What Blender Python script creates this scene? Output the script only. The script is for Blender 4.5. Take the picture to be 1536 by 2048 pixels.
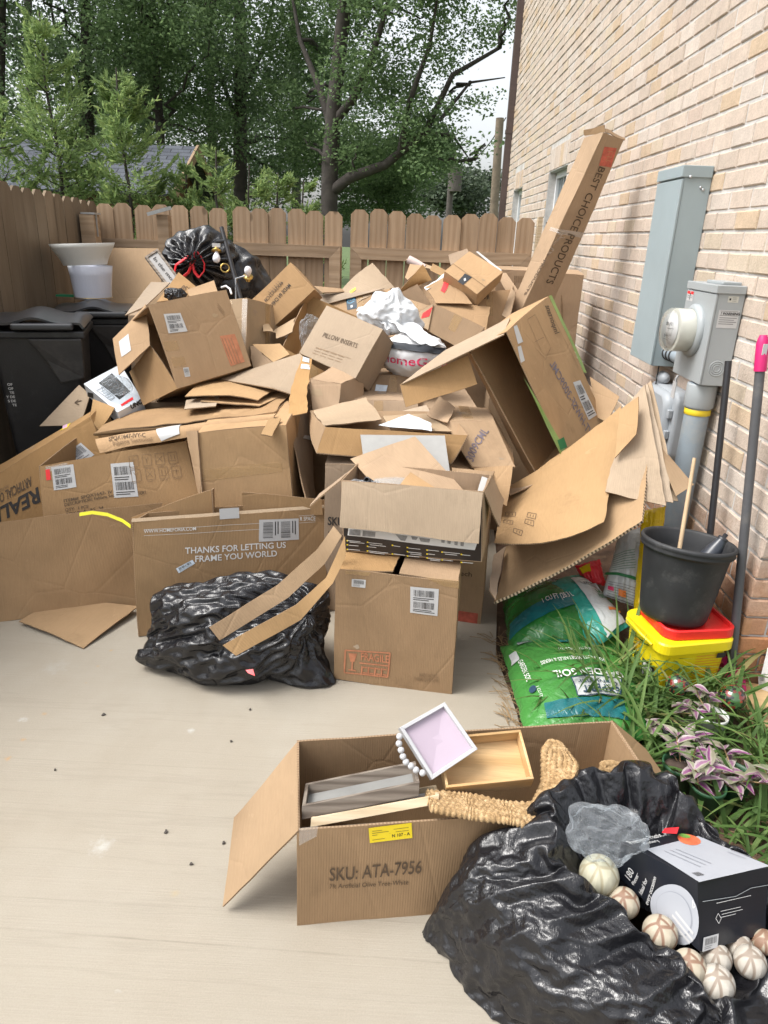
import bpy, bmesh, math, random
import numpy as np
from mathutils import Vector, Matrix, Euler, noise
PI = math.pi
for o in list(bpy.data.objects): bpy.data.objects.remove(o)
scene = bpy.context.scene
C = scene.collection
# ------------------------------------------------------------------ camera
ROWS = ((0.99882065, 0.03085695, 0.03748546), (-0.04609941, 0.36043538, 0.93164434), (-0.01523661, 0.93227366, -0.36143279))
EYE = Vector((0, 0, 1.63)); FPX = 1420.0
cam = bpy.data.cameras.new('camera'); cam_o = bpy.data.objects.new('camera', cam); C.objects.link(cam_o)
cam.sensor_fit = 'VERTICAL'; cam.sensor_height = 24.0; cam.lens = FPX / 2048 * 24.0
cam.clip_start = 0.05; cam.clip_end = 400
RX, RY, RZ = (Vector(r).normalized() for r in ROWS)
m = Matrix.Identity(4)
for i in range(3): m[i][0], m[i][1], m[i][2], m[i][3] = RX[i], RY[i], -RZ[i], EYE[i]
cam_o.matrix_world = m; scene.camera = cam_o
# ------------------------------------------------------------------ world and sun (bright overcast)
SUN_EL, SUN_AZ = math.radians(58), math.radians(-105)          # azimuth from +Y, clockwise
world = bpy.data.worlds.new('World'); scene.world = world; world.use_nodes = True
nt = world.node_tree; nt.nodes.clear()
wo = nt.nodes.new('ShaderNodeOutputWorld'); bg = nt.nodes.new('ShaderNodeBackground')
sky = nt.nodes.new('ShaderNodeTexSky'); sky.sky_type = 'NISHITA'; sky.sun_disc = False
sky.sun_elevation = SUN_EL; sky.sun_rotation = SUN_AZ; sky.air_density = 1.0; sky.dust_density = 4.0; sky.ozone_density = 1.0
hs = nt.nodes.new('ShaderNodeHueSaturation'); hs.inputs['Saturation'].default_value = 0.22; hs.inputs['Value'].default_value = 1.0
nt.links.new(sky.outputs[0], hs.inputs['Color']); nt.links.new(hs.outputs[0], bg.inputs['Color'])
bg.inputs['Strength'].default_value = 0.15
nt.links.new(bg.outputs[0], wo.inputs['Surface'])
sl = bpy.data.lights.new('sun', 'SUN'); sl.energy = 1.5; sl.angle = math.radians(28); sl.color = (1.0, 0.97, 0.92)
so = bpy.data.objects.new('sun', sl); C.objects.link(so)
sd = Vector((math.sin(SUN_AZ) * math.cos(SUN_EL), math.cos(SUN_AZ) * math.cos(SUN_EL), math.sin(SUN_EL)))
so.rotation_euler = (-sd).to_track_quat('-Z', 'Y').to_euler(); so.location = sd * 30
vs = scene.view_settings; vs.view_transform = 'Standard'; vs.look = 'None'; vs.exposure = 1.02; vs.gamma = 1.0
vs.use_curve_mapping = False
# ------------------------------------------------------------------ geometry helpers
def ray(px, py): return RX * ((px - 768) / FPX) + RY * (-(py - 1024) / FPX) + RZ
def at(px, py, Y): r = ray(px, py); return EYE + r * (Y / r.y)          # a sight line met with the plane y = Y
def gz(px, py, Z=0.0): r = ray(px, py); return EYE + r * ((Z - EYE.z) / r.z)
def wx(px, py, X): r = ray(px, py); return EYE + r * (X / r.x)
def V(*a): return Vector(a)
MATS = {}
class MB:
    def __init__(s): s.v = []; s.f = []; s.m = []; s.uv = []; s.sm = []
    def add(s, vs_, fs, mi=0, uvs=None, smooth=False):
        b = len(s.v); s.v += [tuple(p) for p in vs_]
        for k, f in enumerate(fs):
            s.f.append([b + i for i in f]); s.m.append(mi); s.sm.append(smooth)
            s.uv += (uvs[k] if uvs else [(0, 0)] * len(f))
    def box(s, lo, hi, mi=0, mat=None):
        x0, y0, z0 = lo; x1, y1, z1 = hi
        vs_ = [V(x, y, z) for z in (z0, z1) for x, y in ((x0, y0), (x1, y0), (x1, y1), (x0, y1))]
        if mat is not None: vs_ = [mat @ p for p in vs_]
        s.add(vs_, [(3, 2, 1, 0), (4, 5, 6, 7), (0, 1, 5, 4), (1, 2, 6, 5), (2, 3, 7, 6), (3, 0, 4, 7)], mi)
    def prism(s, pts, d, mi=0):                       # polygon pts extruded by vector d
        n = len(pts); pts = [Vector(p) for p in pts]; d = Vector(d)
        vs_ = pts + [p + d for p in pts]
        s.add(vs_, [tuple(range(n)), tuple(range(2 * n - 1, n - 1, -1))] + [(i, n + i, n + (i + 1) % n, (i + 1) % n) for i in range(n)], mi)
    def tube(s, path, r, n=10, mi=0, cap=True, squash=1.0):
        path = [Vector(p) for p in path]; rs = r if hasattr(r, '__len__') else [r] * len(path)
        rings = []; up = None
        for i, p in enumerate(path):
            d = (path[min(i + 1, len(path) - 1)] - path[max(i - 1, 0)]).normalized()
            if up is None: up = d.orthogonal().normalized()
            up = (up - d * up.dot(d)); up = up.normalized() if up.length > 1e-6 else d.orthogonal().normalized()
            sd_ = d.cross(up)
            rings.append([p + (up * math.cos(a) + sd_ * math.sin(a) * squash) * rs[i] for a in (2 * PI * k / n for k in range(n))])
        vs_ = [q for r_ in rings for q in r_]
        fs = [(i * n + k, i * n + (k + 1) % n, (i + 1) * n + (k + 1) % n, (i + 1) * n + k) for i in range(len(path) - 1) for k in range(n)]
        s.add(vs_, fs, mi, smooth=True)
        if cap:
            s.add(rings[0], [tuple(range(n - 1, -1, -1))], mi); s.add(rings[-1], [tuple(range(n))], mi)
    def lathe(s, prof, c, ax=(0, 0, 1), n=32, mi=0, smooth=True):
        ax = Vector(ax).normalized(); a = ax.orthogonal().normalized(); b = ax.cross(a); c = Vector(c)
        vs_ = [c + ax * h + (a * math.cos(t) + b * math.sin(t)) * r for r, h in prof for t in (2 * PI * k / n for k in range(n))]
        fs = [(i * n + k, i * n + (k + 1) % n, (i + 1) * n + (k + 1) % n, (i + 1) * n + k) for i in range(len(prof) - 1) for k in range(n)]
        s.add(vs_, fs, mi, smooth=smooth)
    def grid(s, P, nu, nv, th=0.0, mi=0, me=None, w=1, h=1, smooth=True, back=None):
        g = [[Vector(P(i / nu, j / nv)) for i in range(nu + 1)] for j in range(nv + 1)]
        W1 = nu + 1
        fs = []; uv = []
        for j in range(nv):
            for i in range(nu):
                fs.append((j * W1 + i, (j + 1) * W1 + i, (j + 1) * W1 + i + 1, j * W1 + i + 1))
                uv.append([(i / nu * w, -j / nv * h), (i / nu * w, -(j + 1) / nv * h), ((i + 1) / nu * w, -(j + 1) / nv * h), ((i + 1) / nu * w, -j / nv * h)])
        top = [p for r in g for p in r]
        s.add(top, fs, mi, uv, smooth)
        if th:
            inn = []
            for j in range(nv + 1):
                for i in range(nu + 1):
                    du = g[j][min(i + 1, nu)] - g[j][max(i - 1, 0)]; dv = g[min(j + 1, nv)][i] - g[max(j - 1, 0)][i]
                    n = du.cross(-dv); n = n.normalized() if n.length > 1e-9 else V(0, 0, 1)
                    inn.append(g[j][i] - n * th)
            s.add(inn, [f[::-1] for f in fs], mi if back is None else back, [u[::-1] for u in uv], smooth)
            me = mi if me is None else me
            per = [j * W1 for j in range(nv + 1)] + [nv * W1 + i for i in range(1, nu + 1)] + [j * W1 + nu for j in range(nv - 1, -1, -1)] + [i for i in range(nu - 1, 0, -1)]
            L = 0; e = []
            for k in range(len(per)):
                a, b = per[k], per[(k + 1) % len(per)]; l = (top[b] - top[a]).length
                e.append((a, b, L, L + l)); L += l
            vs_ = []; f2 = []; u2 = []
            for a, b, l0, l1 in e:
                q = len(vs_); vs_ += [top[a], inn[a], inn[b], top[b]]; f2.append((q, q + 1, q + 2, q + 3)); u2.append([(l0, 0), (l0, 1), (l1, 1), (l1, 0)])
            s.add(vs_, f2, me, u2)
    def build(s, name, mats, parent=None, loc=None):
        me = bpy.data.meshes.new(name)
        off = parent.matrix_world.translation if parent is not None else (Vector(loc) if loc is not None else V(0, 0, 0))
        if parent is not None: off = WLOC[parent.name]
        arr = np.array(s.v, dtype=np.float64) - np.array(off)
        me.from_pydata(arr.tolist(), [], s.f)
        me.polygons.foreach_set('material_index', s.m); me.polygons.foreach_set('use_smooth', s.sm)
        uvl = me.uv_layers.new(name='UVMap'); uvl.data.foreach_set('uv', np.array(s.uv, dtype=np.float32).ravel())
        for mt in (mats if isinstance(mats, (list, tuple)) else [mats]): me.materials.append(MATS[mt] if isinstance(mt, str) else mt)
        me.update()
        o = bpy.data.objects.new(name, me); C.objects.link(o)
        if parent is not None: o.parent = parent; WLOC[o.name] = WLOC[parent.name]
        else: o.location = off; WLOC[o.name] = Vector(off)
        return o
WLOC = {}
def wrinkle(T, su=1.15, sv=1.08, k=0.03, steps=90, seed=1, zmin=None, amp=0.004, fold=0.72, pin=None, smooth=1):
    """thin film with more cloth than the form T (nv, nu, 3; closed in u) has room for: it buckles into creases"""
    rs = np.random.RandomState(seed); nv, nu = T.shape[:2]; X = T + rs.normal(size=T.shape) * amp
    def ln(a): return np.sqrt((a * a).sum(-1, keepdims=True)) + 1e-9
    Lu = ln(np.roll(T, -1, 1) - T) * su; Lv = ln(T[1:] - T[:-1]) * sv; Ld = ln(np.roll(T, -1, 1)[1:] - T[:-1]) * ((su[1:] if hasattr(su, 'shape') else su) + sv) / 2; Le = ln(np.roll(T, 1, 1)[1:] - T[:-1]) * ((su[1:] if hasattr(su, 'shape') else su) + sv) / 2; L2 = ln(np.roll(T, -2, 1) - T) * su * fold; L2v = ln(T[2:] - T[:-2]) * sv * fold
    for it in range(steps):
        X += (T - X) * k
        for par in (0, 1):
            A, B = X[:, par::2], np.roll(X, -1, 1)[:, par::2]; d = B - A; l = ln(d); c = d * ((l - Lu[:, par::2]) / l * 0.5)
            X[:, par::2] += c; idx = (np.arange(par, nu, 2) + 1) % nu; X[:, idx] -= c
        for par in (0, 1):
            A, B = X[par:-1:2], X[par + 1::2]; d = B - A; l = ln(d); c = d * ((l - Lv[par::2]) / l * 0.5); X[par:-1:2] += c; X[par + 1::2] -= c
        for sg, LD in ((-1, Ld), (1, Le)):
            d = np.roll(X, sg, 1)[1:] - X[:-1]; l = ln(d); c = d * ((l - LD) / l * 0.12); X[:-1] += c; X[1:] -= np.roll(c, -sg, 1)
        d = np.roll(X, -2, 1) - X; l = ln(d); c = d * (np.minimum(l - L2, 0) / l * 0.22); X += c; X -= np.roll(c, 2, 1)
        d = X[2:] - X[:-2]; l = ln(d); c = d * (np.minimum(l - L2v, 0) / l * 0.22); X[:-2] += c; X[2:] -= c
        if pin is not None: X[pin] = T[pin]
        if zmin is not None: X[..., 2] = np.maximum(X[..., 2], zmin)
    for _ in range(smooth):
        Y = X.copy(); Y[1:-1] = X[1:-1] * 0.5 + (np.roll(X, 1, 1)[1:-1] + np.roll(X, -1, 1)[1:-1] + X[2:] + X[:-2]) * 0.125; X = Y
    return X
def blobT(c, rad, seed, tips, nu, nv, zmin=None, pole=None):
    c = Vector(c); tips = [(Vector(d).normalized(), k, w) for d, k, w in tips]; T = np.empty((nv, nu, 3)); Q = Vector(pole).normalized().to_track_quat('Z', 'Y').to_matrix() if pole else Matrix.Identity(3)
    for j in range(nv):
        ph = PI * (j + .5) / nv
        for i in range(nu):
            t = 2 * PI * i / nu; d = Q @ V(math.cos(t) * math.sin(ph), math.sin(t) * math.sin(ph), math.cos(ph)); k = 1 + 0.17 * noise.noise(d * 1.6 + V(seed, 0, 0)) + 0.09 * noise.noise(d * 3.2 + V(0, seed, 0))
            for td, kk, w in tips: k += kk * math.exp((d.dot(td) - 1) * w)
            p = c + V(d.x * rad[0], d.y * rad[1], d.z * rad[2]) * k; T[j, i] = (p.x, p.y, p.z if zmin is None else max(p.z, zmin))
    return T
def finer(X):
    nv, nu = X.shape[:2]; A = np.empty((nv, nu * 2, 3)); A[:, ::2] = X; A[:, 1::2] = (X + np.roll(X, -1, 1)) * .5625 - (np.roll(X, 1, 1) + np.roll(X, -2, 1)) * .0625
    B = np.empty((nv * 2 - 1, nu * 2, 3)); B[::2] = A; B[1::2] = (A[1:] + A[:-1]) * .5; B[3:-3:2] = (A[2:-1] + A[1:-2]) * .5625 - (A[3:] + A[:-3]) * .0625; return B
def folds(T, su, sv, k, f, seed, zmin=None, fine=1.05, mid=1.06, extra=False):
    X = wrinkle(T, su, sv, k, 90, seed, zmin, 0.006, 0.55, None, 0); X = finer(X); X = wrinkle(X, mid, 1 + (mid - 1) / 2, 0.03, 45, seed + 1, zmin, 0.002, 0.6, None, 0); X = finer(X)
    if extra: X = finer(wrinkle(X, 1.03, 1.02, 0.05, 30, seed + 7, zmin, 0.001, 0.6, None, 0))
    return wrinkle(X, fine, 1.02, 0.10, 20, seed + 2, zmin, 0.0008, 0.6, None, 1)
def film_mesh(mb, X, mi=0):
    nv, nu = X.shape[:2]; mb.add([tuple(p) for p in X.reshape(-1, 3)], [(j * nu + i, j * nu + (i + 1) % nu, (j + 1) * nu + (i + 1) % nu, (j + 1) * nu + i) for j in range(nv - 1) for i in range(nu)], mi, smooth=True)
def tag(o, label=None, cat=None, group=None, kind=None):
    for k, v in (('label', label), ('category', cat), ('group', group), ('kind', kind)):
        if v: o[k] = v
    return o
def thing(name, label, cat, loc, group=None):
    o = bpy.data.objects.new(name, None); C.objects.link(o); o.location = loc; o.empty_display_size = 0.1
    WLOC[o.name] = Vector(loc); return tag(o, label, cat, group)
def one(name, label, cat, mb, mats, loc=None, group=None, kind=None):
    if loc is None:
        a = np.array(s_v(mb)); loc = ((a[:, 0].min() + a[:, 0].max()) / 2, (a[:, 1].min() + a[:, 1].max()) / 2, a[:, 2].min())
    return tag(mb.build(name, mats, None, loc), label, cat, group, kind)
def s_v(mb): return mb.v
# ------------------------------------------------------------------ materials
def nodes(name):
    mt = bpy.data.materials.new(name); mt.use_nodes = True; n = mt.node_tree; b = n.nodes['Principled BSDF']; MATS[name] = mt
    return mt, n, b
def N(n, t, **kw):
    x = n.nodes.new(t)
    for k, v in kw.items():
        if k in x.inputs: x.inputs[k].default_value = v
        else: setattr(x, k, v)
    return x
def ramp(n, stops, fac=None, interp='LINEAR'):
    r = n.nodes.new('ShaderNodeValToRGB'); cr = r.color_ramp; cr.interpolation = interp
    while len(cr.elements) < len(stops): cr.elements.new(0.5)
    for e, (p, c) in zip(cr.elements, stops): e.position = p; e.color = (c, c, c, 1) if not hasattr(c, '__len__') else (*c[:3], 1)
    if fac is not None: n.links.new(fac, r.inputs['Fac'])
    return r
def mixc(n, a, b, fac, mode='MIX'):
    x = n.nodes.new('ShaderNodeMix'); x.data_type = 'RGBA'; x.blend_type = mode
    for s_, v in ((6, a), (7, b), (0, fac)):
        if hasattr(v, 'links') or hasattr(v, 'is_linked'): n.links.new(v, x.inputs[s_])
        else: x.inputs[s_].default_value = (*v, 1) if hasattr(v, '__len__') else v
    return x.outputs[2]
def bump(n, b, h, strength=0.2, dist=0.01):
    x = N(n, 'ShaderNodeBump'); x.inputs['Strength'].default_value = strength; x.inputs['Distance'].default_value = dist
    n.links.new(h, x.inputs['Height']); n.links.new(x.outputs[0], b.inputs['Normal']); return x
def noise_tex(n, scale, detail=4, rough=0.55, vec=None, dist=0.0):
    t = N(n, 'ShaderNodeTexNoise'); t.inputs['Scale'].default_value = scale; t.inputs['Detail'].default_value = detail; t.inputs['Roughness'].default_value = rough; t.inputs['Distortion'].default_value = dist
    if vec is not None: n.links.new(vec, t.inputs['Vector'])
    return t.outputs['Fac']
def mapping(n, src, scale=(1, 1, 1), rot=(0, 0, 0), loc=(0, 0, 0)):
    mp = N(n, 'ShaderNodeMapping'); mp.inputs['Scale'].default_value = scale; mp.inputs['Rotation'].default_value = rot; mp.inputs['Location'].default_value = loc
    n.links.new(src, mp.inputs['Vector']); return mp.outputs[0]
def coord(n, w='Object'): return N(n, 'ShaderNodeTexCoord').outputs[w]
def plain(name, col, rough=0.6, var=0.15, scale=8, metal=0.0, bmp=0.0, bscale=40, spec=0.5, dirt=None, dirt_at=(0.52, 0.7), dscale=5):
    mt, n, b = nodes(name); vec = coord(n)
    f = noise_tex(n, scale, 5, 0.6, vec)
    c0 = tuple(max(0, x * (1 - var)) for x in col); c1 = tuple(min(1, x * (1 + var)) for x in col)
    r = ramp(n, [(0.3, c0), (0.7, c1)], f); out = r.outputs[0]
    if dirt:
        d = ramp(n, [(dirt_at[0], 0.0), (dirt_at[1], 1.0)], noise_tex(n, dscale, 6, 0.7, vec)); out = mixc(n, out, dirt, d.outputs[0])
    n.links.new(out, b.inputs['Base Color']); b.inputs['Roughness'].default_value = rough; b.inputs['Metallic'].default_value = metal
    b.inputs['Specular IOR Level'].default_value = spec
    if bmp: bump(n, b, noise_tex(n, bscale, 4, 0.6, vec), bmp, 0.004)
    return mt
def cardboard(name, col, stain=0.35, flute='x'):
    mt, n, b = nodes(name); vec = coord(n); uv = coord(n, 'UV')
    big = noise_tex(n, 2.6, 5, 0.6, vec, 0.4); fib = noise_tex(n, 140, 2, 0.6, mapping(n, uv, (1, 0.12, 1)))
    dk = tuple(x * (1 - stain * 0.55) for x in col); lt = tuple(min(1, x * (1 + stain * 0.28)) for x in col)
    base = ramp(n, [(0.28, dk), (0.5, col), (0.75, lt)], big).outputs[0]
    fr = ramp(n, [(0.3, 0.86), (0.7, 1.08)], fib).outputs[0]
    base = mixc(n, base, fr, 0.35, 'MULTIPLY')
    wv = N(n, 'ShaderNodeTexWave'); wv.wave_type = 'BANDS'; wv.bands_direction = 'X'; wv.inputs['Scale'].default_value = 48; wv.inputs['Distortion'].default_value = 0.6
    n.links.new(uv, wv.inputs['Vector'])
    fl = ramp(n, [(0.0, 0.93), (1.0, 1.03)], wv.outputs['Fac']).outputs[0]
    base = mixc(n, base, fl, 0.5, 'MULTIPLY')
    sc = ramp(n, [(0.63, 0.0), (0.72, 1.0)], noise_tex(n, 11, 6, 0.75, mapping(n, vec, (1, 1, 2.2)), 1.2)).outputs[0]
    base = mixc(n, base, tuple(min(1, x * 1.28 + 0.03) for x in col), mixf(n, sc, 0.45))
    st = ramp(n, [(0.60, 0.0), (0.70, 1.0)], noise_tex(n, 4.3, 7, 0.7, mapping(n, vec, (1, 1, 1), (0, 0, 0), (7, 3, 1)))).outputs[0]
    base = mixc(n, base, tuple(x * 0.66 for x in col), mixf(n, st, 0.45))
    hv = N(n, 'ShaderNodeHueSaturation'); oi = N(n, 'ShaderNodeObjectInfo').outputs['Random']; mr = N(n, 'ShaderNodeMapRange'); n.links.new(oi, mr.inputs[0]); mr.inputs[3].default_value = 0.84; mr.inputs[4].default_value = 1.14
    m2 = N(n, 'ShaderNodeMath', operation='MULTIPLY'); n.links.new(oi, m2.inputs[0]); m2.inputs[1].default_value = 7.31; m3 = N(n, 'ShaderNodeMath', operation='FRACT'); n.links.new(m2.outputs[0], m3.inputs[0]); m4 = N(n, 'ShaderNodeMapRange'); n.links.new(m3.outputs[0], m4.inputs[0]); m4.inputs[3].default_value = 0.80; m4.inputs[4].default_value = 1.10
    n.links.new(mr.outputs[0], hv.inputs['Value']); n.links.new(m4.outputs[0], hv.inputs['Saturation']); n.links.new(base, hv.inputs['Color']); base = hv.outputs[0]
    n.links.new(base, b.inputs['Base Color']); b.inputs['Roughness'].default_value = 0.82; b.inputs['Specular IOR Level'].default_value = 0.25
    cr = N(n, 'ShaderNodeTexVoronoi'); cr.feature = 'DISTANCE_TO_EDGE'; cr.inputs['Scale'].default_value = 3.1
    n.links.new(mapping(n, vec, (1, 1, 1.0), (0.3, 0.2, 0.1)), cr.inputs['Vector'])
    crs = ramp(n, [(0.0, 0.0), (0.022, 1.0)], cr.outputs['Distance']).outputs[0]
    h = mixc(n, ramp(n, [(0, 0.0), (1, 1.0)], noise_tex(n, 16, 4, 0.6, vec)).outputs[0], crs, 0.35)
    h = mixc(n, h, wv.outputs['Fac'], 0.12)
    bump(n, b, h, 0.45, 0.006)
    return mt
def mixf(n, a, f):
    x = N(n, 'ShaderNodeMath'); x.operation = 'MULTIPLY'; n.links.new(a, x.inputs[0]); x.inputs[1].default_value = f; return x.outputs[0]
def flute_edge(name, lt, dk, pitch=0.009):
    mt, n, b = nodes(name); uv = coord(n, 'UV')
    wv = N(n, 'ShaderNodeTexWave'); wv.bands_direction = 'X'; wv.inputs['Scale'].default_value = 0.314 / pitch; wv.inputs['Distortion'].default_value = 1.0
    n.links.new(uv, wv.inputs['Vector'])
    n.links.new(ramp(n, [(0.35, dk), (0.65, lt)], wv.outputs['Fac']).outputs[0], b.inputs['Base Color']); b.inputs['Roughness'].default_value = 0.9
    return mt
K1, K2, K3, K4, K5 = (0.368, 0.231, 0.117), (0.385, 0.255, 0.145), (0.380, 0.243, 0.122), (0.39, 0.288, 0.188), (0.32, 0.22, 0.135)
cardboard('card', K1); cardboard('card_tan', K2); cardboard('card_kraft', K3, 0.28); cardboard('card_pale', K4, 0.25); cardboard('card_grey', K5, 0.3)  # on some pieces the grey carries painted shade, the pale painted top light
cardboard('card_white', (0.70, 0.69, 0.68), 0.12)
flute_edge('edge', (0.30, 0.205, 0.122), (0.21, 0.136, 0.078)); flute_edge('edge_big', (0.62, 0.48, 0.33), (0.09, 0.06, 0.035), 0.016)
plain('ink', (0.028, 0.024, 0.022), 0.7, 0.3, 60); plain('ink_brown', (0.10, 0.066, 0.04), 0.8, 0.3, 40); plain('ink_faint', (0.24, 0.155, 0.085), 0.8, 0.25, 40)
plain('ink_red', (0.50, 0.115, 0.075), 0.8, 0.3, 30); plain('ink_faded_red', (0.47, 0.19, 0.10), 0.8, 0.2, 25); plain('ink_white', (0.66, 0.655, 0.64), 0.7, 0.05); plain('red_tag', (0.80, 0.03, 0.035), 0.5, 0.05)
plain('ink_purple', (0.17, 0.14, 0.16), 0.8, 0.3, 40); plain('ink_pink', (0.70, 0.03, 0.12), 0.5, 0.1); plain('ink_green', (0.02, 0.16, 0.05), 0.6, 0.1)
plain('paper', (0.50, 0.50, 0.50), 0.55, 0.04, 12); plain('paper_yellow', (0.86, 0.66, 0.02), 0.5, 0.05); plain('paper_blue', (0.62, 0.70, 0.78), 0.4, 0.15, 50)
plain('tape_green', (0.20, 0.30, 0.07), 0.3, 0.25, 12); plain('pink_sticker', (0.72, 0.45, 0.62), 0.5, 0.05)
def tape_mat(name, col, alpha):
    mt, n, b = nodes(name); b.inputs['Base Color'].default_value = (*col, 1); b.inputs['Roughness'].default_value = 0.18; b.inputs['Alpha'].default_value = alpha
    bump(n, b, noise_tex(n, 60, 3, 0.6, mapping(n, coord(n), (1, 1, 3))), 0.5, 0.003); return mt
tape_mat('tape', (0.50, 0.33, 0.16), 0.45); tape_mat('tape_clear', (0.8, 0.78, 0.74), 0.28)
# ------------------------------------------------------------------ faces, sheets, decals
def warp(p, amp, seed):
    q = p * 2.3 + V(seed * 3.1, seed * 1.7, seed * 0.9); a = noise.noise_vector(q) * amp
    return p + a + noise.noise_vector(q * 3.3) * amp * 0.42 + noise.noise_vector(q * 9.0) * amp * 0.12
class Face:
    def __init__(s, tl, tr, br, bl, amp=0.006, seed=1.0, bulge=0.0, sag=0.0, curl=0.0, torn=0.0):
        s.c = [Vector(q) for q in (tl, tr, br, bl)]; s.amp = amp; s.seed = seed; s.bulge = bulge; s.sag = sag; s.curl = curl; s.torn = torn
        tl, tr, br, bl = s.c
        s.w = ((tr - tl).length + (br - bl).length) / 2; s.h = ((bl - tl).length + (br - tr).length) / 2
        s.n = (tr + br - tl - bl).cross(tl + tr - bl - br); s.n = s.n.normalized() if s.n.length else V(0, -1, 0)
    def P(s, u, v, lift=0.0):
        tl, tr, br, bl = s.c
        if s.torn:
            k = s.torn
            u += (noise.noise(V(v * s.h * 22, s.seed * 5, 1)) + 0.6 * noise.noise(V(v * s.h * 70, s.seed, 4))) * k / s.w * (abs(u - 0.5) * 2) ** 6
            v += (noise.noise(V(u * s.w * 22, s.seed * 5, 2)) + 0.6 * noise.noise(V(u * s.w * 70, s.seed, 9))) * k / s.h * (abs(v - 0.5) * 2) ** 6
        p = (tl * (1 - u) + tr * u) * (1 - v) + (bl * (1 - u) + br * u) * v
        if s.bulge: p = p + s.n * s.bulge * 4 * (u * (1 - u) * 0.5 + v * (1 - v) * 0.5)
        if s.sag: p = p + ((bl + br) - (tl + tr)).normalized() * s.sag * 4 * u * (1 - u) * v * v
        if s.curl: p = p + s.n * s.curl * (2 * abs(u - 0.5)) ** 2
        p = warp(p, s.amp, s.seed)
        return p + s.n * lift if lift else p
    def mesh(s, mb, th=0.005, mi=0, me=1, res=0.035):
        nu = max(3, min(36, int(s.w / res))); nv = max(3, min(36, int(s.h / res)))
        mb.grid(lambda u, v: s.P(u, v), nu, nv, th, mi, me, s.w, s.h)
    def m(s, x, y, lift): return s.P(x / s.w, y / s.h, lift)
    def rect(s, parent, x0, y0, x1, y1, mat, name='label', rot=0.0, lift=0.0016, label=None, n=5):
        mb = MB(); cx, cy = (x0 + x1) / 2, (y0 + y1) / 2; cr, sr = math.cos(rot), math.sin(rot)
        def P(u, v):
            dx, dy = x0 + (x1 - x0) * u - cx, y0 + (y1 - y0) * v - cy
            return s.m(cx + dx * cr - dy * sr, cy + dx * sr + dy * cr, lift)
        mb.grid(P, n, n, 0, 0, None, abs(x1 - x0), abs(y1 - y0))
        o = mb.build(name, mat, parent)
        if label: o['label'] = label
        return o
    def bars(s, parent, x0, y0, x1, y1, mat='ink', seed=1, vert=True, lift=0.0026, name='barcode', frame=None, rot=0.0, centre=None):
        rnd = random.Random(seed); mb = MB(); x = x0 if vert else y0; e = x1 if vert else y1; u = (e - x) / 46
        cx, cy = centre or ((x0 + x1) / 2, (y0 + y1) / 2); cr, sr = math.cos(rot), math.sin(rot)
        while x < e - u:
            w = u * rnd.choice((0.6, 0.6, 1.2, 1.8)); a, b = x, min(x + w, e)
            q = [(a, y0), (a, y1), (b, y1), (b, y0)] if vert else [(x0, a), (x0, b), (x1, b), (x1, a)]
            q = [(cx + (i - cx) * cr - (j - cy) * sr, cy + (i - cx) * sr + (j - cy) * cr) for i, j in q]
            mb.add([s.m(i, j, lift) for i, j in q], [(0, 1, 2, 3)]); x = b + u * rnd.choice((0.6, 0.9, 1.4))
        return mb.build(name, mat, parent)
    def lines(s, parent, segs, mat='ink', t=0.0015, lift=0.0026, name='printed_lines'):
        if len(segs) <= 4 and len(segs) > 1:
            for q in segs: o = s.lines(parent, [q], mat, t, lift, 'printed_line')
            return o
        mb = MB()
        for x0, y0, x1, y1, *tt in segs:
            tk = tt[0] if tt else t; d = Vector((x1 - x0, y1 - y0)); k = max(1, int(d.length / 0.04)); nn = Vector((-d.y, d.x)).normalized() * tk / 2
            for i in range(k):
                a = Vector((x0, y0)) + d * (i / k); b = Vector((x0, y0)) + d * ((i + 1) / k)
                mb.add([s.m(*(a + nn), lift), s.m(*(b + nn), lift), s.m(*(b - nn), lift), s.m(*(a - nn), lift)], [(0, 3, 2, 1)])
        o = mb.build(name, mat, parent)
        if len(segs) > 4: o['kind'] = 'stuff'
        return o
    def text(s, parent, body, x, y, h, mat='ink', rot=0.0, name='printed_text', lift=0.0026, align='LEFT', sx=1.0, bold=0.0, shear=0.0):
        cu = bpy.data.curves.new('t', 'FONT'); cu.body = body; cu.size = 1.0; cu.align_x = align; cu.offset = bold; cu.shear = shear; cu.resolution_u = 3
        to = bpy.data.objects.new('t', cu); me = bpy.data.meshes.new_from_object(to)
        bm = bmesh.new(); bm.from_mesh(me); bmesh.ops.triangulate(bm, faces=bm.faces[:])
        k = h / 0.70; cr, sr = math.cos(rot), math.sin(rot); mb = MB(); vs_ = []
        for v in bm.verts:
            a, b = v.co.x * k * sx, -v.co.y * k
            vs_.append(s.m(x + a * cr - b * sr, y + a * sr + b * cr, lift))
        bm.verts.index_update(); mb.add(vs_, [[v.index for v in f.verts] for f in bm.faces])
        bm.free(); bpy.data.objects.remove(to); bpy.data.curves.remove(cu); bpy.data.meshes.remove(me)
        return mb.build(name, mat, parent)
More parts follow.
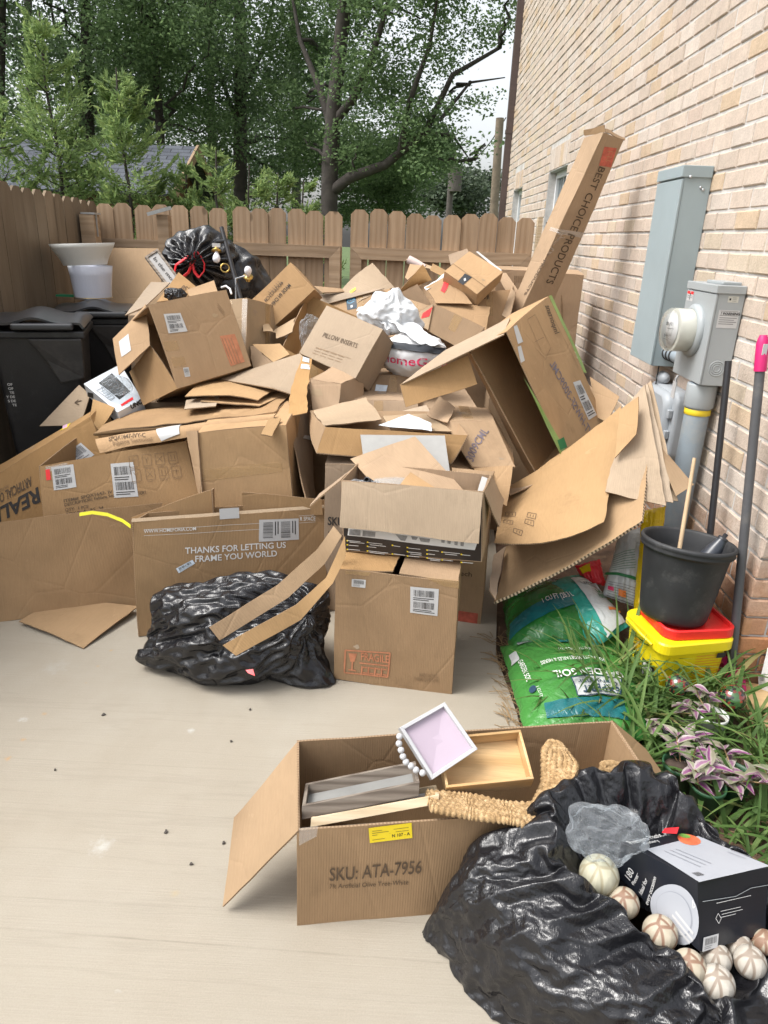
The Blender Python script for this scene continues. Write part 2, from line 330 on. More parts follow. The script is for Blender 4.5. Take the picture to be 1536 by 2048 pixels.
    def ship_label(s, parent, x0, y0, x1, y1, rot=0.0, seed=1, nb=2, mat='paper', vert=True):
        o = s.rect(parent, x0, y0, x1, y1, mat, 'label', rot); w, h = x1 - x0, y1 - y0; c = ((x0 + x1) / 2, (y0 + y1) / 2)
        rnd = random.Random(seed)
        for i in range(nb):
            a = y0 + h * (0.12 + i * 0.86 / nb); s.bars(o, x0 + w * 0.1, a, x0 + w * 0.9, a + h * 0.42 / nb, 'ink', seed + i, vert, rot=rot, centre=c)
        cr, sr = math.cos(rot), math.sin(rot); seg = []
        for i in range(nb):
            for k in range(2):
                yy = y0 + h * (0.12 + i * 0.86 / nb + 0.5 / nb + k * 0.12 / nb); a, b = x0 + w * 0.1, x0 + w * rnd.uniform(0.5, 0.9)
                q = [(c[0] + (i_ - c[0]) * cr - (j_ - c[1]) * sr, c[1] + (i_ - c[0]) * sr + (j_ - c[1]) * cr) for i_, j_ in ((a, yy), (b, yy))]
                seg.append((*q[0], *q[1], h * 0.012 + 0.0008))
        s.lines(o, seg, 'ink')
        return o
KEYS = {'F': ('001', '101', '100', '000'), 'B': ('111', '011', '010', '110'), 'L': ('011', '001', '000', '010'), 'R': ('101', '111', '110', '100'), 'U': ('011', '111', '101', '001'), 'D': ('000', '100', '110', '010')}
class Carton: pass
def corners(O, eul, d):
    R = Euler([math.radians(a) for a in eul], 'XYZ').to_matrix(); O = Vector(O)
    return {f'{i}{j}{k}': O + R @ V(i * d[0], j * d[1], k * d[2]) for i in (0, 1) for j in (0, 1) for k in (0, 1)}
CSEED = [0]
def carton(label, c8, open_='', mat='card', amp=0.006, name='cardboard_box', cat='cardboard box', group=None, edge='edge', bulge=0.004, th=0.005, seed=None, torn=0.0, crush=0.009, auto=True):
    CSEED[0] += 1; seed = seed or CSEED[0] * 1.37
    if isinstance(c8, tuple): c8 = corners(*c8)
    r = Carton(); r.c8 = c8; base = sum(c8.values(), V(0, 0, 0)) / 8; base.z = min(p.z for p in c8.values())
    r.o = thing(name, label, cat, base, group or 'cardboard boxes of the heap'); r.mat = mat; r.edge = edge; r.seed = seed
    mb = MB(); r.f = {}
    if crush:
        rc_ = random.Random(seed * 91)
        for k in c8: c8[k] = c8[k] + V(rc_.uniform(-1, 1), rc_.uniform(-1, 1), rc_.uniform(-1, 1)) * crush
    for k, q in KEYS.items():
        f = Face(*[c8[i] for i in q], amp=amp, seed=seed, bulge=bulge, torn=torn if k not in open_ else 0); r.f[k] = f
        if k not in open_: f.mesh(mb, th)
    r.body = mb.build('box_body', [mat, edge], r.o)
    if cat == 'cardboard box' and auto:
        rc_ = random.Random(seed * 7)
        for k in 'FUR':
            f = r.f[k]
            if k in open_ or f.w < .12 or f.h < .12: continue
            if rc_.random() < .45: f.rect(r.o, f.w / 2 - .024, .003, f.w / 2 + .024, f.h * rc_.uniform(.3, .98), 'tape', 'tape', lift=.0009, n=7)
            if rc_.random() < .6:
                cx, cy, rr = f.w * rc_.uniform(.15, .85), f.h * rc_.uniform(.15, .85), rc_.uniform(.012, .035); mb = MB(); e = rc_.uniform(.4, 1)
                mb.add([f.m(cx + math.cos(t) * rr * q, cy + math.sin(t) * rr * q * e, .0007) for t, q in ((-2 * PI * i / 11, rc_.uniform(.45, 1.1)) for i in range(11))], [tuple(range(11))]); mb.build('torn_patch', 'card_pale' if mat != 'card_pale' else 'card_tan', r.o)
    return r
def flap(r, c4, mat=None, amp=0.008, curl=0.0, bulge=0.0, torn=0.002, name='flap', th=0.005, edge=None):
    CSEED[0] += 1
    o = r.o if isinstance(r, Carton) else r
    f = Face(*c4, amp=amp, seed=CSEED[0] * 0.77, curl=curl, bulge=bulge, torn=torn); mb = MB(); f.mesh(mb, th)
    f.o = mb.build(name, [mat or r.mat, edge or 'edge'], o); return f
def hinge(r, face, side, length, ang, skew=0.0, **kw):
    """flap hinged on an edge of an open face: side T/B/L/R of that face, ang 0 = in the face plane outwards ... """
    f = r.f[face]; tl, tr, br, bl = f.c
    a, b, inward = {'T': (tl, tr, bl), 'B': (br, bl, tr), 'L': (bl, tl, br), 'R': (tr, br, tl)}[side]
    e = (b - a).normalized(); n = f.n; out = e.cross(n) * -1
    if out.dot((a + b) / 2 - (tl + br) / 2) < 0: out = -out
    d = out * math.sin(ang) + n * math.cos(ang)
    ins = e * min(0.02, skew) if skew else e * 0
    c, dd = b + d * length - e * skew, a + d * length + e * skew
    return flap(r, (dd, c, b, a), **kw)
def sheet(label, c4, mat='card_kraft', amp=0.008, name='cardboard_sheet', cat='cardboard sheet', bulge=0.0, curl=0.0, torn=0.003, th=0.005, edge='edge', group='flattened cardboard sheets of the heap', seed=None, res=0.03, sag=0.0):
    CSEED[0] += 1; seed = seed or CSEED[0] * 1.9
    f = Face(*c4, amp=amp, seed=seed, bulge=bulge, curl=curl, torn=torn, sag=sag); mb = MB(); f.mesh(mb, th, res=res)
    c = sum(f.c, V(0, 0, 0)) / 4; c.z = min(p.z for p in f.c)
    f.o = tag(mb.build(name, [mat, edge], None, c), label, cat, group); return f
def tape_strip(f, parent, x0, y0, x1, y1, mat='tape'): return f.rect(parent, x0, y0, x1, y1, mat, 'tape', lift=0.0012, n=8)
# ================================================================== SETTING
# ---- materials of the setting
def concrete():
    mt, n, b = nodes('concrete'); vec = coord(n)
    big = noise_tex(n, 0.9, 6, 0.65, vec, 0.3)
    base = ramp(n, [(0.3, (0.30, 0.262, 0.206)), (0.5, (0.33, 0.295, 0.239)), (0.7, (0.355, 0.324, 0.27))], big).outputs[0]
    br = noise_tex(n, 1.0, 6, 0.7, mapping(n, vec, (2.2, 190, 1), (0, 0, 0.03)))            # broom strokes run across
    base = mixc(n, base, ramp(n, [(0.3, 0.90), (0.7, 1.05)], br).outputs[0], 0.30, 'MULTIPLY')
    base = mixc(n, base, ramp(n, [(0.35, 0.90), (0.65, 1.06)], noise_tex(n, 240, 3, 0.8, vec)).outputs[0], 0.7, 'MULTIPLY')
    wide = noise_tex(n, 1.0, 3, 0.5, mapping(n, vec, (0.5, 9, 1), (0, 0, 0.045), (3, 1, 0)))
    base = mixc(n, base, ramp(n, [(0.35, 0.93), (0.65, 1.05)], wide).outputs[0], 0.22, 'MULTIPLY')
    hl = ramp(n, [(0.490, 0.0), (0.5, 1.0), (0.510, 0.0)], noise_tex(n, 0.8, 5, 0.6, mapping(n, vec, (0.25, 3.2, 1), (0, 0, 0.05), (2, 7, 0)))).outputs[0]
    base = mixc(n, base, (0.20, 0.175, 0.14), mixf(n, hl, 0.14))
    spk = ramp(n, [(0.68, 0.0), (0.74, 1.0)], noise_tex(n, 85, 3, 0.7, vec)).outputs[0]
    base = mixc(n, base, (0.22, 0.19, 0.15), mixf(n, spk, 0.35))
    wsp = ramp(n, [(0.70, 0.0), (0.78, 1.0)], noise_tex(n, 3.3, 5, 0.7, mapping(n, vec, (1, 2.2, 1), (0, 0, 0), (4, 9, 0)))).outputs[0]
    base = mixc(n, base, (0.50, 0.50, 0.48), mixf(n, wsp, 0.5))
    rst = ramp(n, [(0.745, 0.0), (0.78, 1.0)], noise_tex(n, 6.5, 3, 0.6, mapping(n, vec, (1, 1.8, 1), (0, 0, 0), (1.7, 2.2, 0)))).outputs[0]
    base = mixc(n, base, (0.45, 0.24, 0.06), mixf(n, rst, 0.55))
    jn = noise_tex(n, 38, 4, 0.7, vec); sx = N(n, 'ShaderNodeSeparateXYZ'); n.links.new(vec, sx.inputs[0])
    for (p0, p1, kk) in (((0, 1792), (437, 1820), .30), ((0, 1856), (700, 1911), .40), ((0, 1603), (500, 1640), .18), ((0, 1515), (480, 1540), .15)):
        a, c = gz(*p0), gz(*p1); sl_ = (c.y - a.y) / (c.x - a.x); m1 = N(n, 'ShaderNodeMath', operation='MULTIPLY_ADD'); n.links.new(sx.outputs[0], m1.inputs[0]); m1.inputs[1].default_value = -sl_; n.links.new(sx.outputs[1], m1.inputs[2])
        m2 = N(n, 'ShaderNodeMath', operation='SUBTRACT'); n.links.new(m1.outputs[0], m2.inputs[0]); m2.inputs[1].default_value = a.y - sl_ * a.x; m3 = N(n, 'ShaderNodeMath', operation='ABSOLUTE'); n.links.new(m2.outputs[0], m3.inputs[0])
        mr = N(n, 'ShaderNodeMapRange'); n.links.new(m3.outputs[0], mr.inputs[0]); mr.inputs[1].default_value = .0006; mr.inputs[2].default_value = .0035; mr.inputs[3].default_value = kk; mr.inputs[4].default_value = 0
        m4 = N(n, 'ShaderNodeMath', operation='MULTIPLY'); n.links.new(mr.outputs[0], m4.inputs[0]); n.links.new(ramp(n, [(0.35, 0.0), (0.6, 1.0)], noise_tex(n, 3.5, 4, 0.7, vec)).outputs[0], m4.inputs[1]); base = mixc(n, base, (0.15, 0.13, 0.10), m4.outputs[0])
    for px, py, rr, cc, kk in ((15, 1517, .016, (0.50, 0.24, 0.05), .7), (47, 1479, .014, (0.50, 0.24, 0.05), .7), (89, 1428, .012, (0.48, 0.24, 0.06), .6), (172, 1366, .010, (0.45, 0.26, 0.09), .5), (196, 1332, .010, (0.48, 0.26, 0.08), .6), (222, 1301, .010, (0.45, 0.25, 0.08), .5), (350, 1785, .018, (0.42, 0.31, 0.14), .4), (46, 1438, .022, (0.52, 0.52, 0.51), .7), (205, 1692, .045, (0.48, 0.48, 0.46), .6), (382, 1461, .018, (0.50, 0.50, 0.49), .6), (110, 1335, .07, (0.42, 0.42, 0.40), .3)):
        ds = N(n, 'ShaderNodeVectorMath', operation='DISTANCE'); n.links.new(vec, ds.inputs[0]); ds.inputs[1].default_value = tuple(gz(px, py)); ad = N(n, 'ShaderNodeMath', operation='MULTIPLY_ADD'); n.links.new(jn, ad.inputs[0]); ad.inputs[1].default_value = rr * 2.4; n.links.new(ds.outputs['Value'], ad.inputs[2])
        mr = N(n, 'ShaderNodeMapRange'); n.links.new(ad.outputs[0], mr.inputs[0]); mr.inputs[1].default_value = rr * 0.9; mr.inputs[2].default_value = rr * 2.0; mr.inputs[3].default_value = kk; mr.inputs[4].default_value = 0.0; base = mixc(n, base, cc, mr.outputs[0])
    n.links.new(base, b.inputs['Base Color']); b.inputs['Roughness'].default_value = 0.8; b.inputs['Specular IOR Level'].default_value = 0.3
    bump(n, b, br, 0.35, 0.004)
concrete()
plain('soil', (0.10, 0.06, 0.038), 0.95, 0.5, 7, bmp=0.9, bscale=30, dirt=(0.19, 0.13, 0.08), dscale=12)
plain('lawn', (0.07, 0.11, 0.03), 0.95, 0.5, 2.5, bmp=0.6, bscale=20)
def brick_mat(name, attr):
    mt, n, b = nodes(name)
    if attr: src = N(n, 'ShaderNodeVertexColor', layer_name='tone').outputs['Color']
    else: src = N(n, 'ShaderNodeObjectInfo').outputs['Color']
    geo = N(n, 'ShaderNodeNewGeometry').outputs['Position']
    g = noise_tex(n, 16, 6, 0.75, geo); fine = noise_tex(n, 120, 3, 0.7, geo)
    c = mixc(n, src, ramp(n, [(0.3, 0.84), (0.7, 1.13)], g).outputs[0], 0.8, 'MULTIPLY')
    c = mixc(n, c, ramp(n, [(0.35, 0.80), (0.6, 1.05)], fine).outputs[0], 0.65, 'MULTIPLY')
    pit = ramp(n, [(0.69, 0.0), (0.73, 1.0)], noise_tex(n, 210, 2, 0.6, geo)).outputs[0]
    c = mixc(n, c, (0.24, 0.15, 0.10), mixf(n, pit, 0.5))
    # rusty splash stain low on the wall, with its own ragged outline
    sp = N(n, 'ShaderNodeSeparateXYZ'); n.links.new(geo, sp.inputs[0])
    add = N(n, 'ShaderNodeMath', operation='MULTIPLY_ADD'); n.links.new(noise_tex(n, 4, 5, 0.7, geo), add.inputs[0]); add.inputs[1].default_value = 0.7; n.links.new(sp.outputs[2], add.inputs[2])
    stn = ramp(n, [(0.60, 1.0), (1.05, 0.0)], add.outputs[0]).outputs[0]
    c = mixc(n, c, mixc(n, c, (0.86, 0.47, 0.25), 0.9, 'MULTIPLY'), mixf(n, stn, 0.9))
    n.links.new(c, b.inputs['Base Color']); b.inputs['Roughness'].default_value = 0.92; b.inputs['Specular IOR Level'].default_value = 0.2
    bump(n, b, mixc(n, ramp(n, [(0, 0), (1, 1)], g).outputs[0], ramp(n, [(0, 0), (1, 1)], fine).outputs[0], 0.6), 0.8, 0.006)
brick_mat('brick_single', False); brick_mat('brick_mass', True)
plain('mortar', (0.50, 0.485, 0.465), 0.95, 0.15, 20, bmp=0.5, bscale=90, dirt=(0.36, 0.30, 0.25), dscale=3)
plain('brown_metal', (0.085, 0.060, 0.055), 0.45, 0.15, 4)
plain('white_vinyl', (0.75, 0.76, 0.77), 0.4, 0.05)
mt, n, b = nodes('window_glass'); b.inputs['Base Color'].default_value = (0.10, 0.13, 0.14, 1); b.inputs['Roughness'].default_value = 0.04
# ---- ground
mb = MB(); mb.box((-60, -20, -0.6), (60, 120, -0.14)); tag(mb.build('backyard_ground', 'lawn'), kind='structure')
SLAB = [(-2.5, -3), (0.487, -3), (0.487, 2.2), (0.455, 2.6), (0.50, 2.95), (0.56, 3.4), (0.62, 4.2), (0.66, 6.1), (-2.5, 6.1)]
mb = MB(); mb.prism([(x, y, -0.13) for x, y in SLAB][::-1], (0, 0, 0.13)); slab = tag(mb.build('concrete_slab', 'concrete'), kind='structure')
def soil_z(x, y): return -0.035 + 0.07 * max(0, min(1, (x - 0.5) / 0.8)) + 0.018 * noise.noise(V(x * 6, y * 6, 0)) + 0.008 * noise.noise(V(x * 22, y * 22, 3))
mb = MB(); mb.grid(lambda u, v: V(0.40 + 1.9 * u, 6.1 - 9.1 * v, soil_z(0.40 + 1.9 * u, 6.1 - 9.1 * v)), 60, 220, 0, 0); tag(mb.build('garden_bed_soil', 'soil'), kind='structure')
# ---- brick house: the long side at x = XW, its near end at y = YC
XW, YC, YF, CH_, BL, BH, MJ = 1.36, 2.43, 11.0, 0.0813, 0.203, 0.0713, 0.010
house = thing('brick_house', 'pale buff brick house wall rising along the right side', 'house', (XW + 1, 6, 0))
WINS = [(6.90, 7.76, 1.05, 2.275), (9.49, 10.25, 1.05, 2.25)]
mb = MB(); core = XW + 0.0055                                          # mortar bed behind the brick faces, with window openings
ys = sorted({YC + 0.009, YF} | {w_ for q in WINS for w_ in q[:2]})
for a, c in zip(ys[:-1], ys[1:]):
    w_ = next((q for q in WINS if abs(q[0] - a) < 1e-6), None)
    for z0, z1 in ([(-0.3, 6.2)] if w_ is None else [(-0.3, w_[2]), (w_[3], 6.2)]): mb.box((core, a, z0), (core + 0.10, c, z1))
mb.box((core + 0.1, YC + 0.009, -0.3), (3.4, YC + 0.11, 6.2)); mb.box((core + 0.1, YF - 0.1, -0.3), (3.4, YF, 6.2))
wall = mb.build('brick_wall', 'mortar', house); wall['label'] = 'pale buff brickwork with light mortar joints'
rng = random.Random(5)
def brick_tone():
    t = rng.random()
    if t < 0.60: c = (0.53, 0.44, 0.365)
    elif t < 0.76: c = (0.55, 0.475, 0.41)
    elif t < 0.86: c = (0.53, 0.44, 0.34)
    elif t < 0.95: c = (0.52, 0.40, 0.285)
    else: c = (0.51, 0.41, 0.34)
    k = rng.uniform(0.93, 1.06); return tuple(x * k for x in c)
bricks = []                                                        # (kind, a0, a1, z0, z1): S side wall (along y), E end wall (along x)
nc = int(6.2 / CH_)
for r_ in range(-1, nc):
    z0 = r_ * CH_ + 0.004; z1 = z0 + BH; off = 0 if r_ % 2 else -BL / 2
    y = YC + off
    while y < YF:
        a, c = max(y, YC), min(y + BL - MJ, YF); y += BL
        if c - a < 0.03: continue
        segs = [(a, c)]
        for w0, w1, h0, h1 in WINS:
            if z1 > h0 - 0.055 and z0 < h1 + 0.208:
                ns = []
                for p, q in segs:
                    if q <= w0 - MJ or p >= w1 + MJ: ns.append((p, q))
                    else:
                        if p < w0 - MJ: ns.append((p, w0 - MJ))
                        if q > w1 + MJ: ns.append((w1 + MJ, q))
                segs = ns
        for p, q in segs:
            if q - p > 0.025: bricks.append(('S', p, q, z0, z1))
    x = XW + (BL / 2 if r_ % 2 else 0) ; x = XW + (0.098 if r_ % 2 else 0.0)
    if r_ % 2: bricks.append(('E', XW + 0.0, XW + 0.088, z0, z1))
    while x < 3.3: bricks.append(('E', x, x + BL - MJ, z0, z1)); x += BL
for w0, w1, h0, h1 in WINS:                                        # soldier course over and rowlock sill under each window
    k = int((w1 - w0) / 0.0765)
    for i in range(k):
        p = w0 + (w1 - w0) * i / k; q = w0 + (w1 - w0) * (i + 1) / k - MJ
        bricks.append(('S', p, q, h1 + 0.008, h1 + 0.203)); bricks.append(('S', p, q, h0 - 0.055, h0 - 0.006))
def brick_verts(kind, a, c, z0, z1, j):
    e = 0.005; d = j
    if kind == 'S': f = lambda s_, t, dep: (XW - d + dep, s_, t)
    else: f = lambda s_, t, dep: (s_, YC - d + dep, t)
    fr = [f(a + e, z0 + e, 0), f(c - e, z0 + e, 0), f(c - e, z1 - e, 0), f(a + e, z1 - e, 0)]
    md = [f(a, z0, e), f(c, z0, e), f(c, z1, e), f(a, z1, e)]; bk = [f(a, z0, 0.03), f(c, z0, 0.03), f(c, z1, 0.03), f(a, z1, 0.03)]
    fs = [(0, 1, 2, 3)] + [(4 + i, 4 + (i + 1) % 4, (i + 1) % 4, i) for i in range(4)] + [(8 + i, 8 + (i + 1) % 4, 4 + (i + 1) % 4, 4 + i) for i in range(4)]
    if kind == 'S': fs = [q[::-1] for q in fs]
    return fr + md + bk, fs
def screen_area(k):
    kind, a, c, z0, z1 = k
    p = V(XW, (a + c) / 2, (z0 + z1) / 2) if kind == 'S' else V((a + c) / 2, YC, (z0 + z1) / 2)
    d = p - EYE; dz = d.dot(RZ)
    if dz < 0.2: return 0
    u, v = 768 + FPX * d.dot(RX) / dz, 1024 - FPX * d.dot(RY) / dz
    if u < 0 or u > 1560 or v < -10 or v > 1500: return 0
    if 1010 < u < 1200 and v > 560: return 0
    n_ = abs(d.x if kind == 'S' else d.y) / d.length
    return (c - a) * (z1 - z0) * n_ / d.length_squared
bricks.sort(key=screen_area, reverse=True)
cache = {}; mass = MB(); tones = []
for i, k in enumerate(bricks):
    tone = brick_tone(); j = rng.uniform(-0.0025, 0.0035)
    if i < 300:
        kind, a, c, z0, z1 = k; key = (kind, round(c - a, 3), round(z1 - z0, 3))
        if key not in cache:
            vs_, fs = brick_verts(kind, 0 if kind == 'S' else 0, c - a, 0, z1 - z0, 0)
            vs_ = [(x - XW, y, z) if kind == 'S' else (x, y - YC, z) for x, y, z in vs_]
            me = bpy.data.meshes.new('brick'); me.from_pydata(vs_, [], fs); me.materials.append(MATS['brick_single']); cache[key] = me
        o = bpy.data.objects.new('brick', cache[key]); C.objects.link(o); o.parent = wall; o.color = (*tone, 1)
        o.location = (V(XW - j, a, z0) if kind == 'S' else V(a, YC - j, z0)) - WLOC[house.name]
    else:
        vs_, fs = brick_verts(*k, j); mass.add(vs_, fs); tones += [tone] * sum(len(q) for q in fs)
mo = mass.build('brickwork', 'brick_mass', wall); mo['kind'] = 'stuff'
ca = mo.data.color_attributes.new('tone', 'FLOAT_COLOR', 'CORNER')
ca.data.foreach_set('color', np.array([(*t, 1) for t in tones], dtype=np.float32).ravel())
for w0, w1, h0, h1 in WINS:
    X1 = XW + 0.075; fw = 0.055; mb = MB()
    for lo, hi in (((w0, h0), (w0 + fw, h1)), ((w1 - fw, h0), (w1, h1)), ((w0 + fw, h0), (w1 - fw, h0 + fw)), ((w0 + fw, h1 - fw), (w1 - fw, h1)), ((w0 + fw, (h0 + h1) / 2 - 0.025), (w1 - fw, (h0 + h1) / 2 + 0.025))):
        mb.box((X1, lo[0], lo[1]), (X1 + 0.05, hi[0], hi[1]))
    wf = mb.build('window_frame', 'white_vinyl', house)
    for z0, z1 in ((h0 + fw, (h0 + h1) / 2 - 0.025), ((h0 + h1) / 2 + 0.025, h1 - fw)):
        mb = MB(); mb.box((X1 + 0.025, w0 + fw, z0), (X1 + 0.032, w1 - fw, z1)); mb.build('pane', 'window_glass', wf)
    mb = MB()
    for k in (1, 2): y = w0 + (w1 - w0) * k / 3; mb.box((X1 + 0.019, y - 0.008, h0 + fw), (X1 + 0.023, y + 0.008, h1 - fw))
    mb.build('muntin', 'white_vinyl', wf)
mb = MB(); mb.box((XW - 0.085, YF - 0.11, -0.1), (XW - 0.004, YF - 0.005, 6.2)); mb.box((XW - 0.092, YF - 0.115, 3.0), (XW - 0.003, YF, 3.05)); mb.build('downspout', 'brown_metal', house)
# ---- fences
def wood(name, a, b_, c, scale=1.0, rough=0.85, knots=True, ax='z'):
    st = lambda lo, hi: (hi, hi, lo) if ax == 'z' else (lo, hi, hi)
    mt, n, b = nodes(name); vec = coord(n); oi = N(n, 'ShaderNodeObjectInfo').outputs['Random']
    cmb = N(n, 'ShaderNodeCombineXYZ'); mul = N(n, 'ShaderNodeMath', operation='MULTIPLY'); n.links.new(oi, mul.inputs[0]); mul.inputs[1].default_value = 37
    for i in range(3): n.links.new(mul.outputs[0], cmb.inputs[i])
    av = N(n, 'ShaderNodeVectorMath', operation='ADD'); n.links.new(vec, av.inputs[0]); n.links.new(cmb.outputs[0], av.inputs[1]); vv = av.outputs[0]
    dist = noise_tex(n, 1.0, 2, 0.5, mapping(n, vv, st(1.6, 7)))
    wv = N(n, 'ShaderNodeTexWave'); wv.bands_direction = 'X' if ax == 'z' else 'Z'; wv.inputs['Scale'].default_value = 7 * scale; wv.inputs['Distortion'].default_value = 14; wv.inputs['Detail'].default_value = 2; wv.inputs['Detail Scale'].default_value = 0.6
    n.links.new(mapping(n, vv, st(0.13, 1)), wv.inputs['Vector'])
    col = ramp(n, [(0.0, a), (0.55, b_), (1.0, c)], wv.outputs['Fac']).outputs[0]
    fg = noise_tex(n, 1.0, 4, 0.7, mapping(n, vv, st(5, 160)))
    col = mixc(n, col, ramp(n, [(0.3, 0.82), (0.7, 1.1)], fg).outputs[0], 0.8, 'MULTIPLY')
    col = mixc(n, col, ramp(n, [(0.25, 0.78), (0.75, 1.15)], mapping_noise(n, vv)).outputs[0], 0.8, 'MULTIPLY')
    hv = N(n, 'ShaderNodeHueSaturation'); mr = N(n, 'ShaderNodeMapRange'); n.links.new(oi, mr.inputs[0]); mr.inputs[3].default_value = 0.82; mr.inputs[4].default_value = 1.15
    n.links.new(mr.outputs[0], hv.inputs['Value']); n.links.new(col, hv.inputs['Color']); col = hv.outputs[0]
    if knots:
        vo = N(n, 'ShaderNodeTexVoronoi'); vo.inputs['Scale'].default_value = 1.0; n.links.new(mapping(n, vv, (5.2, 0.01, 3.1)), vo.inputs['Vector'])
        k = ramp(n, [(0.0, 1.0), (0.075, 0.9), (0.13, 0.0)], vo.outputs['Distance']).outputs[0]
        col = mixc(n, col, tuple(x * 0.32 for x in a), mixf(n, k, 0.75))
    n.links.new(col, b.inputs['Base Color']); b.inputs['Roughness'].default_value = rough; b.inputs['Specular IOR Level'].default_value = 0.2
    bump(n, b, fg, 0.4, 0.002)
def mapping_noise(n, vv): return noise_tex(n, 1.0, 3, 0.5, mapping(n, vv, (3, 3, 1.5)))
wood('fence_wood', (0.335, 0.232, 0.147), (0.375, 0.264, 0.172), (0.40, 0.287, 0.19)); wood('fence_rail', (0.31, 0.218, 0.14), (0.355, 0.255, 0.167), (0.375, 0.272, 0.183), knots=False, ax='x')
wood('painted_fence', (0.185, 0.14, 0.096), (0.198, 0.151, 0.104), (0.21, 0.161, 0.112), knots=False)
wood('bamboo', (0.52, 0.33, 0.15), (0.60, 0.40, 0.20), (0.64, 0.44, 0.23), 0.6, 0.45, False, 'x'); wood('grey_wood', (0.16, 0.13, 0.105), (0.24, 0.20, 0.165), (0.27, 0.23, 0.19), 2.0, 0.8, False, 'x')
wood('pale_wood', (0.55, 0.43, 0.28), (0.62, 0.50, 0.34), (0.66, 0.54, 0.38), 2.0, 0.7, False, 'x')
plain('black_metal', (0.02, 0.02, 0.022), 0.4, 0.2); plain('galv', (0.52, 0.54, 0.56), 0.35, 0.1, 20, metal=0.7)
PK = {}
def picket(parent, x, y, zt, z0, w=0.138, t=0.017, along='x', mat='fence_wood', jit=None, name='picket'):
    key = (round(w, 3), round(zt - z0, 2), along, mat)
    if key not in PK:
        h = zt - z0; ear = 0.036; mb = MB(); P2 = [(-w / 2, 0), (w / 2, 0), (w / 2, h - ear), (w / 2 - ear, h), (-w / 2 + ear, h), (-w / 2, h - ear)]
        pts = [(a, -t / 2, c) if along == 'x' else (-t / 2, -a, c) for a, c in P2]
        mb.prism(pts, (0, t, 0) if along == 'x' else (t, 0, 0)); o = mb.build(name, mat, parent); WLOC.pop(o.name, None); PK[key] = o.data
        me = o.data; me.vertices.foreach_set('co', np.array(mb.v, dtype=np.float32).ravel()); me.update()
    else:
        o = bpy.data.objects.new(name, PK[key]); C.objects.link(o); o.parent = parent
    r = jit or random; o.location = V(x, y, z0) - WLOC[parent.name]; o.rotation_euler = ((r.uniform(-.004, .004), r.uniform(-.006, .006), r.uniform(-.02, .02)) if along == 'x' else (r.uniform(-.006, .006), 0, 0))
    return o
rj = random.Random(3); FY = 6.0
def bar(parent, name, lo, hi, mat):
    mb = MB(); mb.box(lo, hi); return mb.build(name, mat, parent)
fs_ = thing('wooden_fence', 'weathered dog-eared picket fence panel in the back left corner', 'fence', (-1.9, FY, 0), 'back fence and gates')
x = -2.39; i = 0
while x < -1.42:
    picket(fs_, x, FY, 1.795 + rj.uniform(-.012, .012), 0.02, jit=rj); x += 0.1475
bar(fs_, 'rail', (-2.42, FY - 0.055, 1.475), (-1.40, FY - 0.012, 1.535), 'fence_rail'); bar(fs_, 'rail', (-2.42, FY - 0.055, 0.30), (-1.40, FY - 0.012, 0.39), 'fence_rail')
def gate(label, x0, x1, zt):
    g = thing('fence_gate', label, 'gate', ((x0 + x1) / 2, FY, 0), 'back fence and gates'); k = round((x1 - x0) / 0.1435)
    for q in range(k): picket(g, x0 + (x1 - x0) * (q + 0.5) / k, FY, zt + rj.uniform(-.014, .014), 0.05, jit=rj)
    z1 = 1.545; w = 0.09; y0, y1 = FY - 0.052, FY - 0.011
    def frame(pts):
        mb = MB(); mb.prism([(a, y0, c) for a, c in pts], (0, y1 - y0, 0)); mb.build('frame_board', 'fence_rail', g)
    e = 0.0015
    frame([(x0 + 0.01, z1), (x0 + 0.01 + w, z1 - w), (x1 - 0.01 - w, z1 - w), (x1 - 0.01, z1)][::-1])
    frame([(x0 + 0.01, 0.10), (x1 - 0.01, 0.10), (x1 - 0.01 - w, 0.10 + w), (x0 + 0.01 + w, 0.10 + w)][::-1])
    frame([(x0 + 0.01, z1 - e), (x0 + 0.01, 0.10 + e), (x0 + 0.01 + w - e, 0.10 + w), (x0 + 0.01 + w - e, z1 - w)][::-1])
    frame([(x1 - 0.01, 0.10 + e), (x1 - 0.01, z1 - e), (x1 - 0.01 - w + e, z1 - w), (x1 - 0.01 - w + e, 0.10 + w)][::-1])
    return g
gate('left leaf of the wooden double gate behind the black bag', -1.385, -0.515, 1.80)
gate('right leaf of the wooden double gate beside the brick house', -0.455, 0.985, 1.815)
def post(label, x, y, w, zt, mat='fence_rail', **kw):
    p = thing('fence_post', label, 'fence post', (x, y, 0), 'posts of the back fence'); bar(p, 'timber', (x - w / 2, y - w / 2, -0.1), (x + w / 2, y + w / 2, zt), mat); return p
p = post('short corner post with shiny metal bracket at left end of back fence', -2.36, 5.62, 0.105, 1.70); WP = p
bar(p, 'sleeve', (-2.418, 5.562, 0.4), (-2.302, 5.678, 1.46), 'black_metal'); mb = MB(); mb.box((-2.40, 5.565, 1.702), (-2.295, 5.675, 1.714)); mb.box((-2.306, 5.60, 1.55), (-2.298, 5.612, 1.702)); mb.build('bracket', 'galv', p)
p = post('fence post with tilted grey metal cap near the lampshades', -1.835, 5.72, 0.085, 1.72)
mb = MB(); M_ = Matrix.Translation((-1.86, 5.70, 1.745)) @ Euler((0.1, -0.28, 0)).to_matrix().to_4x4(); mb.box((-0.075, -0.07, -0.012), (0.075, 0.07, 0.012), 0, M_); mb.build('cap', 'galv', p)
p = post('gate post with black hinge straps against the brick house', 1.14, FY - 0.01, 0.10, 1.80, 'fence_wood')
for z in (1.76, 1.60): bar(p, 'hinge', (1.06, FY - 0.075, z - 0.02), (1.20, FY - 0.061, z + 0.02), 'black_metal')
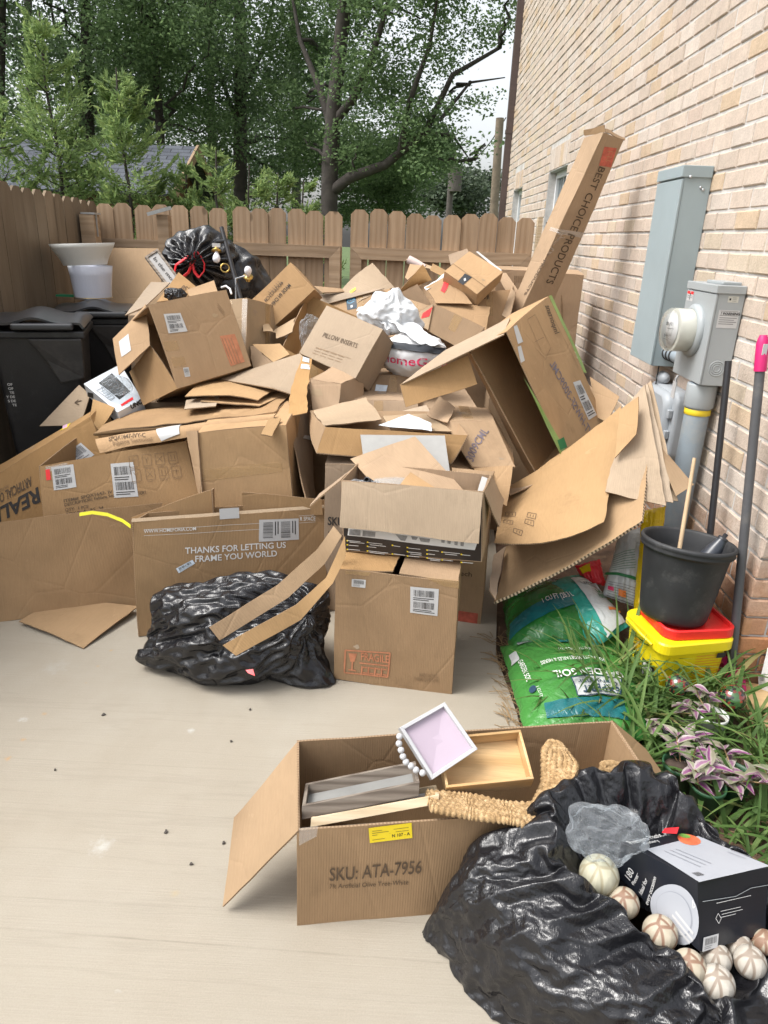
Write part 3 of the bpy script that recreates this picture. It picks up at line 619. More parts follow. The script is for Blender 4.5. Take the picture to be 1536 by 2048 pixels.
bar(p, 'jamb', (1.005, FY - 0.03, 0.0), (1.04, FY + 0.03, 1.815), 'pale_wood')
lf = thing('painted_fence', 'dark brown painted privacy fence along the left side', 'fence', (-2.45, 3.8, 0))
y = 1.8
while y < 6.0: picket(lf, -2.445, y, 1.845 - (y - 4.6) * 0.036 + rj.uniform(-.006, .006), 0.02, 0.1385, 0.018, 'y', 'painted_fence', rj); y += 0.1405
bar(lf, 'backing_board', (-2.50, 1.7, 0.1), (-2.46, 6.05, 1.70), 'painted_fence')
# ---- shed behind the fence
def shingles():
    mt, n, b = nodes('shingles'); vec = coord(n, 'UV')
    bt = N(n, 'ShaderNodeTexBrick'); bt.inputs['Scale'].default_value = 1.0; bt.inputs['Brick Width'].default_value = 0.32; bt.inputs['Row Height'].default_value = 0.135; bt.inputs['Mortar Size'].default_value = 0.009
    bt.inputs['Color1'].default_value = (0.055, 0.062, 0.078, 1); bt.inputs['Color2'].default_value = (0.095, 0.105, 0.125, 1); bt.inputs['Mortar'].default_value = (0.02, 0.022, 0.028, 1)
    n.links.new(vec, bt.inputs['Vector']); n.links.new(mixc(n, bt.outputs['Color'], ramp(n, [(0.3, 0.7), (0.7, 1.25)], noise_tex(n, 60, 3, 0.6, vec)).outputs[0], 0.8, 'MULTIPLY'), b.inputs['Base Color']); b.inputs['Roughness'].default_value = 0.95
    bump(n, b, bt.outputs['Fac'], 0.6, 0.02)
shingles(); wood('cedar', (0.10, 0.055, 0.032), (0.15, 0.085, 0.05), (0.18, 0.10, 0.06), 1, 0.85, False)
sh = thing('garden_shed', 'wooden shed with dark shingled gable roof beyond the fence', 'shed', (-7, 12.8, 0))
xr, yr_, ye, zr_, ze = -3.55, 13.0, 11.45, 2.90, 2.10; yb = 2 * yr_ - ye
mb = MB(); mb.grid(lambda u, v: V(-14 + (xr + 14) * u, yr_ + (ye - yr_) * v, zr_ + (ze - zr_) * v), 8, 4, 0.03, 0, 0, 10.45, 1.75, False)
mb.grid(lambda u, v: V(-14 + (xr + 14) * u, yb + (yr_ - yb) * v, ze + (zr_ - ze) * v), 8, 4, 0.03, 0, 0, 10.45, 1.75, False); mb.build('roof', 'shingles', sh)
for ya in (ye, yb):
    mb = MB(); mb.prism([(xr + 0.005, yr_, zr_ + 0.02), (xr + 0.005, ya, ze + 0.02), (xr + 0.005, ya, ze - 0.14), (xr + 0.005, yr_, zr_ - 0.14)], (0.04, 0, 0)); mb.build('barge_board', 'fence_rail', sh)
mb = MB(); mb.prism([(xr - 0.35, ye + 0.3, -0.14), (xr - 0.35, yb - 0.3, -0.14), (xr - 0.35, yb - 0.3, ze + 0.1), (xr - 0.35, yr_, zr_ - 0.05), (xr - 0.35, ye + 0.3, ze + 0.1)], (-10, 0, 0)); mb.build('wall', 'cedar', sh)
for f_ in (0.25, 0.6):
    mb = MB(); y_ = yr_ + (ye - yr_) * f_; z_ = zr_ + (ze - zr_) * f_; mb.box((xr - 0.36, y_ - 0.04, z_ - 0.16), (xr, y_ + 0.04, z_ - 0.05)); mb.build('rafter', 'cedar', sh)
# ---- utility poles
plain('pole_wood', (0.24, 0.19, 0.14), 0.9, 0.25, 6); plain('dark_pole', (0.11, 0.095, 0.085), 0.9, 0.25, 6); plain('wire', (0.06, 0.06, 0.06), 0.6)
pb = at(990, 440, 22); pt = at(1000, 236, 22); pb.z = -0.14
up_ = thing('utility_pole', 'bare brown wooden utility pole beside the house corner', 'utility pole', pb, 'utility poles'); mb = MB(); mb.tube([pb, pt], [0.14, 0.11], 12); mb.build('pole', 'pole_wood', up_)
pb2 = at(897, 440, 34); pt2 = at(907, 285, 34); pb2.z = -0.14
u2 = thing('utility_pole', 'far utility pole with dark transformer can under the oak boughs', 'utility pole', pb2, 'utility poles'); mb = MB(); mb.tube([pb2, pt2], [0.16, 0.12], 10); mb.build('pole', 'dark_pole', u2)
tc = at(911, 360, 33.7); mb = MB(); mb.tube([tc + V(0, 0, -0.45), tc + V(0, 0, 0.45)], 0.27, 14); mb.build('transformer', 'dark_pole', u2)
mb = MB(); a, b_ = at(905, 300, 34), at(1012, 235, 30); mb.tube([a.lerp(b_, k / 10) + V(0, 0, -0.8 * math.sin(PI * k / 10)) for k in range(11)], 0.02, 5); mb.build('wire', 'wire', u2)
# ================================================================== TREES
def leaf_mat(name, dark, mid, light, trans=0.35):
    mt, n, b = nodes(name); ri = N(n, 'ShaderNodeNewGeometry').outputs['Random Per Island']
    c = ramp(n, [(0.0, dark), (0.55, mid), (1.0, light)], ri).outputs[0]
    c = mixc(n, c, ramp(n, [(0.3, 0.72), (0.7, 1.2)], noise_tex(n, 0.9, 3, 0.6, coord(n))).outputs[0], 0.8, 'MULTIPLY')
    n.links.new(c, b.inputs['Base Color']); b.inputs['Roughness'].default_value = 0.6; b.inputs['Specular IOR Level'].default_value = 0.25
    tr = N(n, 'ShaderNodeBsdfTranslucent'); n.links.new(c, tr.inputs['Color']); mx = N(n, 'ShaderNodeMixShader'); mx.inputs[0].default_value = trans
    out = n.nodes['Material Output']; n.links.new(b.outputs[0], mx.inputs[1]); n.links.new(tr.outputs[0], mx.inputs[2]); n.links.new(mx.outputs[0], out.inputs['Surface'])
leaf_mat('oak_leaf', (0.10, 0.165, 0.07), (0.16, 0.245, 0.105), (0.225, 0.32, 0.14), 0.5)
leaf_mat('dark_leaf', (0.11, 0.17, 0.088), (0.16, 0.235, 0.118), (0.215, 0.30, 0.145), 0.5)
leaf_mat('far_leaf', (0.06, 0.085, 0.055), (0.085, 0.115, 0.07), (0.11, 0.14, 0.09), 0.25)
leaf_mat('cypress_leaf', (0.14, 0.215, 0.08), (0.225, 0.32, 0.12), (0.33, 0.42, 0.15), 0.5)
plain('bark', (0.055, 0.047, 0.041), 0.95, 0.35, 5, bmp=0.9, bscale=14, dirt=(0.10, 0.09, 0.08), dscale=3); plain('bark_dark', (0.065, 0.055, 0.048), 0.95, 0.3, 5, bmp=0.8, bscale=14)
def leaves(name, cen, size, mat, parent, seed, flat=0.5, ratio=0.55, dirs=None, droop=0.0):
    rs = np.random.RandomState(seed); n_ = len(cen)
    a = rs.normal(size=(n_, 3)) if dirs is None else dirs + rs.normal(size=(n_, 3)) * 0.25
    a[:, 2] = a[:, 2] * (1 - flat) - droop; a /= np.linalg.norm(a, axis=1)[:, None] + 1e-9
    t = rs.normal(size=(n_, 3)); b = np.cross(a, t); b /= np.linalg.norm(b, axis=1)[:, None] + 1e-9
    s = size * rs.uniform(0.6, 1.25, (n_, 1))
    v = np.empty((n_, 4, 3)); v[:, 0] = cen - a * s * 0.5; v[:, 1] = cen + b * s * ratio * 0.5 - a * s * 0.05; v[:, 2] = cen + a * s * 0.5; v[:, 3] = cen - b * s * ratio * 0.5 - a * s * 0.05
    v = v.reshape(-1, 3) - np.array(WLOC[parent.name])
    me = bpy.data.meshes.new(name); me.vertices.add(n_ * 4); me.vertices.foreach_set('co', v.astype(np.float32).ravel())
    me.loops.add(n_ * 4); me.loops.foreach_set('vertex_index', np.arange(n_ * 4, dtype=np.int32))
    me.polygons.add(n_); me.polygons.foreach_set('loop_start', np.arange(0, n_ * 4, 4, dtype=np.int32)); me.polygons.foreach_set('loop_total', np.full(n_, 4, dtype=np.int32))
    me.update(calc_edges=True); me.materials.append(MATS[mat]); o = bpy.data.objects.new(name, me); C.objects.link(o); o.parent = parent; WLOC[o.name] = WLOC[parent.name]; return o
def limb(mb, a, b, r0, r1, seed, wob=0.08, k=7):
    rs = random.Random(seed); L = (b - a).length
    pts = [a.lerp(b, i / k) + (V(rs.uniform(-1, 1), rs.uniform(-1, 1), rs.uniform(-.6, .6)) * wob * L * (0 if i in (0, k) else 1) * 0.5) for i in range(k + 1)]
    mb.tube(pts, [r0 + (r1 - r0) * i / k for i in range(k + 1)], 7); return pts
def tree(label, base, trunk_px, Y, clumps, nleaf, size, seed, mat='oak_leaf', bark='bark', tr=(0.2, 0.08), limbs=(), name='tree', group='trees beyond the fence', twig=14):
    rs = np.random.RandomState(seed); path = [at(x, y, Y) for x, y in trunk_px]; path[0].z = -0.14; path[0].x = path[1].x if len(path) < 3 else path[0].x
    o = thing(name, label, 'tree', path[0], group)
    mb = MB(); k = len(path); mb.tube(path, [tr[0] + (tr[1] - tr[0]) * i / (k - 1) for i in range(k)], 12)
    anchors = list(path)
    for li, (pts, r0) in enumerate(limbs):
        q = [at(x, y, Y + dy) for x, y, dy in pts]; mb.tube(q, [r0 * 0.78 * (1 - 0.75 * i / (len(q) - 1)) for i in range(len(q))], 8); anchors += q[1:]
    C_ = []; w = []
    for (x, y, dy, rx, rz) in clumps:
        c = at(x, y, Y + dy); C_.append((c, rx, rz)); w.append(rx * rx * rz)
    idx = rs.choice(len(C_), min(twig, len(C_)), replace=False)
    for i in idx:
        c = C_[i][0]; a = min(anchors, key=lambda p: (p - c).length + max(0, p.z - c.z) * 1.5); limb(mb, a, c, 0.035, 0.01, seed + int(i), 0.14)
    mb.build('trunk', bark, o)
    w = np.array(w); w /= w.sum(); pick = rs.choice(len(C_), nleaf, p=w)
    cc = np.array([tuple(C_[i][0]) for i in range(len(C_))]); rr = np.array([(C_[i][1], C_[i][1], C_[i][2]) for i in range(len(C_))])
    d = rs.normal(size=(nleaf, 3)); d /= np.linalg.norm(d, axis=1)[:, None]; rad = rs.uniform(0.25, 1.0, (nleaf, 1)) ** 0.6
    p = cc[pick] + d * rad * rr[pick]
    # leaves bunch on twigs: pull them towards random twig tips
    nt_ = max(40, nleaf // 22); tips = p[rs.choice(nleaf, nt_)]; sel = rs.randint(0, nt_, nleaf); m_ = rs.rand(nleaf) < 0.75
    p2 = tips[sel] + rs.normal(size=(nleaf, 3)) * size * np.array([1.7, 1.7, 0.8]); p[m_] = p2[m_]
    leaves('crown', p, size, mat, o, seed, 0.45)
    return o
def clump_field(x0, x1, y0, y1, n_, r, seed, dy=2.0, shape=None):
    rs = random.Random(seed); out = []
    while len(out) < n_:
        x, y = rs.uniform(x0, x1), rs.uniform(y0, y1)
        if shape and not shape(x, y): continue
        k = rs.uniform(0.7, 1.3); out.append((x, y, rs.uniform(*dy) if isinstance(dy, tuple) else rs.uniform(-dy, dy), r * k, r * k * rs.uniform(0.55, 0.8)))
    return out
OAK = clump_field(560, 700, -420, 150, 15, 0.75, 1, (0.8, 3.0)) + clump_field(705, 870, -420, 150, 18, 0.75, 71) + clump_field(690, 870, 150, 330, 16, 0.62, 2) + clump_field(850, 1030, -150, 60, 9, 0.55, 3) + clump_field(860, 990, 60, 190, 6, 0.42, 31) + clump_field(880, 975, 190, 300, 5, 0.30, 32) + clump_field(540, 650, 150, 330, 10, 0.55, 33, (0.6, 3.0)) + clump_field(600, 760, -60, 130, 5, 0.4, 88, (-1.2, -0.4))
tree('tall oak with forked grey trunk and wide boughs behind the gate', 0, [(655, 430), (660, 330), (668, 210), (690, 0), (700, -250)], 14, OAK, 78000, 0.074, 11,
     limbs=[([(664, 260, 0), (640, 180, .2), (600, 80, .4), (575, -60, .5)], 0.10), ([(672, 240, 0), (705, 200, -.3), (745, 110, -.6), (775, 10, -.8), (800, -120, -1)], 0.11), ([(660, 385, 0), (700, 355, -.2), (770, 330, -.3), (850, 265, -.5), (905, 150, -.6), (1000, 95, -.6)], 0.14),
            ([(850, 265, -.5), (905, 270, -.3), (940, 320, -.3)], 0.05), ([(880, 240, -.5), (940, 165, -.2), (1010, 155, 0)], 0.045), ([(800, 305, -.4), (820, 200, -.9), (860, 90, -1.2), (880, -40, -1.4)], 0.08)], twig=30, tr=(0.17, 0.09))
tree('dense dark tree with straight trunk left of the oak', 0, [(478, 430), (480, 300), (482, 100), (470, -200)], 18, clump_field(385, 650, -350, 430, 40, 0.9, 4), 48000, 0.084, 12, 'dark_leaf', 'bark_dark', (0.18, 0.1), [([(481, 200, 0), (530, 90, -.3), (555, -40, -.5)], 0.09), ([(480, 260, 0), (440, 150, .3), (420, 20, .4)], 0.08)])
tree('broadleaf tree with thin pale trunk above the shed ridge', 0, [(322, 430), (320, 250), (308, 80), (300, -150)], 16, clump_field(205, 430, -300, 290, 28, 0.78, 5), 36000, 0.08, 13, 'oak_leaf', 'bark', (0.10, 0.05))
tree('dark tree standing between the two tall cypresses', 0, [(178, 430), (176, 250), (172, 100), (170, -200)], 17, clump_field(50, 330, -350, 270, 28, 0.85, 6), 36000, 0.084, 14, 'dark_leaf', 'bark_dark', (0.16, 0.08), [([(175, 200, 0), (110, 60, .3), (90, -60, .3)], 0.07)])
tree('dark broadleaf tree at the left edge of the view', 0, [(-10, 430), (-5, 250), (0, 100), (5, -200)], 15.5, clump_field(-170, 110, -350, 330, 28, 0.85, 7), 38000, 0.084, 15, 'dark_leaf', 'bark_dark', (0.14, 0.08))
for q, (x, lab) in enumerate(((60, 'far shadowy tree behind the left end of the shed roof'), (290, 'far shadowy tree behind the middle of the shed roof'), (420, 'far shadowy tree behind the shed gable'), (590, 'far shadowy tree seen just left of the oak trunk'))):
    tree(lab, 0, [(x, 430), (x + 4, 250), (x - 5, 50), (x, -120)], 27 + q, clump_field(x - 130, x + 130, -150, 420, 20, 1.15, 40 + q), 15000, 0.135, 50 + q, 'dark_leaf', 'bark_dark', (0.2, 0.1), twig=6)
tree('low leafy tree filling under the oak bough', 0, [(760, 430), (758, 380), (752, 320)], 19, clump_field(660, 870, 285, 425, 26, 0.6, 8), 34000, 0.08, 16, 'oak_leaf', 'bark_dark', (0.08, 0.04))
tree('hazy blue-green tree far behind the transformer pole', 0, [(925, 430), (925, 400), (925, 360)], 45, clump_field(868, 978, 352, 432, 20, 1.0, 9, 2), 9000, 0.26, 17, 'far_leaf', 'bark_dark', (0.2, 0.1), twig=4)
def cypress(label, px, py, Y, w, seed, n_=5200):
    rs = np.random.RandomState(seed); top = at(px, py, Y); base = V(top.x + 0.03, Y, -0.14); H = top.z + 0.14
    o = thing('cypress_tree', label, 'cypress', base, 'young cypresses beyond the fence'); mb = MB()
    mb.tube([base.lerp(top, k / 6) + V(0.03 * math.sin(k * 2.1), 0, 0) for k in range(7)], [0.035 * (1 - 0.9 * k / 6) + 0.003 for k in range(7)], 7)
    cen, dirs = [], []
    nb = int(n_ / 95); lob = [rs.uniform(0, 2 * PI) for _ in range(3)]
    for b in range(nb):
        h = 0.05 + 0.93 * rs.uniform(0, 1.0) ** 1.25; az = rs.uniform(0, 2 * PI)
        L = w * ((1 - h) ** 0.85) * rs.uniform(0.35, 1.25) * (1 + 0.35 * math.cos(az - lob[0] + h * 4)) + 0.09; p0 = base.lerp(top, h); el0, el1 = rs.uniform(-0.05, 0.45), rs.uniform(0.7, 1.35)
        pts = [p0]; hd = V(math.cos(az), math.sin(az), 0); kk = 8
        for i in range(kk): e = el0 + (el1 - el0) * (i / kk) ** 1.5; pts.append(pts[-1] + (hd * math.cos(e) + V(0, 0, math.sin(e))) * L / kk)
        if b % 2 == 0: mb.tube(pts[::2], [0.009, 0.007, 0.005, 0.003, 0.002], 4, cap=False)
        side = hd.cross(V(0, 0, 1)).normalized(); tilt = rs.uniform(-0.6, 0.6); ntw = 11
        for tw in range(ntw):
            t = 0.18 + 0.82 * tw / (ntw - 1); i = min(kk - 1, int(t * kk)); q0 = pts[i].lerp(pts[i + 1], t * kk - i); fd_ = (pts[i + 1] - pts[i]).normalized(); sg_ = 1 if tw % 2 else -1
            td = (fd_ * 0.75 + side * sg_ * (0.8 if tw < ntw - 1 else 0.0) + V(0, 0, tilt * sg_ * 0.4 + 0.1)).normalized(); tl_ = L * 0.42 * (1 - 0.6 * t) * rs.uniform(0.6, 1.2) + 0.05
            for k in range(8):
                u = (k + 0.7) / 8; s2 = 1 if k % 2 else -1; d2 = (td * 0.8 + fd_.cross(td).normalized().cross(td) * s2 * 0.55).normalized() if k < 7 else td
                p = q0 + td * tl_ * u + d2 * 0.016 + V(*rs.normal(size=3)) * 0.007; cen.append(tuple(p)); dirs.append(tuple(d2))
    mb.build('trunk', 'bark', o); leaves('crown', np.array(cen), 0.072, 'cypress_leaf', o, seed, 0.0, 0.26, np.array(dirs)); return o
for q, a in enumerate((('tallest young cypress at the left, reaching far above the shed roof', 78, 25, 7.6, 1.0, 17000), ('second tall young cypress in front of the shed roof', 232, 135, 7.4, 0.80, 13000), ('cypress cut by the left edge of the view', -25, 195, 7.2, 0.85, 9000), ('low cypress between the two tall ones', 150, 265, 7.9, 0.62, 7000),
                       ('small cypress in front of the shed gable', 432, 300, 7.3, 0.52, 5600), ('small cypress right of the shed gable', 372, 335, 7.5, 0.5, 5000), ('small bushy cypress behind the black bag', 498, 330, 7.6, 0.6, 6000), ('small cypress left of the oak trunk', 556, 345, 8.0, 0.62, 6000), ('smallest cypress next to the oak trunk', 607, 360, 8.4, 0.55, 4500), ('cypress sprig behind the left corner post', 300, 350, 7.4, 0.52, 4500))):
    cypress(a[0], a[1], a[2], a[3], a[4], 100 + q, a[5])
# ================================================================== ELECTRICAL GEAR ON THE WALL
plain('panel_grey', (0.30, 0.36, 0.38), 0.45, 0.06, 3, bmp=0.05); plain('meter_grey', (0.33, 0.355, 0.365), 0.45, 0.06, 3, bmp=0.05); plain('pipe_grey', (0.27, 0.32, 0.36), 0.5, 0.12, 6, dirt=(0.36, 0.36, 0.34), dscale=4)
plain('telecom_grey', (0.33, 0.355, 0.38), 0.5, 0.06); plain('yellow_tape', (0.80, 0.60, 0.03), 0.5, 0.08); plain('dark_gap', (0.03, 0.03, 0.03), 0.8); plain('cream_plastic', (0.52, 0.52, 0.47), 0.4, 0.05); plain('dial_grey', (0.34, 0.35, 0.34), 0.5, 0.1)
mt, n, b = nodes('clear_glass'); b.inputs['Base Color'].default_value = (0.95, 0.96, 0.94, 1); b.inputs['Roughness'].default_value = 0.05; b.inputs['Transmission Weight'].default_value = 1.0; b.inputs['IOR'].default_value = 1.25; b.inputs['Alpha'].default_value = 0.6
def bevel(o, w=0.003, seg=2):
    md = o.modifiers.new('bevel', 'BEVEL'); md.width = w; md.segments = seg; md.limit_method = 'ANGLE'; return o
# tall service panel
pn = thing('service_panel', 'tall narrow blue-grey metal panel fixed high on the brick wall', 'electrical panel', (1.29, 3.73, 1.08))
X0, y0, y1, z0, z1 = 1.222, 3.563, 3.90, 1.085, 1.975
mb = MB(); mb.box((X0 + 0.012, y0 + 0.004, z0), (XW - 0.002, y1 - 0.004, z1 - 0.002)); bevel(mb.build('enclosure', 'panel_grey', pn))
mb = MB(); mb.box((X0, y0, z0 + 0.004), (X0 + 0.0115, y1, z1 - 0.052)); bevel(mb.build('front_cover', 'panel_grey', pn))
mb = MB(); mb.box((X0 - 0.004, y0 - 0.004, z1 - 0.045), (XW - 0.004, y1 + 0.004, z1 + 0.004)); bevel(mb.build('rain_cap', 'panel_grey', pn))
for a in ((y0 - 0.004, 0.03), (y0 + 0.003, 0.10), (y0 + 0.003, 0.115)):
    mb = MB(); c = V(X0 + a[1] * 0.8 + 0.012, a[0], z1 - 0.025 - a[1] * 0.6); mb.lathe([(0.0, 0.004), (0.006, 0.003), (0.007, 0)], c, (0, -1, 0), 12); mb.build('screw', 'galv', pn)
mb = MB(); mb.tube([(1.28, 3.60, z0), (1.28, 3.60, 0.985)], 0.003, 6); mb.build('ground_wire', 'dark_gap', pn)
# conduit nipple joining panel and meter box
mb = MB(); ny = [(1.30, 3.58, 1.155), (1.30, 3.30, 1.155)]; mb.tube(ny, 0.032, 20)
np_ = one('conduit_nipple', 'short ribbed grey conduit joining the tall panel to the meter box', 'conduit', mb, 'pipe_grey')
for k in range(3):
    mb = MB(); y = 3.545 - k * 0.045; mb.lathe([(0.033, -0.005), (0.037, -0.004), (0.037, 0.004), (0.033, 0.005)], (1.30, y, 1.155), (0, 1, 0), 20); mb.build('ring', 'dark_gap', np_)
# meter box
mx_ = thing('meter_box', 'grey electric meter box with round glass meter on the brick wall', 'meter box', (1.29, 3.15, 1.10))
X0, y0, y1, z0, z1 = 1.241, 2.992, 3.306, 1.10, 1.50
mb = MB(); mb.box((X0 + 0.01, y0 + 0.003, z0), (XW - 0.002, y1 - 0.003, z1 - 0.02)); bevel(mb.build('enclosure', 'meter_grey', mx_))
mb = MB(); mb.box((X0, y0, z0 + 0.003), (X0 + 0.0095, y1, z1 - 0.035)); bevel(mb.build('front_cover', 'meter_grey', mx_))
mb = MB(); mb.box((X0 - 0.004, y0 - 0.004, z1 - 0.032), (XW - 0.004, y1 + 0.004, z1)); mb.box((1.275, 3.03, z1), (1.35, 3.20, z1 + 0.012)); bevel(mb.build('rain_cap', 'meter_grey', mx_))
mc = V(X0, 3.155, 1.305); ax = (-1, 0, 0)
mb = MB(); mb.lathe([(0.108, -0.001), (0.110, 0.010), (0.098, 0.020), (0.090, 0.022)], mc, ax, 40); mb.build('collar', 'meter_grey', mx_)
mtr = None
mb = MB(); mb.lathe([(0.088, 0.0), (0.088, 0.085), (0.080, 0.088), (0.0, 0.088)], mc, ax, 40); mtr = mb.build('meter', 'cream_plastic', mx_)
mb = MB(); mb.lathe([(0.0, 0.0895), (0.066, 0.0895), (0.066, 0.0925), (0.0, 0.0925)][::-1], mc, ax, 32); mb.build('dial', 'paper', mtr)
mb = MB(); mb.lathe([(0.089, 0.02), (0.091, 0.085), (0.090, 0.105), (0.080, 0.118), (0.05, 0.122), (0.0, 0.123)], mc, ax, 40); mb.build('glass_cover', 'clear_glass', mtr)
fd = Face(mc + V(-0.0935, 0.06, 0.06), mc + V(-0.0935, -0.06, 0.06), mc + V(-0.0935, -0.06, -0.06), mc + V(-0.0935, 0.06, -0.06), amp=0)
fd.rect(mtr, 0.035, 0.03, 0.062, 0.045, 'ink', 'display', lift=0.0); fd.lines(mtr, [(0.07, 0.03, 0.07, 0.075, 0.004), (0.05, 0.055, 0.085, 0.055, 0.004), (0.03, 0.10, 0.075, 0.10, 0.002)], 'ink', lift=0.0); fd.text(mtr, '644', 0.033, 0.092, 0.018, 'ink', lift=0.0, bold=0.03)
ff = Face((X0, y1, z1 - 0.035), (X0, y0, z1 - 0.035), (X0, y0, z0), (X0, y1, z0), amp=0)
st_ = ff.rect(mx_, 0.012, 0.006, 0.082, 0.046, 'paper', 'sticker', lift=0.001); ff.rect(st_, 0.012, 0.006, 0.042, 0.017, 'red_tag', 'band', lift=0.002); ff.rect(st_, 0.052, 0.006, 0.082, 0.017, 'red_tag', 'band', lift=0.002); ff.lines(st_, [(0.047, 0.012, 0.047, 0.040, 0.006), (0.016, 0.024, 0.038, 0.024), (0.016, 0.032, 0.038, 0.032), (0.056, 0.024, 0.078, 0.024), (0.056, 0.032, 0.078, 0.032)], 'ink', lift=0.002)
fs2 = Face((X0 + 0.01, y0 + 0.003, z1 - 0.032), (XW - 0.002, y0 + 0.003, z1 - 0.032), (XW - 0.002, y0 + 0.003, z0), (X0 + 0.01, y0 + 0.003, z0), amp=0)
st_ = fs2.rect(mx_, 0.014, 0.062, 0.096, 0.132, 'paper', 'sticker', lift=0.001); fs2.text(st_, '! WARNING', 0.022, 0.080, 0.010, 'ink', lift=0.002, bold=0.03, sx=1.0); fs2.lines(st_, [(0.020, 0.092 + k * 0.008, 0.090 - 0.01 * (k % 2), 0.092 + k * 0.008, 0.0016) for k in range(4)] + [(0.019, 0.066, 0.091, 0.066, 0.0012), (0.019, 0.083, 0.091, 0.083, 0.0012)], 'ink', lift=0.002)
st_ = fs2.rect(mx_, 0.040, 0.008, 0.082, 0.032, 'cream_plastic', 'sticker', lift=0.001); fs2.lines(st_, [(0.058, 0.014 + k * 0.006, 0.074, 0.014 + k * 0.006, 0.001) for k in range(3)] + [(0.045, 0.020, 0.052, 0.020, 0.008)], 'ink', lift=0.002)
mb = MB()
for r in (0.030, 0.022, 0.013): mb.lathe([(r - 0.0028, 0), (r - 0.0014, 0.0016), (r + 0.0014, 0.0016), (r + 0.0028, 0)], (X0 + 0.062, y0 + 0.0028, z0 + 0.072), (0, -1, 0), 28)
mb.build('knockout', 'meter_grey', mx_)
mb = MB(); c0 = V(X0 + 0.005, 3.245, z0 - 0.004); mb.tube([c0, c0 + V(-0.01, -0.01, -0.012), c0 + V(-0.005, -0.002, -0.03)], 0.005, 8); mb.box((X0 - 0.004, 3.225, z0 - 0.105), (X0 - 0.001, 3.265, z0 - 0.03)); mb.build('seal_tag', 'paper', mx_)
# riser conduit
rc = thing('conduit_pipe', 'fat grey conduit with yellow tape running down from the meter box', 'conduit', (1.295, 3.06, 0))
mb = MB(); mb.tube([(1.292, 3.075, 1.098), (1.292, 3.075, 0.0)], 0.052, 24); mb.build('pipe', 'pipe_grey', rc)
mb = MB(); mb.lathe([(0.060, -0.05), (0.062, -0.045), (0.062, 0.045), (0.060, 0.05), (0.052, 0.05)], (1.292, 3.075, 1.045), (0, 0, 1), 24); mb.build('coupling', 'meter_grey', rc)
mb = MB(); mb.lathe([(0.0535, -0.013), (0.0545, -0.012), (0.0545, 0.012), (0.0535, 0.013)], (1.292, 3.075, 0.975), (0, 0, 1), 24); mb.build('tape', 'yellow_tape', rc)
# rounded telecom box
tb = thing('telecom_box', 'rounded pale grey telecom box low on the wall behind cardboard', 'utility box', (1.3, 3.5, 0.66))
def rounded(mb, x0, x1, ya, yb, za, zb, r=0.05, k=6, mi=0, edge=0.02):
    P = [(yc + r * math.cos(t), zc + r * math.sin(t)) for yc, zc, t0 in ((yb - r, zb - r, 0), (ya + r, zb - r, PI / 2), (ya + r, za + r, PI), (yb - r, za + r, 1.5 * PI)) for t in (t0 + PI / 2 * q / k for q in range(k + 1))]
    cy, cz = (ya + yb) / 2, (za + zb) / 2; n_ = len(P); rings = []
    for x, s_ in ((x1, 1.0), (x0 + edge, 1.0), (x0 + edge * 0.3, 1 - 0.25 * edge / (yb - ya)), (x0, 1 - 1.6 * edge / (yb - ya))): rings.append([V(x, cy + (y - cy) * s_, cz + (z - cz) * s_) for y, z in P])
    vs_ = [p for q in rings for p in q]; mb.add(vs_, [(i * n_ + j, i * n_ + (j + 1) % n_, (i + 1) * n_ + (j + 1) % n_, (i + 1) * n_ + j) for i in range(3) for j in range(n_)], mi, smooth=True); mb.add(rings[-1], [tuple(range(n_ - 1, -1, -1))], mi)
mb = MB(); rounded(mb, 1.285, XW - 0.001, 3.30, 3.70, 0.66, 1.0, 0.06); mb.build('base', 'telecom_grey', tb)
mb = MB(); rounded(mb, 1.25, 1.286, 3.345, 3.69, 0.67, 0.99, 0.07, edge=0.03); mb.build('cover', 'telecom_grey', tb)
for z in (0.90, 0.80): mb = MB(); mb.box((1.262, 3.318, z - 0.02), (1.284, 3.345, z + 0.02)); bevel(mb.build('latch', 'telecom_grey', tb), 0.004)
mb = MB(); mb.lathe([(0.0, 0.05), (0.018, 0.045), (0.03, 0.02), (0.03, -0.02), (0.018, -0.045), (0, -0.05)], (1.31, 3.60, 1.025), (0, 1, 0), 16); mb.build('cable_gland', 'telecom_grey', tb)
# poles leaning on the wall
plain('pole_black', (0.022, 0.022, 0.025), 0.35, 0.2); plain('pole_grey', (0.085, 0.085, 0.09), 0.5, 0.15, 5, dirt=(0.15, 0.14, 0.13)); plain('magenta', (0.56, 0.015, 0.14), 0.4, 0.08)
def px_line(x0, y0, Y0, x1, y1, Y1): return [at(x0, y0, Y0), at(x1, y1, Y1)]
a, b_ = at(1457, 722, 2.86), at(1421, 1062, 2.72); d = (b_ - a).normalized(); gnd = a + d * ((a.z - 0.03) / -d.z)
mb = MB(); mb.tube([a, gnd], 0.0135, 14); one('metal_pole', 'thin black pole leaning on the wall right of the meter box', 'pole', mb, 'pole_black')
a, b_ = at(1527, 670, 2.58), at(1470, 1260, 2.42); d = (b_ - a).normalized(); gnd = a + d * ((a.z - 0.03) / -d.z)
bp = thing('broom_handle', 'grey pole with magenta hanging tip leaning at the house corner', 'broom handle', gnd)
mid = a + d * 0.125; mb = MB(); mb.tube([mid - d * 0.02, gnd], 0.0165, 16); mb.build('pole', 'pole_grey', bp)
mb = MB(); mb.tube([a, a + d * 0.012, a + d * 0.03, mid], [0.012, 0.017, 0.021, 0.021], 16); hd = mb.build('tip', 'magenta', bp)
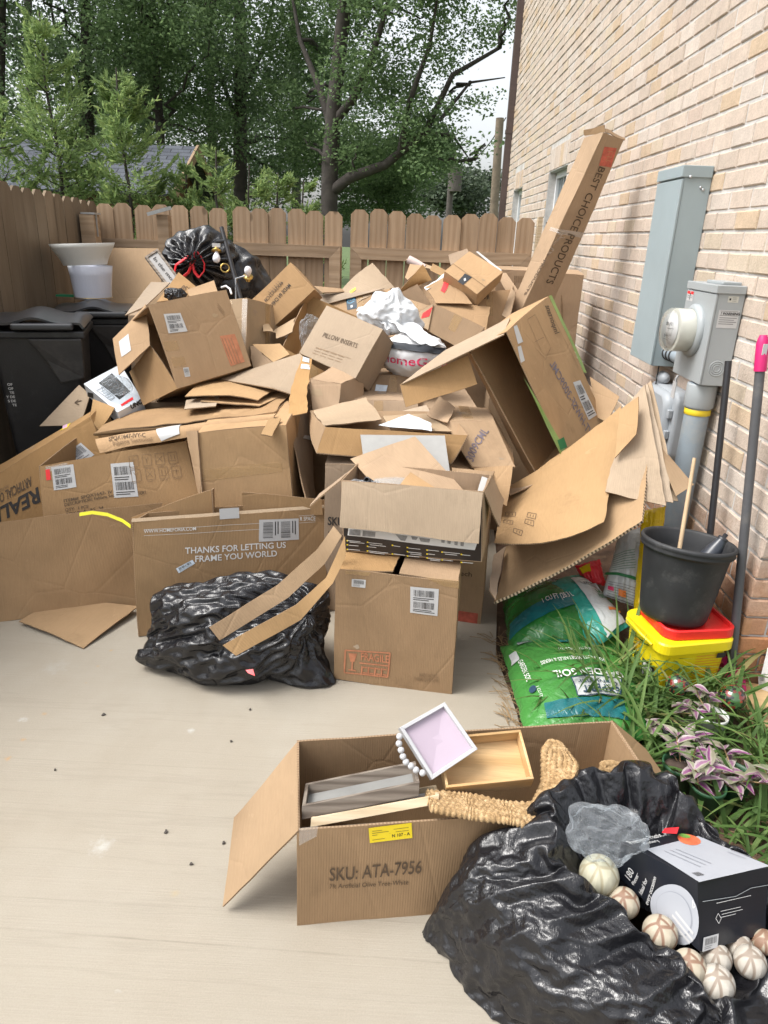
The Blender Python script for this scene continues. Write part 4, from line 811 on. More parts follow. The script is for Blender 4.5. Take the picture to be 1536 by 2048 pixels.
mb = MB(); e = a + d * 0.04; mb.box((e.x - 0.008, e.y - 0.024, e.z - 0.025), (e.x + 0.008, e.y - 0.020, e.z + 0.012)); mb.build('hanging_hole', 'paper', hd)
# ================================================================== THE HEAP OF BOXES
def loc(f, px, py):
    tl, tr, br, bl = f.c; r = ray(px, py); c = (tl + tr + br + bl) / 4; t = (c - EYE).dot(f.n) / r.dot(f.n); p = EYE + r * t
    a = ((tr - tl) + (br - bl)) / 2; b = ((bl - tl) + (br - tr)) / 2; d = p - (c - a / 2 - b / 2)
    aa, bb, ab, da, db = a.dot(a), b.dot(b), a.dot(b), d.dot(a), d.dot(b); D = aa * bb - ab * ab
    return (da * bb - db * ab) / D * f.w, (db * aa - da * ab) / D * f.h
def trect(f, parent, p0, p1, mat, name='label', lift=0.0016):
    (x0, y0), (x1, y1) = loc(f, *p0), loc(f, *p1); return f.rect(parent, min(x0, x1), min(y0, y1), max(x0, x1), max(y0, y1), mat, name, lift=lift)
def tquad(f, parent, pts, mat, name='label', lift=0.0016, n=6):
    c = [loc(f, *p) for p in pts]; mb = MB()
    def P(u, v):
        x = (c[0][0] * (1 - u) + c[1][0] * u) * (1 - v) + (c[3][0] * (1 - u) + c[2][0] * u) * v; y = (c[0][1] * (1 - u) + c[1][1] * u) * (1 - v) + (c[3][1] * (1 - u) + c[2][1] * u) * v
        return f.m(x, y, lift)
    mb.grid(P, n, n); return mb.build(name, mat, parent)
def tlabel(f, parent, pts, seed=1, nb=2, mat='paper', vert=True, ink='ink'):
    """shipping label on the four sight-line corners pts (tl, tr, br, bl) with printed bars and lines"""
    o = tquad(f, parent, pts, mat); c = [Vector(loc(f, *p)) for p in pts]; rnd = random.Random(seed)
    def B(u, v): return (c[0] * (1 - u) + c[1] * u) * (1 - v) + (c[3] * (1 - u) + c[2] * u) * v
    mb = MB()
    def q(u0, v0, u1, v1): mb.add([f.m(*B(a, b), 0.0026) for a, b in ((u0, v0), (u0, v1), (u1, v1), (u1, v0))], [(0, 1, 2, 3)])
    for i in range(nb):
        v0 = 0.10 + i * 0.88 / nb; v1 = v0 + 0.48 / nb; x = 0.12
        while x < 0.86:
            w = rnd.choice((0.006, 0.006, 0.012, 0.018)); q(x, v0, x + w, v1) if vert else q(v0, x, v1, x + w); x += w + rnd.choice((0.010, 0.016, 0.024))
        for k in range(2):
            v2 = v1 + (0.10 + 0.13 * k) / nb; e = rnd.uniform(0.5, 0.9)
            q(0.1, v2, e, v2 + 0.025) if vert else q(v2, 0.1, v2 + 0.025, e)
    mb.build('barcode', ink, o); return o
def ttext(f, parent, body, bl, br, tl, mat='ink', bold=0.0, name='printed_text'):
    up_l = 0.0048 if hasattr(f, 'hh') else 0.0026
    a, b, c = Vector(loc(f, *bl)), Vector(loc(f, *br)), Vector(loc(f, *tl)); e = b - a; L = e.length
    perp = abs((c - a).x * e.y - (c - a).y * e.x) / L
    flip = ((c - a).x * e.y - (c - a).y * e.x) < 0
    cu = bpy.data.curves.new('t', 'FONT'); cu.body = body; cu.size = 1.0; cu.offset = bold; cu.resolution_u = 3
    to = bpy.data.objects.new('t', cu); me = bpy.data.meshes.new_from_object(to); bm = bmesh.new(); bm.from_mesh(me); bmesh.ops.triangulate(bm, faces=bm.faces[:])
    W = max(v.co.x for v in bm.verts); u = e / L; nn = (c - a) - u * (c - a).dot(u); nn = nn.normalized(); mb = MB()
    sh = (c - a).dot(u) / perp * 0
    vs_ = [f.m(*(a + u * (v.co.x / W * L) + nn * (v.co.y / 0.70 * perp)), up_l) for v in bm.verts]
    bm.verts.index_update(); mb.add(vs_, [[v.index for v in q.verts] for q in bm.faces]); bm.free(); bpy.data.objects.remove(to); bpy.data.curves.remove(cu); bpy.data.meshes.remove(me)
    return mb.build(name, mat, parent)
def tlines(f, parent, segs, mat='ink_brown', t=0.002, name='printed_lines'):
    return f.lines(parent, [(*loc(f, a, b), *loc(f, c, d)) for a, b, c, d in segs], mat, t, lift=0.0044 if hasattr(f, 'hh') else 0.0026, name=name)
def ttape(f, parent, pts, mat='tape'): return tquad(f, parent, pts, mat, 'tape', 0.0012, 8)
def Q4(*p): return tuple(at(*q) for q in p)
def box_from(front, depth):
    """eight corners from a front quad (tl, tr, br, bl) and the depth vector away from it"""
    tl, tr, br, bl = front; d = Vector(depth)
    return {'001': tl, '101': tr, '100': br, '000': bl, '011': tl + d, '111': tr + d, '110': br + d, '010': bl + d}
# ---- front row -----------------------------------------------------------------------------------------
r = carton('brown box stamped FRAGILE with two white labels standing front and centre', ((-.208, 2.362, 0), (0, 0, -7.3), (.457, .40, .485)), 'U', 'card', 0.005)
c = r.c8; mf, mk = (c['001'] + c['101']) / 2, (c['011'] + c['111']) / 2
flap(r, (c['011'], mk + V(-.005, 0, -.005), mf + V(-.012, .01, .014), c['001']), amp=0.004, bulge=-0.004); flap(r, (mk + V(.006, 0, -.002), c['111'], c['101'], mf + V(.012, .01, .004)), amp=0.004, bulge=-0.003)
f = r.f['F']; tlabel(f, r.o, ((821, 1172), (879, 1177), (875, 1230), (820, 1223)), 3, 2); tlabel(f, r.o, ((703, 1157), (731, 1159), (730, 1175), (702, 1172)), 4, 1)
ttext(f, r.o, 'FRAGILE', (721, 1317), (777, 1323), (721, 1302), 'ink_faded_red', 0.02); tlines(f, r.o, [(691, 1298, 779, 1303), (779, 1303, 775, 1352), (775, 1352, 689, 1344), (689, 1344, 691, 1298), (719, 1324, 777, 1329)] + [(726 + k * 13, 1333 + k, 734 + k * 13, 1334 + k) for k in range(4)] + [(726 + k * 13, 1344 + k, 734 + k * 13, 1345 + k) for k in range(4)] + [(724 + k * 13, 1331 + k, 723 + k * 13, 1347 + k) for k in range(4)], 'ink_faded_red', 0.006)
tquad(f, r.o, ((697, 1304), (714, 1305), (709, 1322), (701, 1322)), 'ink_faded_red', 'glass_mark'); tlines(f, r.o, [(705, 1322, 704, 1338), (697, 1338, 712, 1340)], 'ink_faded_red', 0.006)
ttext(f, r.o, 'MADE IN P.R.C.', (838, 1351), (876, 1354), (838, 1344), 'ink_faint', 0.01); ttext(f, r.o, 'FABRIQUE 5/16', (828, 1359), (876, 1363), (828, 1352), 'ink_faint', 0.01)
ttape(f, r.o, ((690, 1140), (740, 1144), (739, 1152), (690, 1147))); ttape(f, r.o, ((850, 1154), (921, 1160), (920, 1176), (890, 1172)))
# black printed box on top of it
r = carton('open box with black printed front and brown flap folded down over it', ((-.191, 2.529, .489), (1.0, -1.9, -12.2), (.53, .235, .275)), 'U', 'card_tan', 0.004, auto=False); BLK = r; c = r.c8; f = r.f['F']
plain('print_black', (0.030, 0.024, 0.022), 0.35, 0.15, 10); plain('print_grey', (0.25, 0.25, 0.25), 0.5, 0.3, 60)
f.rect(r.o, 0.003, 0.06, f.w - 0.003, f.h - 0.003, 'print_black', 'printed_panel', lift=0.0012, n=10)
tquad(f, r.o, ((698, 1055), (955, 1085), (950, 1100), (696, 1070)), 'ink_white', 'white_band', 0.0020)
tlines(f, r.o, [(x, y, x + w, y + w * 0.11) for x, y, w in ((696, 1080, 26), (698, 1089, 20), (697, 1097, 24), (738, 1085, 28), (738, 1093, 16), (738, 1101, 40), (788, 1091, 14), (789, 1107, 22), (818, 1095, 24), (818, 1103, 26), (818, 1111, 22), (857, 1099, 22), (857, 1107, 14), (857, 1116, 26), (887, 1103, 34), (887, 1119, 20), (925, 1109, 16), (925, 1124, 22))] + [(x, y, x + w, y + w * 0.11) for x, y, w in ((700, 1083, 30), (741, 1089, 32), (741, 1104, 30), (822, 1107, 22), (861, 1119, 20), (891, 1107, 24))], 'ink_white', 0.0022)
tlines(f, r.o, [(x, y, x + 3, y + .3) for x, y in ((694, 1080), (694, 1088), (694, 1097), (735, 1084), (735, 1092), (735, 1101), (785, 1090), (785, 1107), (815, 1094), (815, 1102), (815, 1111), (854, 1099), (854, 1107), (854, 1115), (884, 1103), (884, 1119), (922, 1108), (922, 1124))], 'paper_yellow', 0.005)
for p in (((700, 1058), (722, 1060), (722, 1071), (699, 1069)), ((727, 1061), (752, 1064), (751, 1074), (726, 1072)), ((792, 1068), (817, 1071), (812, 1081), (803, 1080)), ((824, 1071), (838, 1073), (834, 1079), (826, 1078)), ((840, 1074), (862, 1077), (860, 1084), (843, 1082)), ((884, 1078), (891, 1079), (890, 1085), (884, 1084)), ((896, 1079), (903, 1080), (902, 1087), (896, 1086)), ((910, 1081), (917, 1082), (916, 1090), (910, 1089)), ((922, 1083), (929, 1084), (928, 1092), (922, 1091))): tquad(f, r.o, p, 'print_grey', 'picture', 0.0026, 2)
flap(r, (c['001'] + V(0, -.004, 0), c['101'] + V(0, -.004, 0), at(958, 1087, 2.375), at(680, 1056, 2.475)), 'card_pale', 0.007, bulge=0.006)
flap(r, (at(640, 985, 2.72), c['011'], c['001'] + V(-.004, 0, 0), at(621, 1010, 2.52)), 'card_tan', 0.012, torn=0.006)
flap(r, (c['111'], at(1010, 1000, 2.72), at(1001, 1053, 2.50), c['101'] + V(.004, 0, 0)), 'card_tan', 0.01); flap(r, (at(902, 933, 2.80), at(986, 941, 2.74), c['111'] + V(0, .004, 0), at(903, 952, 2.78)), 'card_grey', 0.012, torn=0.006)
# things standing in it
plain('foam', (0.34, 0.335, 0.32), 0.7, 0.05, 30); mt, n, b = nodes('clear_plastic'); b.inputs['Base Color'].default_value = (0.72, 0.76, 0.80, 1); b.inputs['Roughness'].default_value = 0.10
tp_ = N(n, 'ShaderNodeBsdfTransparent'); tp_.inputs[0].default_value = (0.93, 0.95, 0.96, 1); lw = N(n, 'ShaderNodeLayerWeight'); lw.inputs[0].default_value = 0.35; mx = N(n, 'ShaderNodeMixShader'); n.links.new(ramp(n, [(0.0, 0.07), (0.6, 0.22), (1.0, 0.75)], lw.outputs['Facing']).outputs[0], mx.inputs[0]); n.links.new(tp_.outputs[0], mx.inputs[1]); n.links.new(b.outputs[0], mx.inputs[2]); n.links.new(mx.outputs[0], n.nodes['Material Output'].inputs['Surface'])
bump(n, b, noise_tex(n, 22, 5, 0.7, coord(n), 1.5), 0.9, 0.012)
f = sheet('large tan cardboard leaf leaning diagonally in the black printed box', Q4((701, 918, 2.78), (831, 873, 2.82), (948, 1002, 2.60), (750, 972, 2.62)), 'card_tan', 0.004, torn=0.001)
f = sheet('grey-white foam board standing behind the diagonal tan leaf', Q4((721, 869, 2.89), (890, 871, 2.91), (903, 962, 2.76), (732, 955, 2.76)), 'foam', 0.002, 'foam_board', 'foam board', torn=0, th=0.012, edge='foam', group='packing pieces')
f = sheet('small tan cardboard triangle poking over the folded brown flap', Q4((806, 962, 2.62), (822, 944, 2.63), (895, 992, 2.55), (788, 988, 2.55)), 'card_tan', 0.003, torn=0)
f = sheet('thin white foam strip at the right end of the black printed box', Q4((964, 953, 2.62), (975, 957, 2.60), (962, 1001, 2.46), (951, 998, 2.48)), 'foam', 0.002, 'foam_strip', 'foam strip', torn=0.004, th=0.01, edge='foam', group='packing pieces')
f = sheet('clear grey plastic sheet in the left of the black printed box', Q4((742, 953, 2.68), (806, 940, 2.72), (812, 985, 2.58), (770, 982, 2.56)), 'clear_plastic', 0.006, 'plastic_sheet', 'plastic sheet', torn=0, th=0.002, edge='clear_plastic', group='packing pieces')
a, b_ = at(733, 960, 2.56), at(770, 985, 2.68); mb = MB(); d = (b_ - a).normalized(); mb.lathe([(0.0105, 0.0), (0.0135, 0.0), (0.0135, (b_ - a).length), (0.0105, (b_ - a).length), (0.0105, 0.0)], a, d, 20); one('black_tube', 'black pipe end sticking out of the black printed box', 'pipe', mb, 'pole_black')
def crumple(name, label, cat, c, rad, mat, seed, amp=0.35, group=None, sub=48, freq=3.0, flat=0.0, mats=None):
    mb = MB(); film_mesh(mb, folds(blobT(c, rad, seed * 1.3, [((.5, -.3, .8), .2, 9), ((-.6, .2, .5), .18, 9)], 36, 22, None, (.3, -.4, .8)), 1.14, 1.07, 0.02, 4, int(seed), None, 1.02, 1.03)); return one(name, label, cat, mb, mat, None, group)
crumple('plastic_wrap', 'crinkled clear wrap along the folded flap of the black printed box', 'plastic wrap', at(735, 976, 2.56), (0.075, 0.05, 0.025), 'clear_plastic', 4, 0.5, 'packing pieces')
# behind: two plain boxes on the ground
r = carton('brown box with orange-red strip at its foot behind the FRAGILE box', ((.029, 2.913, 0), (0, 0, -10), (.38, .36, .70)), '', 'card_tan', 0.005); f = r.f['F']
ttext(f, r.o, 'tech', (912, 1148), (942, 1152), (912, 1139), 'ink_brown', 0.01); trect(f, r.o, (915, 1221), (953, 1248), 'ink_red', 'red_strip')
r = carton('brown box printed SKU hidden between the framed-art box and black printed box', ((-.315, 2.90, 0), (0, 0, -2), (.335, .38, .715)), '', 'card_grey', 0.005); f = r.f['F']
ttext(f, r.o, 'SKU: 7', (655, 1049), (704, 1052), (655, 1033), 'ink', 0.02); ttext(f, r.o, 'Dim', (655, 1078), (690, 1080), (655, 1062), 'ink_brown', 0.01)
# framed-art box
bl_, br_ = gz(278, 1275), gz(655, 1226); tl_, tr_ = at(263, 1040, bl_.y + .06), at(648, 1012, br_.y + .06)
r = carton('flat brown shipping box printed thanks for letting us frame you world', box_from((tl_, tr_, br_, bl_), (0.02, .13, -.01)), 'U', 'card_tan', 0.004, auto=False); f = r.f['F']; c = r.c8
ttext(f, r.o, 'THANKS FOR LETTING US', (369, 1107), (571, 1094), (368, 1095), 'ink_white', 0.012); ttext(f, r.o, 'FRAME YOU WORLD', (389, 1123), (553, 1111), (388, 1111), 'ink_white', 0.012)
ttext(f, r.o, 'WWW.HOMEFORIA.COM', (286, 1067), (391, 1060), (286, 1060), 'ink_white', 0.004); ttext(f, r.o, 'R SPACE', (600, 1041), (632, 1040), (600, 1033), 'ink_white', 0.006); tlines(f, r.o, [(286, 1060, 520, 1046), (286, 1072, 520, 1058), (598, 1031, 632, 1029), (599, 1045, 632, 1043)], 'ink_white', 0.0012)
ttext(f, r.o, 'H', (316, 1262), (330, 1260), (314, 1236), 'ink_white', 0.03)
tlabel(f, r.o, ((518, 1039), (598, 1036), (598, 1078), (518, 1083)), 8, 2, vert=False); tlabel(f, r.o, ((351, 1137), (384, 1119), (390, 1126), (357, 1146)), 9, 1, 'paper_blue'); trect(f, r.o, (438, 1018), (478, 1036), 'paper', 'label')
flap(r, (c['001'] + V(0, .008, .012), c['101'] + V(0, .008, .012), c['101'] + V(0, -.002, .0), c['001'] + V(0, -.002, 0)), 'card_pale', 0.002, torn=0, th=0.003, name='rim')
flap(r, Q4((263, 1034, 2.78), (425, 979, 2.86), (428, 1040, 2.85), (266, 1060, 2.77)), 'card', 0.005); flap(r, Q4((485, 984, 2.88), (643, 998, 2.93), (646, 1030, 2.92), (487, 1035, 2.87)), 'card', 0.005)
flap(r, Q4((424, 980, 2.86), (428, 977, 2.93), (431, 1035, 2.92), (428, 1040, 2.84)), 'card_tan', 0.003)
# plain panel at the left edge and sheet lying on the slab
bl_, br_ = gz(-70, 1252), gz(292, 1208); tl_, tr_ = at(-70, 1054, bl_.y + .10), at(325, 1007, br_.y + .13)
f = sheet('big plain brown panel standing at the left edge with yellow strap on top', (tl_, tr_, br_, bl_), 'card', 0.010, torn=0.001); PANEL = f
mb = MB(); S_ = [at(x, y, Y) for x, y, Y in ((160, 1028, 2.70), (185, 1024, 2.69), (215, 1028, 2.68), (245, 1040, 2.66), (262, 1052, 2.62))]
mb.grid(lambda u, v: (S_[min(3, int(u * 4))].lerp(S_[min(3, int(u * 4)) + 1], u * 4 - min(3, int(u * 4)))) + V(0, -0.004 - v * 0.003, (0.5 - v) * 0.014), 16, 1, 0.0012); plain('strap_yellow', (0.75, 0.72, 0.05), 0.35, 0.08); one('packing_strap', 'yellow plastic packing strap curling over the plain left panel', 'strap', mb, 'strap_yellow')
g = [gz(38, 1242, .012), gz(275, 1210, .03), gz(268, 1228, .012), gz(165, 1297, .006)]
f = sheet('kraft cardboard sheet lying flat on the slab under the left panel', (gz(120, 1200, .015), gz(278, 1212, .035), gz(166, 1296, .008), gz(38, 1243, .02)), 'card_kraft', 0.006, bulge=0.012)
# ---- second row: left ----------------------------------------------------------------------------------
c8 = box_from(Q4((82, 929, 3.02), (372, 884, 3.20), (402, 1000, 3.12), (100, 1060, 2.93)), (.02, .36, .03))
c8['000'] += V(-.02, -.02, -.12); c8['100'] += V(.03, -.02, -.13); c8['010'] += V(0, 0, -.25); c8['110'] += V(0, 0, -.25)
r = carton('long carton printed with item number, barcode labels and handling symbols', c8, 'U', 'card', 0.006); f = r.f['F']
tlabel(f, r.o, ((96, 933), (143, 928), (151, 974), (105, 980)), 11, 2); trect(f, r.o, (84, 938), (97, 958), 'red_tag', 'red_label'); tlabel(f, r.o, ((221, 929), (269, 926), (275, 995), (227, 997)), 12, 2)
ttext(f, r.o, 'ITEM#: SFQX1647- IV', (127, 1004), (224, 987), (126, 998), 'ink_brown', 0.012); ttext(f, r.o, 'DESCRIPTION: Fabiana Sec', (129, 1012), (228, 994), (129, 1006), 'ink_brown', 0.008); ttext(f, r.o, 'TORY', (276, 992), (292, 989), (275, 985), 'ink_brown', 0.008); ttext(f, r.o, 'QTY:  1 PCS', (131, 1022), (177, 1016), (131, 1016), 'ink_brown', 0.008); ttext(f, r.o, 'BOX#:  4   RS  34', (133, 1031), (207, 1019), (133, 1025), 'ink_brown', 0.008)
seg = []
for row, (yy, xs) in enumerate(((922, (268, 295, 322, 349)), (950, (272, 301, 328, 354)))):
    for k, x_ in enumerate(xs):
        y_ = yy - (x_ - 295) * 0.10; seg += [(x_ - 9, y_ - 10, x_ + 9, y_ - 12), (x_ + 9, y_ - 12, x_ + 11, y_ + 10), (x_ + 11, y_ + 10, x_ - 7, y_ + 12), (x_ - 7, y_ + 12, x_ - 9, y_ - 10)]
        seg += [[(x_ - 6, y_ - 2, x_ + 6, y_ - 3), (x_, y_ - 6, x_ + 1, y_ + 7)], [(x_ - 4, y_ - 6, x_, y_), (x_ + 4, y_ - 6, x_, y_), (x_, y_, x_ + 1, y_ + 7)], [(x_ - 5, y_ + 6, x_ + 6, y_ - 6), (x_ - 5, y_ - 5, x_ + 6, y_ + 5)], [(x_ - 3, y_ - 6, x_ - 2, y_ + 4), (x_ + 4, y_ - 7, x_ + 5, y_ + 3), (x_ - 5, y_ + 6, x_ + 7, y_ + 5)]][(k + row) % 4]
        seg += [(x_ - 6, y_ + 15, x_ + 8, y_ + 13.5)]
tlines(f, r.o, seg, 'ink_faint', 0.0022, 'handling_symbols'); ttape(f, r.o, ((84, 932), (130, 925), (132, 936), (86, 942)), 'tape_clear')
# leaning artificial-plant carton
c8 = box_from(Q4((-60, 979, 3.12), (180, 836, 3.42), (240, 985, 3.30), (-40, 1130, 2.98)), (.03, .15, .05))
r = carton('long tilted carton printed REALE ARTIFICIAL upside down at the left edge', c8, '', 'card', 0.006); f = r.f['F']
tlabel(f, r.o, ((131, 910), (167, 888), (191, 912), (160, 930)), 14, 1); ttext(f, r.o, 'REALE', (79, 975), (-16, 1022), (91, 1000), 'ink', 0.03); ttext(f, r.o, 'ARTIFICIAL OL', (62, 954), (-10, 990), (70, 970), 'ink_brown', 0.02); ttext(f, r.o, 'NATURAL', (14, 968), (-14, 982), (17, 974), 'ink_faint')
trect(f, r.o, (83, 985), (93, 994), 'paper_yellow', 'yellow_mark')
f = r.f['U']; tquad(f, r.o, ((124, 849), (135, 846), (136, 855), (127, 859)), 'pink_sticker', 'sticker'); tquad(f, r.o, ((137, 848), (143, 846), (136, 857), (120, 862)), 'paper_yellow', 'sticker', 0.0014)
flap(r, Q4((186, 799, 3.55), (230, 815, 3.5), (200, 862, 3.40), (180, 836, 3.41)), 'card_kraft', 0.008)
f = sheet('pale flat cardboard with printed arrow behind the white carton', Q4((79, 852, 3.70), (158, 770, 3.84), (180, 790, 3.72), (160, 850, 3.62)), 'card_pale', 0.004); tlines(f, f.o, [(150, 806, 166, 801), (150, 806, 158, 800), (150, 806, 159, 810)], 'ink_brown', 0.008)
# white carton with clear bag
plain('white_print', (0.62, 0.66, 0.71), 0.4, 0.05)
tp = Q4((166, 764, 3.66), (242, 726, 3.86), (287, 798, 3.66), (233, 822, 3.48)); dn = V(0.0, 0.03, -.085)
c8 = {'011': tp[1] , '001': tp[0], '101': tp[3], '111': tp[2]}; c8.update({'000': tp[0] + dn, '100': tp[3] + dn, '110': tp[2] + dn, '010': tp[1] + dn})
r = carton('small white printed carton with oval opening holding a clear bag', c8, '', 'white_print', 0.002, name='white_carton', cat='carton', edge='white_print', bulge=0.0, group='small cartons of the heap'); f = r.f['U']
tquad(f, r.o, ((199, 765), (222, 748), (262, 782), (238, 800)), 'dark_gap', 'opening', 0.001); tquad(f, r.o, ((239, 811), (267, 793), (269, 798), (241, 815)), 'red_tag', 'red_bar', 0.002); tlines(f, r.o, [(195, 780, 206, 774), (206, 774, 229, 796), (229, 796, 220, 803), (220, 803, 195, 780)] + [(198 + k * 4, 780 + k * 4, 207 + k * 4, 776 + k * 4) for k in range(6)], 'ink', 0.002)  # no hole is cut: a flat dark patch paints the shade inside
f = r.f['F']; tquad(f, r.o, ((176, 784), (187, 786), (187, 796), (176, 794)), 'ink', 'emblem', 0.002, 2); ttext(f, r.o, 'PREMIUM SERIES', (210, 818), (227, 829), (211, 810), 'ink', 0.01); f = r.f['R']; ttext(f, r.o, 'UNO', (262, 818), (286, 806), (262, 808), 'ink', 0.04)
crumple('clear_bag', 'clear plastic bag bulging out of the white carton', 'plastic bag', at(233, 772, 3.60), (0.075, 0.06, 0.05), 'clear_plastic', 7, 0.4, 'packing pieces')
# ---- flattened cartons across the middle
r = carton('long flattened carton lying across the heap, wrinkled along its edge', {'001': at(183, 872, 3.22), '101': at(548, 822, 3.22), '011': at(256, 824, 3.62), '111': at(582, 788, 3.62), '000': at(188, 880, 3.23), '100': at(545, 832, 3.23), '010': at(258, 832, 3.62), '110': at(580, 797, 3.62)}, '', 'card', 0.022, cat='flattened box', name='flattened_box', bulge=0.014, group='flattened cardboard sheets of the heap')
f = Face(*Q4((190, 880, 3.19), (556, 826, 3.17), (548, 846, 3.14), (200, 908, 3.13)), amp=0.012, seed=4.4, bulge=0.03)
mb = MB(); f.mesh(mb, 0.005, res=0.02); f.o = tag(mb.build('flattened_box', ['card', 'edge'], None, f.P(0.5, 1)), 'rolled flattened carton with white tape patch and faded item number', 'flattened box', 'flattened cardboard sheets of the heap')
ttext(f, f.o, 'SFQX1647-IVY-C', (222, 889), (299, 879), (222, 880), 'ink_brown', 0.01); ttext(f, f.o, 'Fabiana Sectional', (228, 896), (310, 884), (228, 890), 'ink_faint', 0.004); tquad(f, f.o, ((318, 860), (364, 843), (367, 872), (327, 884)), 'paper', 'tape_patch', 0.003); tlines(f, f.o, [(478, 830, 502, 828), (502, 828, 503, 833), (503, 833, 479, 835), (479, 835, 478, 830), (482, 833, 498, 831)], 'ink_faint', 0.0015)
f = sheet('kraft cardboard folded into a long hollow wedge in mid heap', Q4((418, 761, 3.76), (568, 776, 3.68), (519, 803, 3.36), (369, 790, 3.44)), 'card_kraft', 0.010, bulge=0.02, torn=0.004)
f = sheet('under layer of the folded kraft wedge in mid heap', Q4((440, 785, 3.60), (579, 787, 3.58), (520, 810, 3.33), (400, 800, 3.42)), 'card_kraft', 0.008, torn=0.006)
f = sheet('pale offcut with punched handle slot under the kraft wedge', Q4((372, 800, 3.50), (440, 790, 3.52), (430, 812, 3.34), (368, 818, 3.34)), 'card_pale', 0.004)
f = sheet('pale smooth triangular panel right of the barcode box', Q4((440, 758, 3.72), (606, 705, 3.88), (594, 792, 3.42), (545, 776, 3.45)), 'card_pale', 0.004, torn=0.001)
f = sheet('crushed upright strip with blue-white labels at the panel edge', Q4((604, 712, 3.66), (626, 716, 3.66), (612, 824, 3.22), (573, 832, 3.18)), 'card', 0.02, torn=0.01); tquad(f, f.o, ((605, 714), (622, 715), (623, 723), (605, 722)), 'paper_blue', 'label', 0.003); tquad(f, f.o, ((605, 728), (624, 728), (624, 736), (605, 736)), 'paper_blue', 'label', 0.003)
f = sheet('torn kraft lip hanging over the plain tan box', Q4((537, 838, 3.10), (562, 836, 3.10), (546, 871, 2.97), (524, 868, 2.97)), 'card_kraft', 0.008, torn=0.006)
# plain tan box
c8 = box_from(Q4((393, 862, 3.05), (572, 848, 3.06), (596, 1000, 3.0), (402, 1000, 2.99)), (.01, .4, .02)); c8['000'].z -= .28; c8['100'].z -= .28; c8['010'].z -= .28; c8['110'].z -= .28
r = carton('plain tan box with a clear tape band behind the framed-art box', c8, '', 'card_pale', 0.006, bulge=0.008); f = r.f['F']; ttape(f, r.o, ((404, 938), (566, 925), (567, 945), (405, 962))); r.body.data.materials[0] = MATS['card_tan']
f = sheet('narrow brown flap standing at the left side of the plain tan box', Q4((371, 862, 3.12), (394, 860, 3.04), (404, 990, 3.0), (396, 985, 3.1)), 'card', 0.006)
f = sheet('tall board leaning right of the plain tan box, its shade painted in', Q4((578, 843, 3.22), (624, 812, 3.6), (632, 1000, 3.3), (611, 1000, 2.98)), 'card_grey', 0.010); tquad(f, f.o, ((605, 876), (608, 871), (628, 880), (629, 888)), 'paper', 'label', 0.003)  # the shading of this board is put into its greyer colour
# barcode box, tilted, open on its left
r = carton('large tilted box with shipping label, barcode sticker and faded red stamp', ((-1.118, 3.5, .888), (-21.3, -9.5, 39.6), (.428, .50, .415)), 'L', 'card', 0.005); f = r.f['F']; c = r.c8
tlabel(f, r.o, ((327, 629), (360, 627), (374, 663), (336, 667)), 21, 2); tlabel(f, r.o, ((365, 735), (376, 734), (380, 752), (369, 753)), 22, 1)
tquad(f, r.o, ((438, 672), (468, 668), (489, 725), (460, 733)), 'ink_faded_red', 'stamp', 0.0016); tlines(f, r.o, [(442 + k * 6, 676, 462 + k * 6, 728) for k in range(4)], 'ink_faint', 0.003); tlines(f, r.o, [(434, 606 + k * 4, 448, 625 + k * 4) for k in range(3)], 'ink_faint', 0.002)
ttape(f, r.o, ((325, 683), (352, 680), (358, 700), (331, 703))); ttape(f, r.o, ((340, 715), (366, 712), (372, 730), (347, 735)))
g = flap(r, Q4((226, 678, 3.78), (290, 608, 3.84), (300, 690, 3.60), (238, 748, 3.58)), 'card', 0.008); tquad(g, r.o, ((239, 683), (257, 668), (263, 700), (244, 715)), 'paper', 'label', 0.002)
flap(r, Q4((258, 745, 3.72), (300, 690, 3.62), (356, 776, 3.49), (286, 812, 3.60)), 'card', 0.005)
# flaps behind it
f = sheet('pale flap rising behind the barcode box on the left', Q4((249, 631, 4.05), (302, 564, 4.35), (340, 565, 4.35), (290, 612, 4.10)), 'card_pale', 0.004)
f = sheet('brown leaf printed 150 behind the barcode box', Q4((313, 604, 4.15), (357, 544, 4.40), (391, 572, 4.35), (372, 596, 4.2)), 'card', 0.004); ttext(f, f.o, '150', (383, 573), (366, 570), (382, 583), 'ink_brown', 0.01)
f = sheet('small brown flap right of the leaf printed 150', Q4((374, 578, 4.25), (428, 560, 4.4), (438, 590, 4.15), (381, 598, 4.1)), 'card_tan', 0.004)
# ---- upper middle --------------------------------------------------------------------------------------
r = carton('box with pale front and shaded side right of the barcode box', box_from(Q4((420, 605, 4.15), (494, 594, 4.1), (492, 720, 3.92), (425, 735, 3.97)), (.16, .36, -.10)), '', 'card_pale', 0.005); f = r.f['F']; ttape(f, r.o, ((484, 596), (494, 595), (492, 712), (484, 714)), 'tape_clear'); r.body.data.materials[0] = MATS['card_pale']
r = carton('crushed box printed MADE IN CHINA standing on its corner', ((-0.763, 4.3, 1.097), (-21.6, -44.3, 7.5), (.331, .22, .221)), '', 'card_tan', 0.010); f = r.f['F']
ttext(f, r.o, 'MADE IN CHINA', (584, 569), (543, 616), (577, 566), 'ink', 0.012); ttext(f, r.o, '44X56X25CM', (569, 564), (533, 602), (563, 560), 'ink_brown', 0.012)
tlines(f, r.o, [(536 + k * 4, 580 - k * 4, 543 + k * 4, 585 - k * 4) for k in range(6)], 'ink_faint', 0.004)
f = sheet('torn pale lip under the MADE IN CHINA box', Q4((547, 662, 4.25), (588, 636, 4.28), (585, 662, 4.1), (552, 676, 4.1)), 'card_pale', 0.012, torn=0.012)
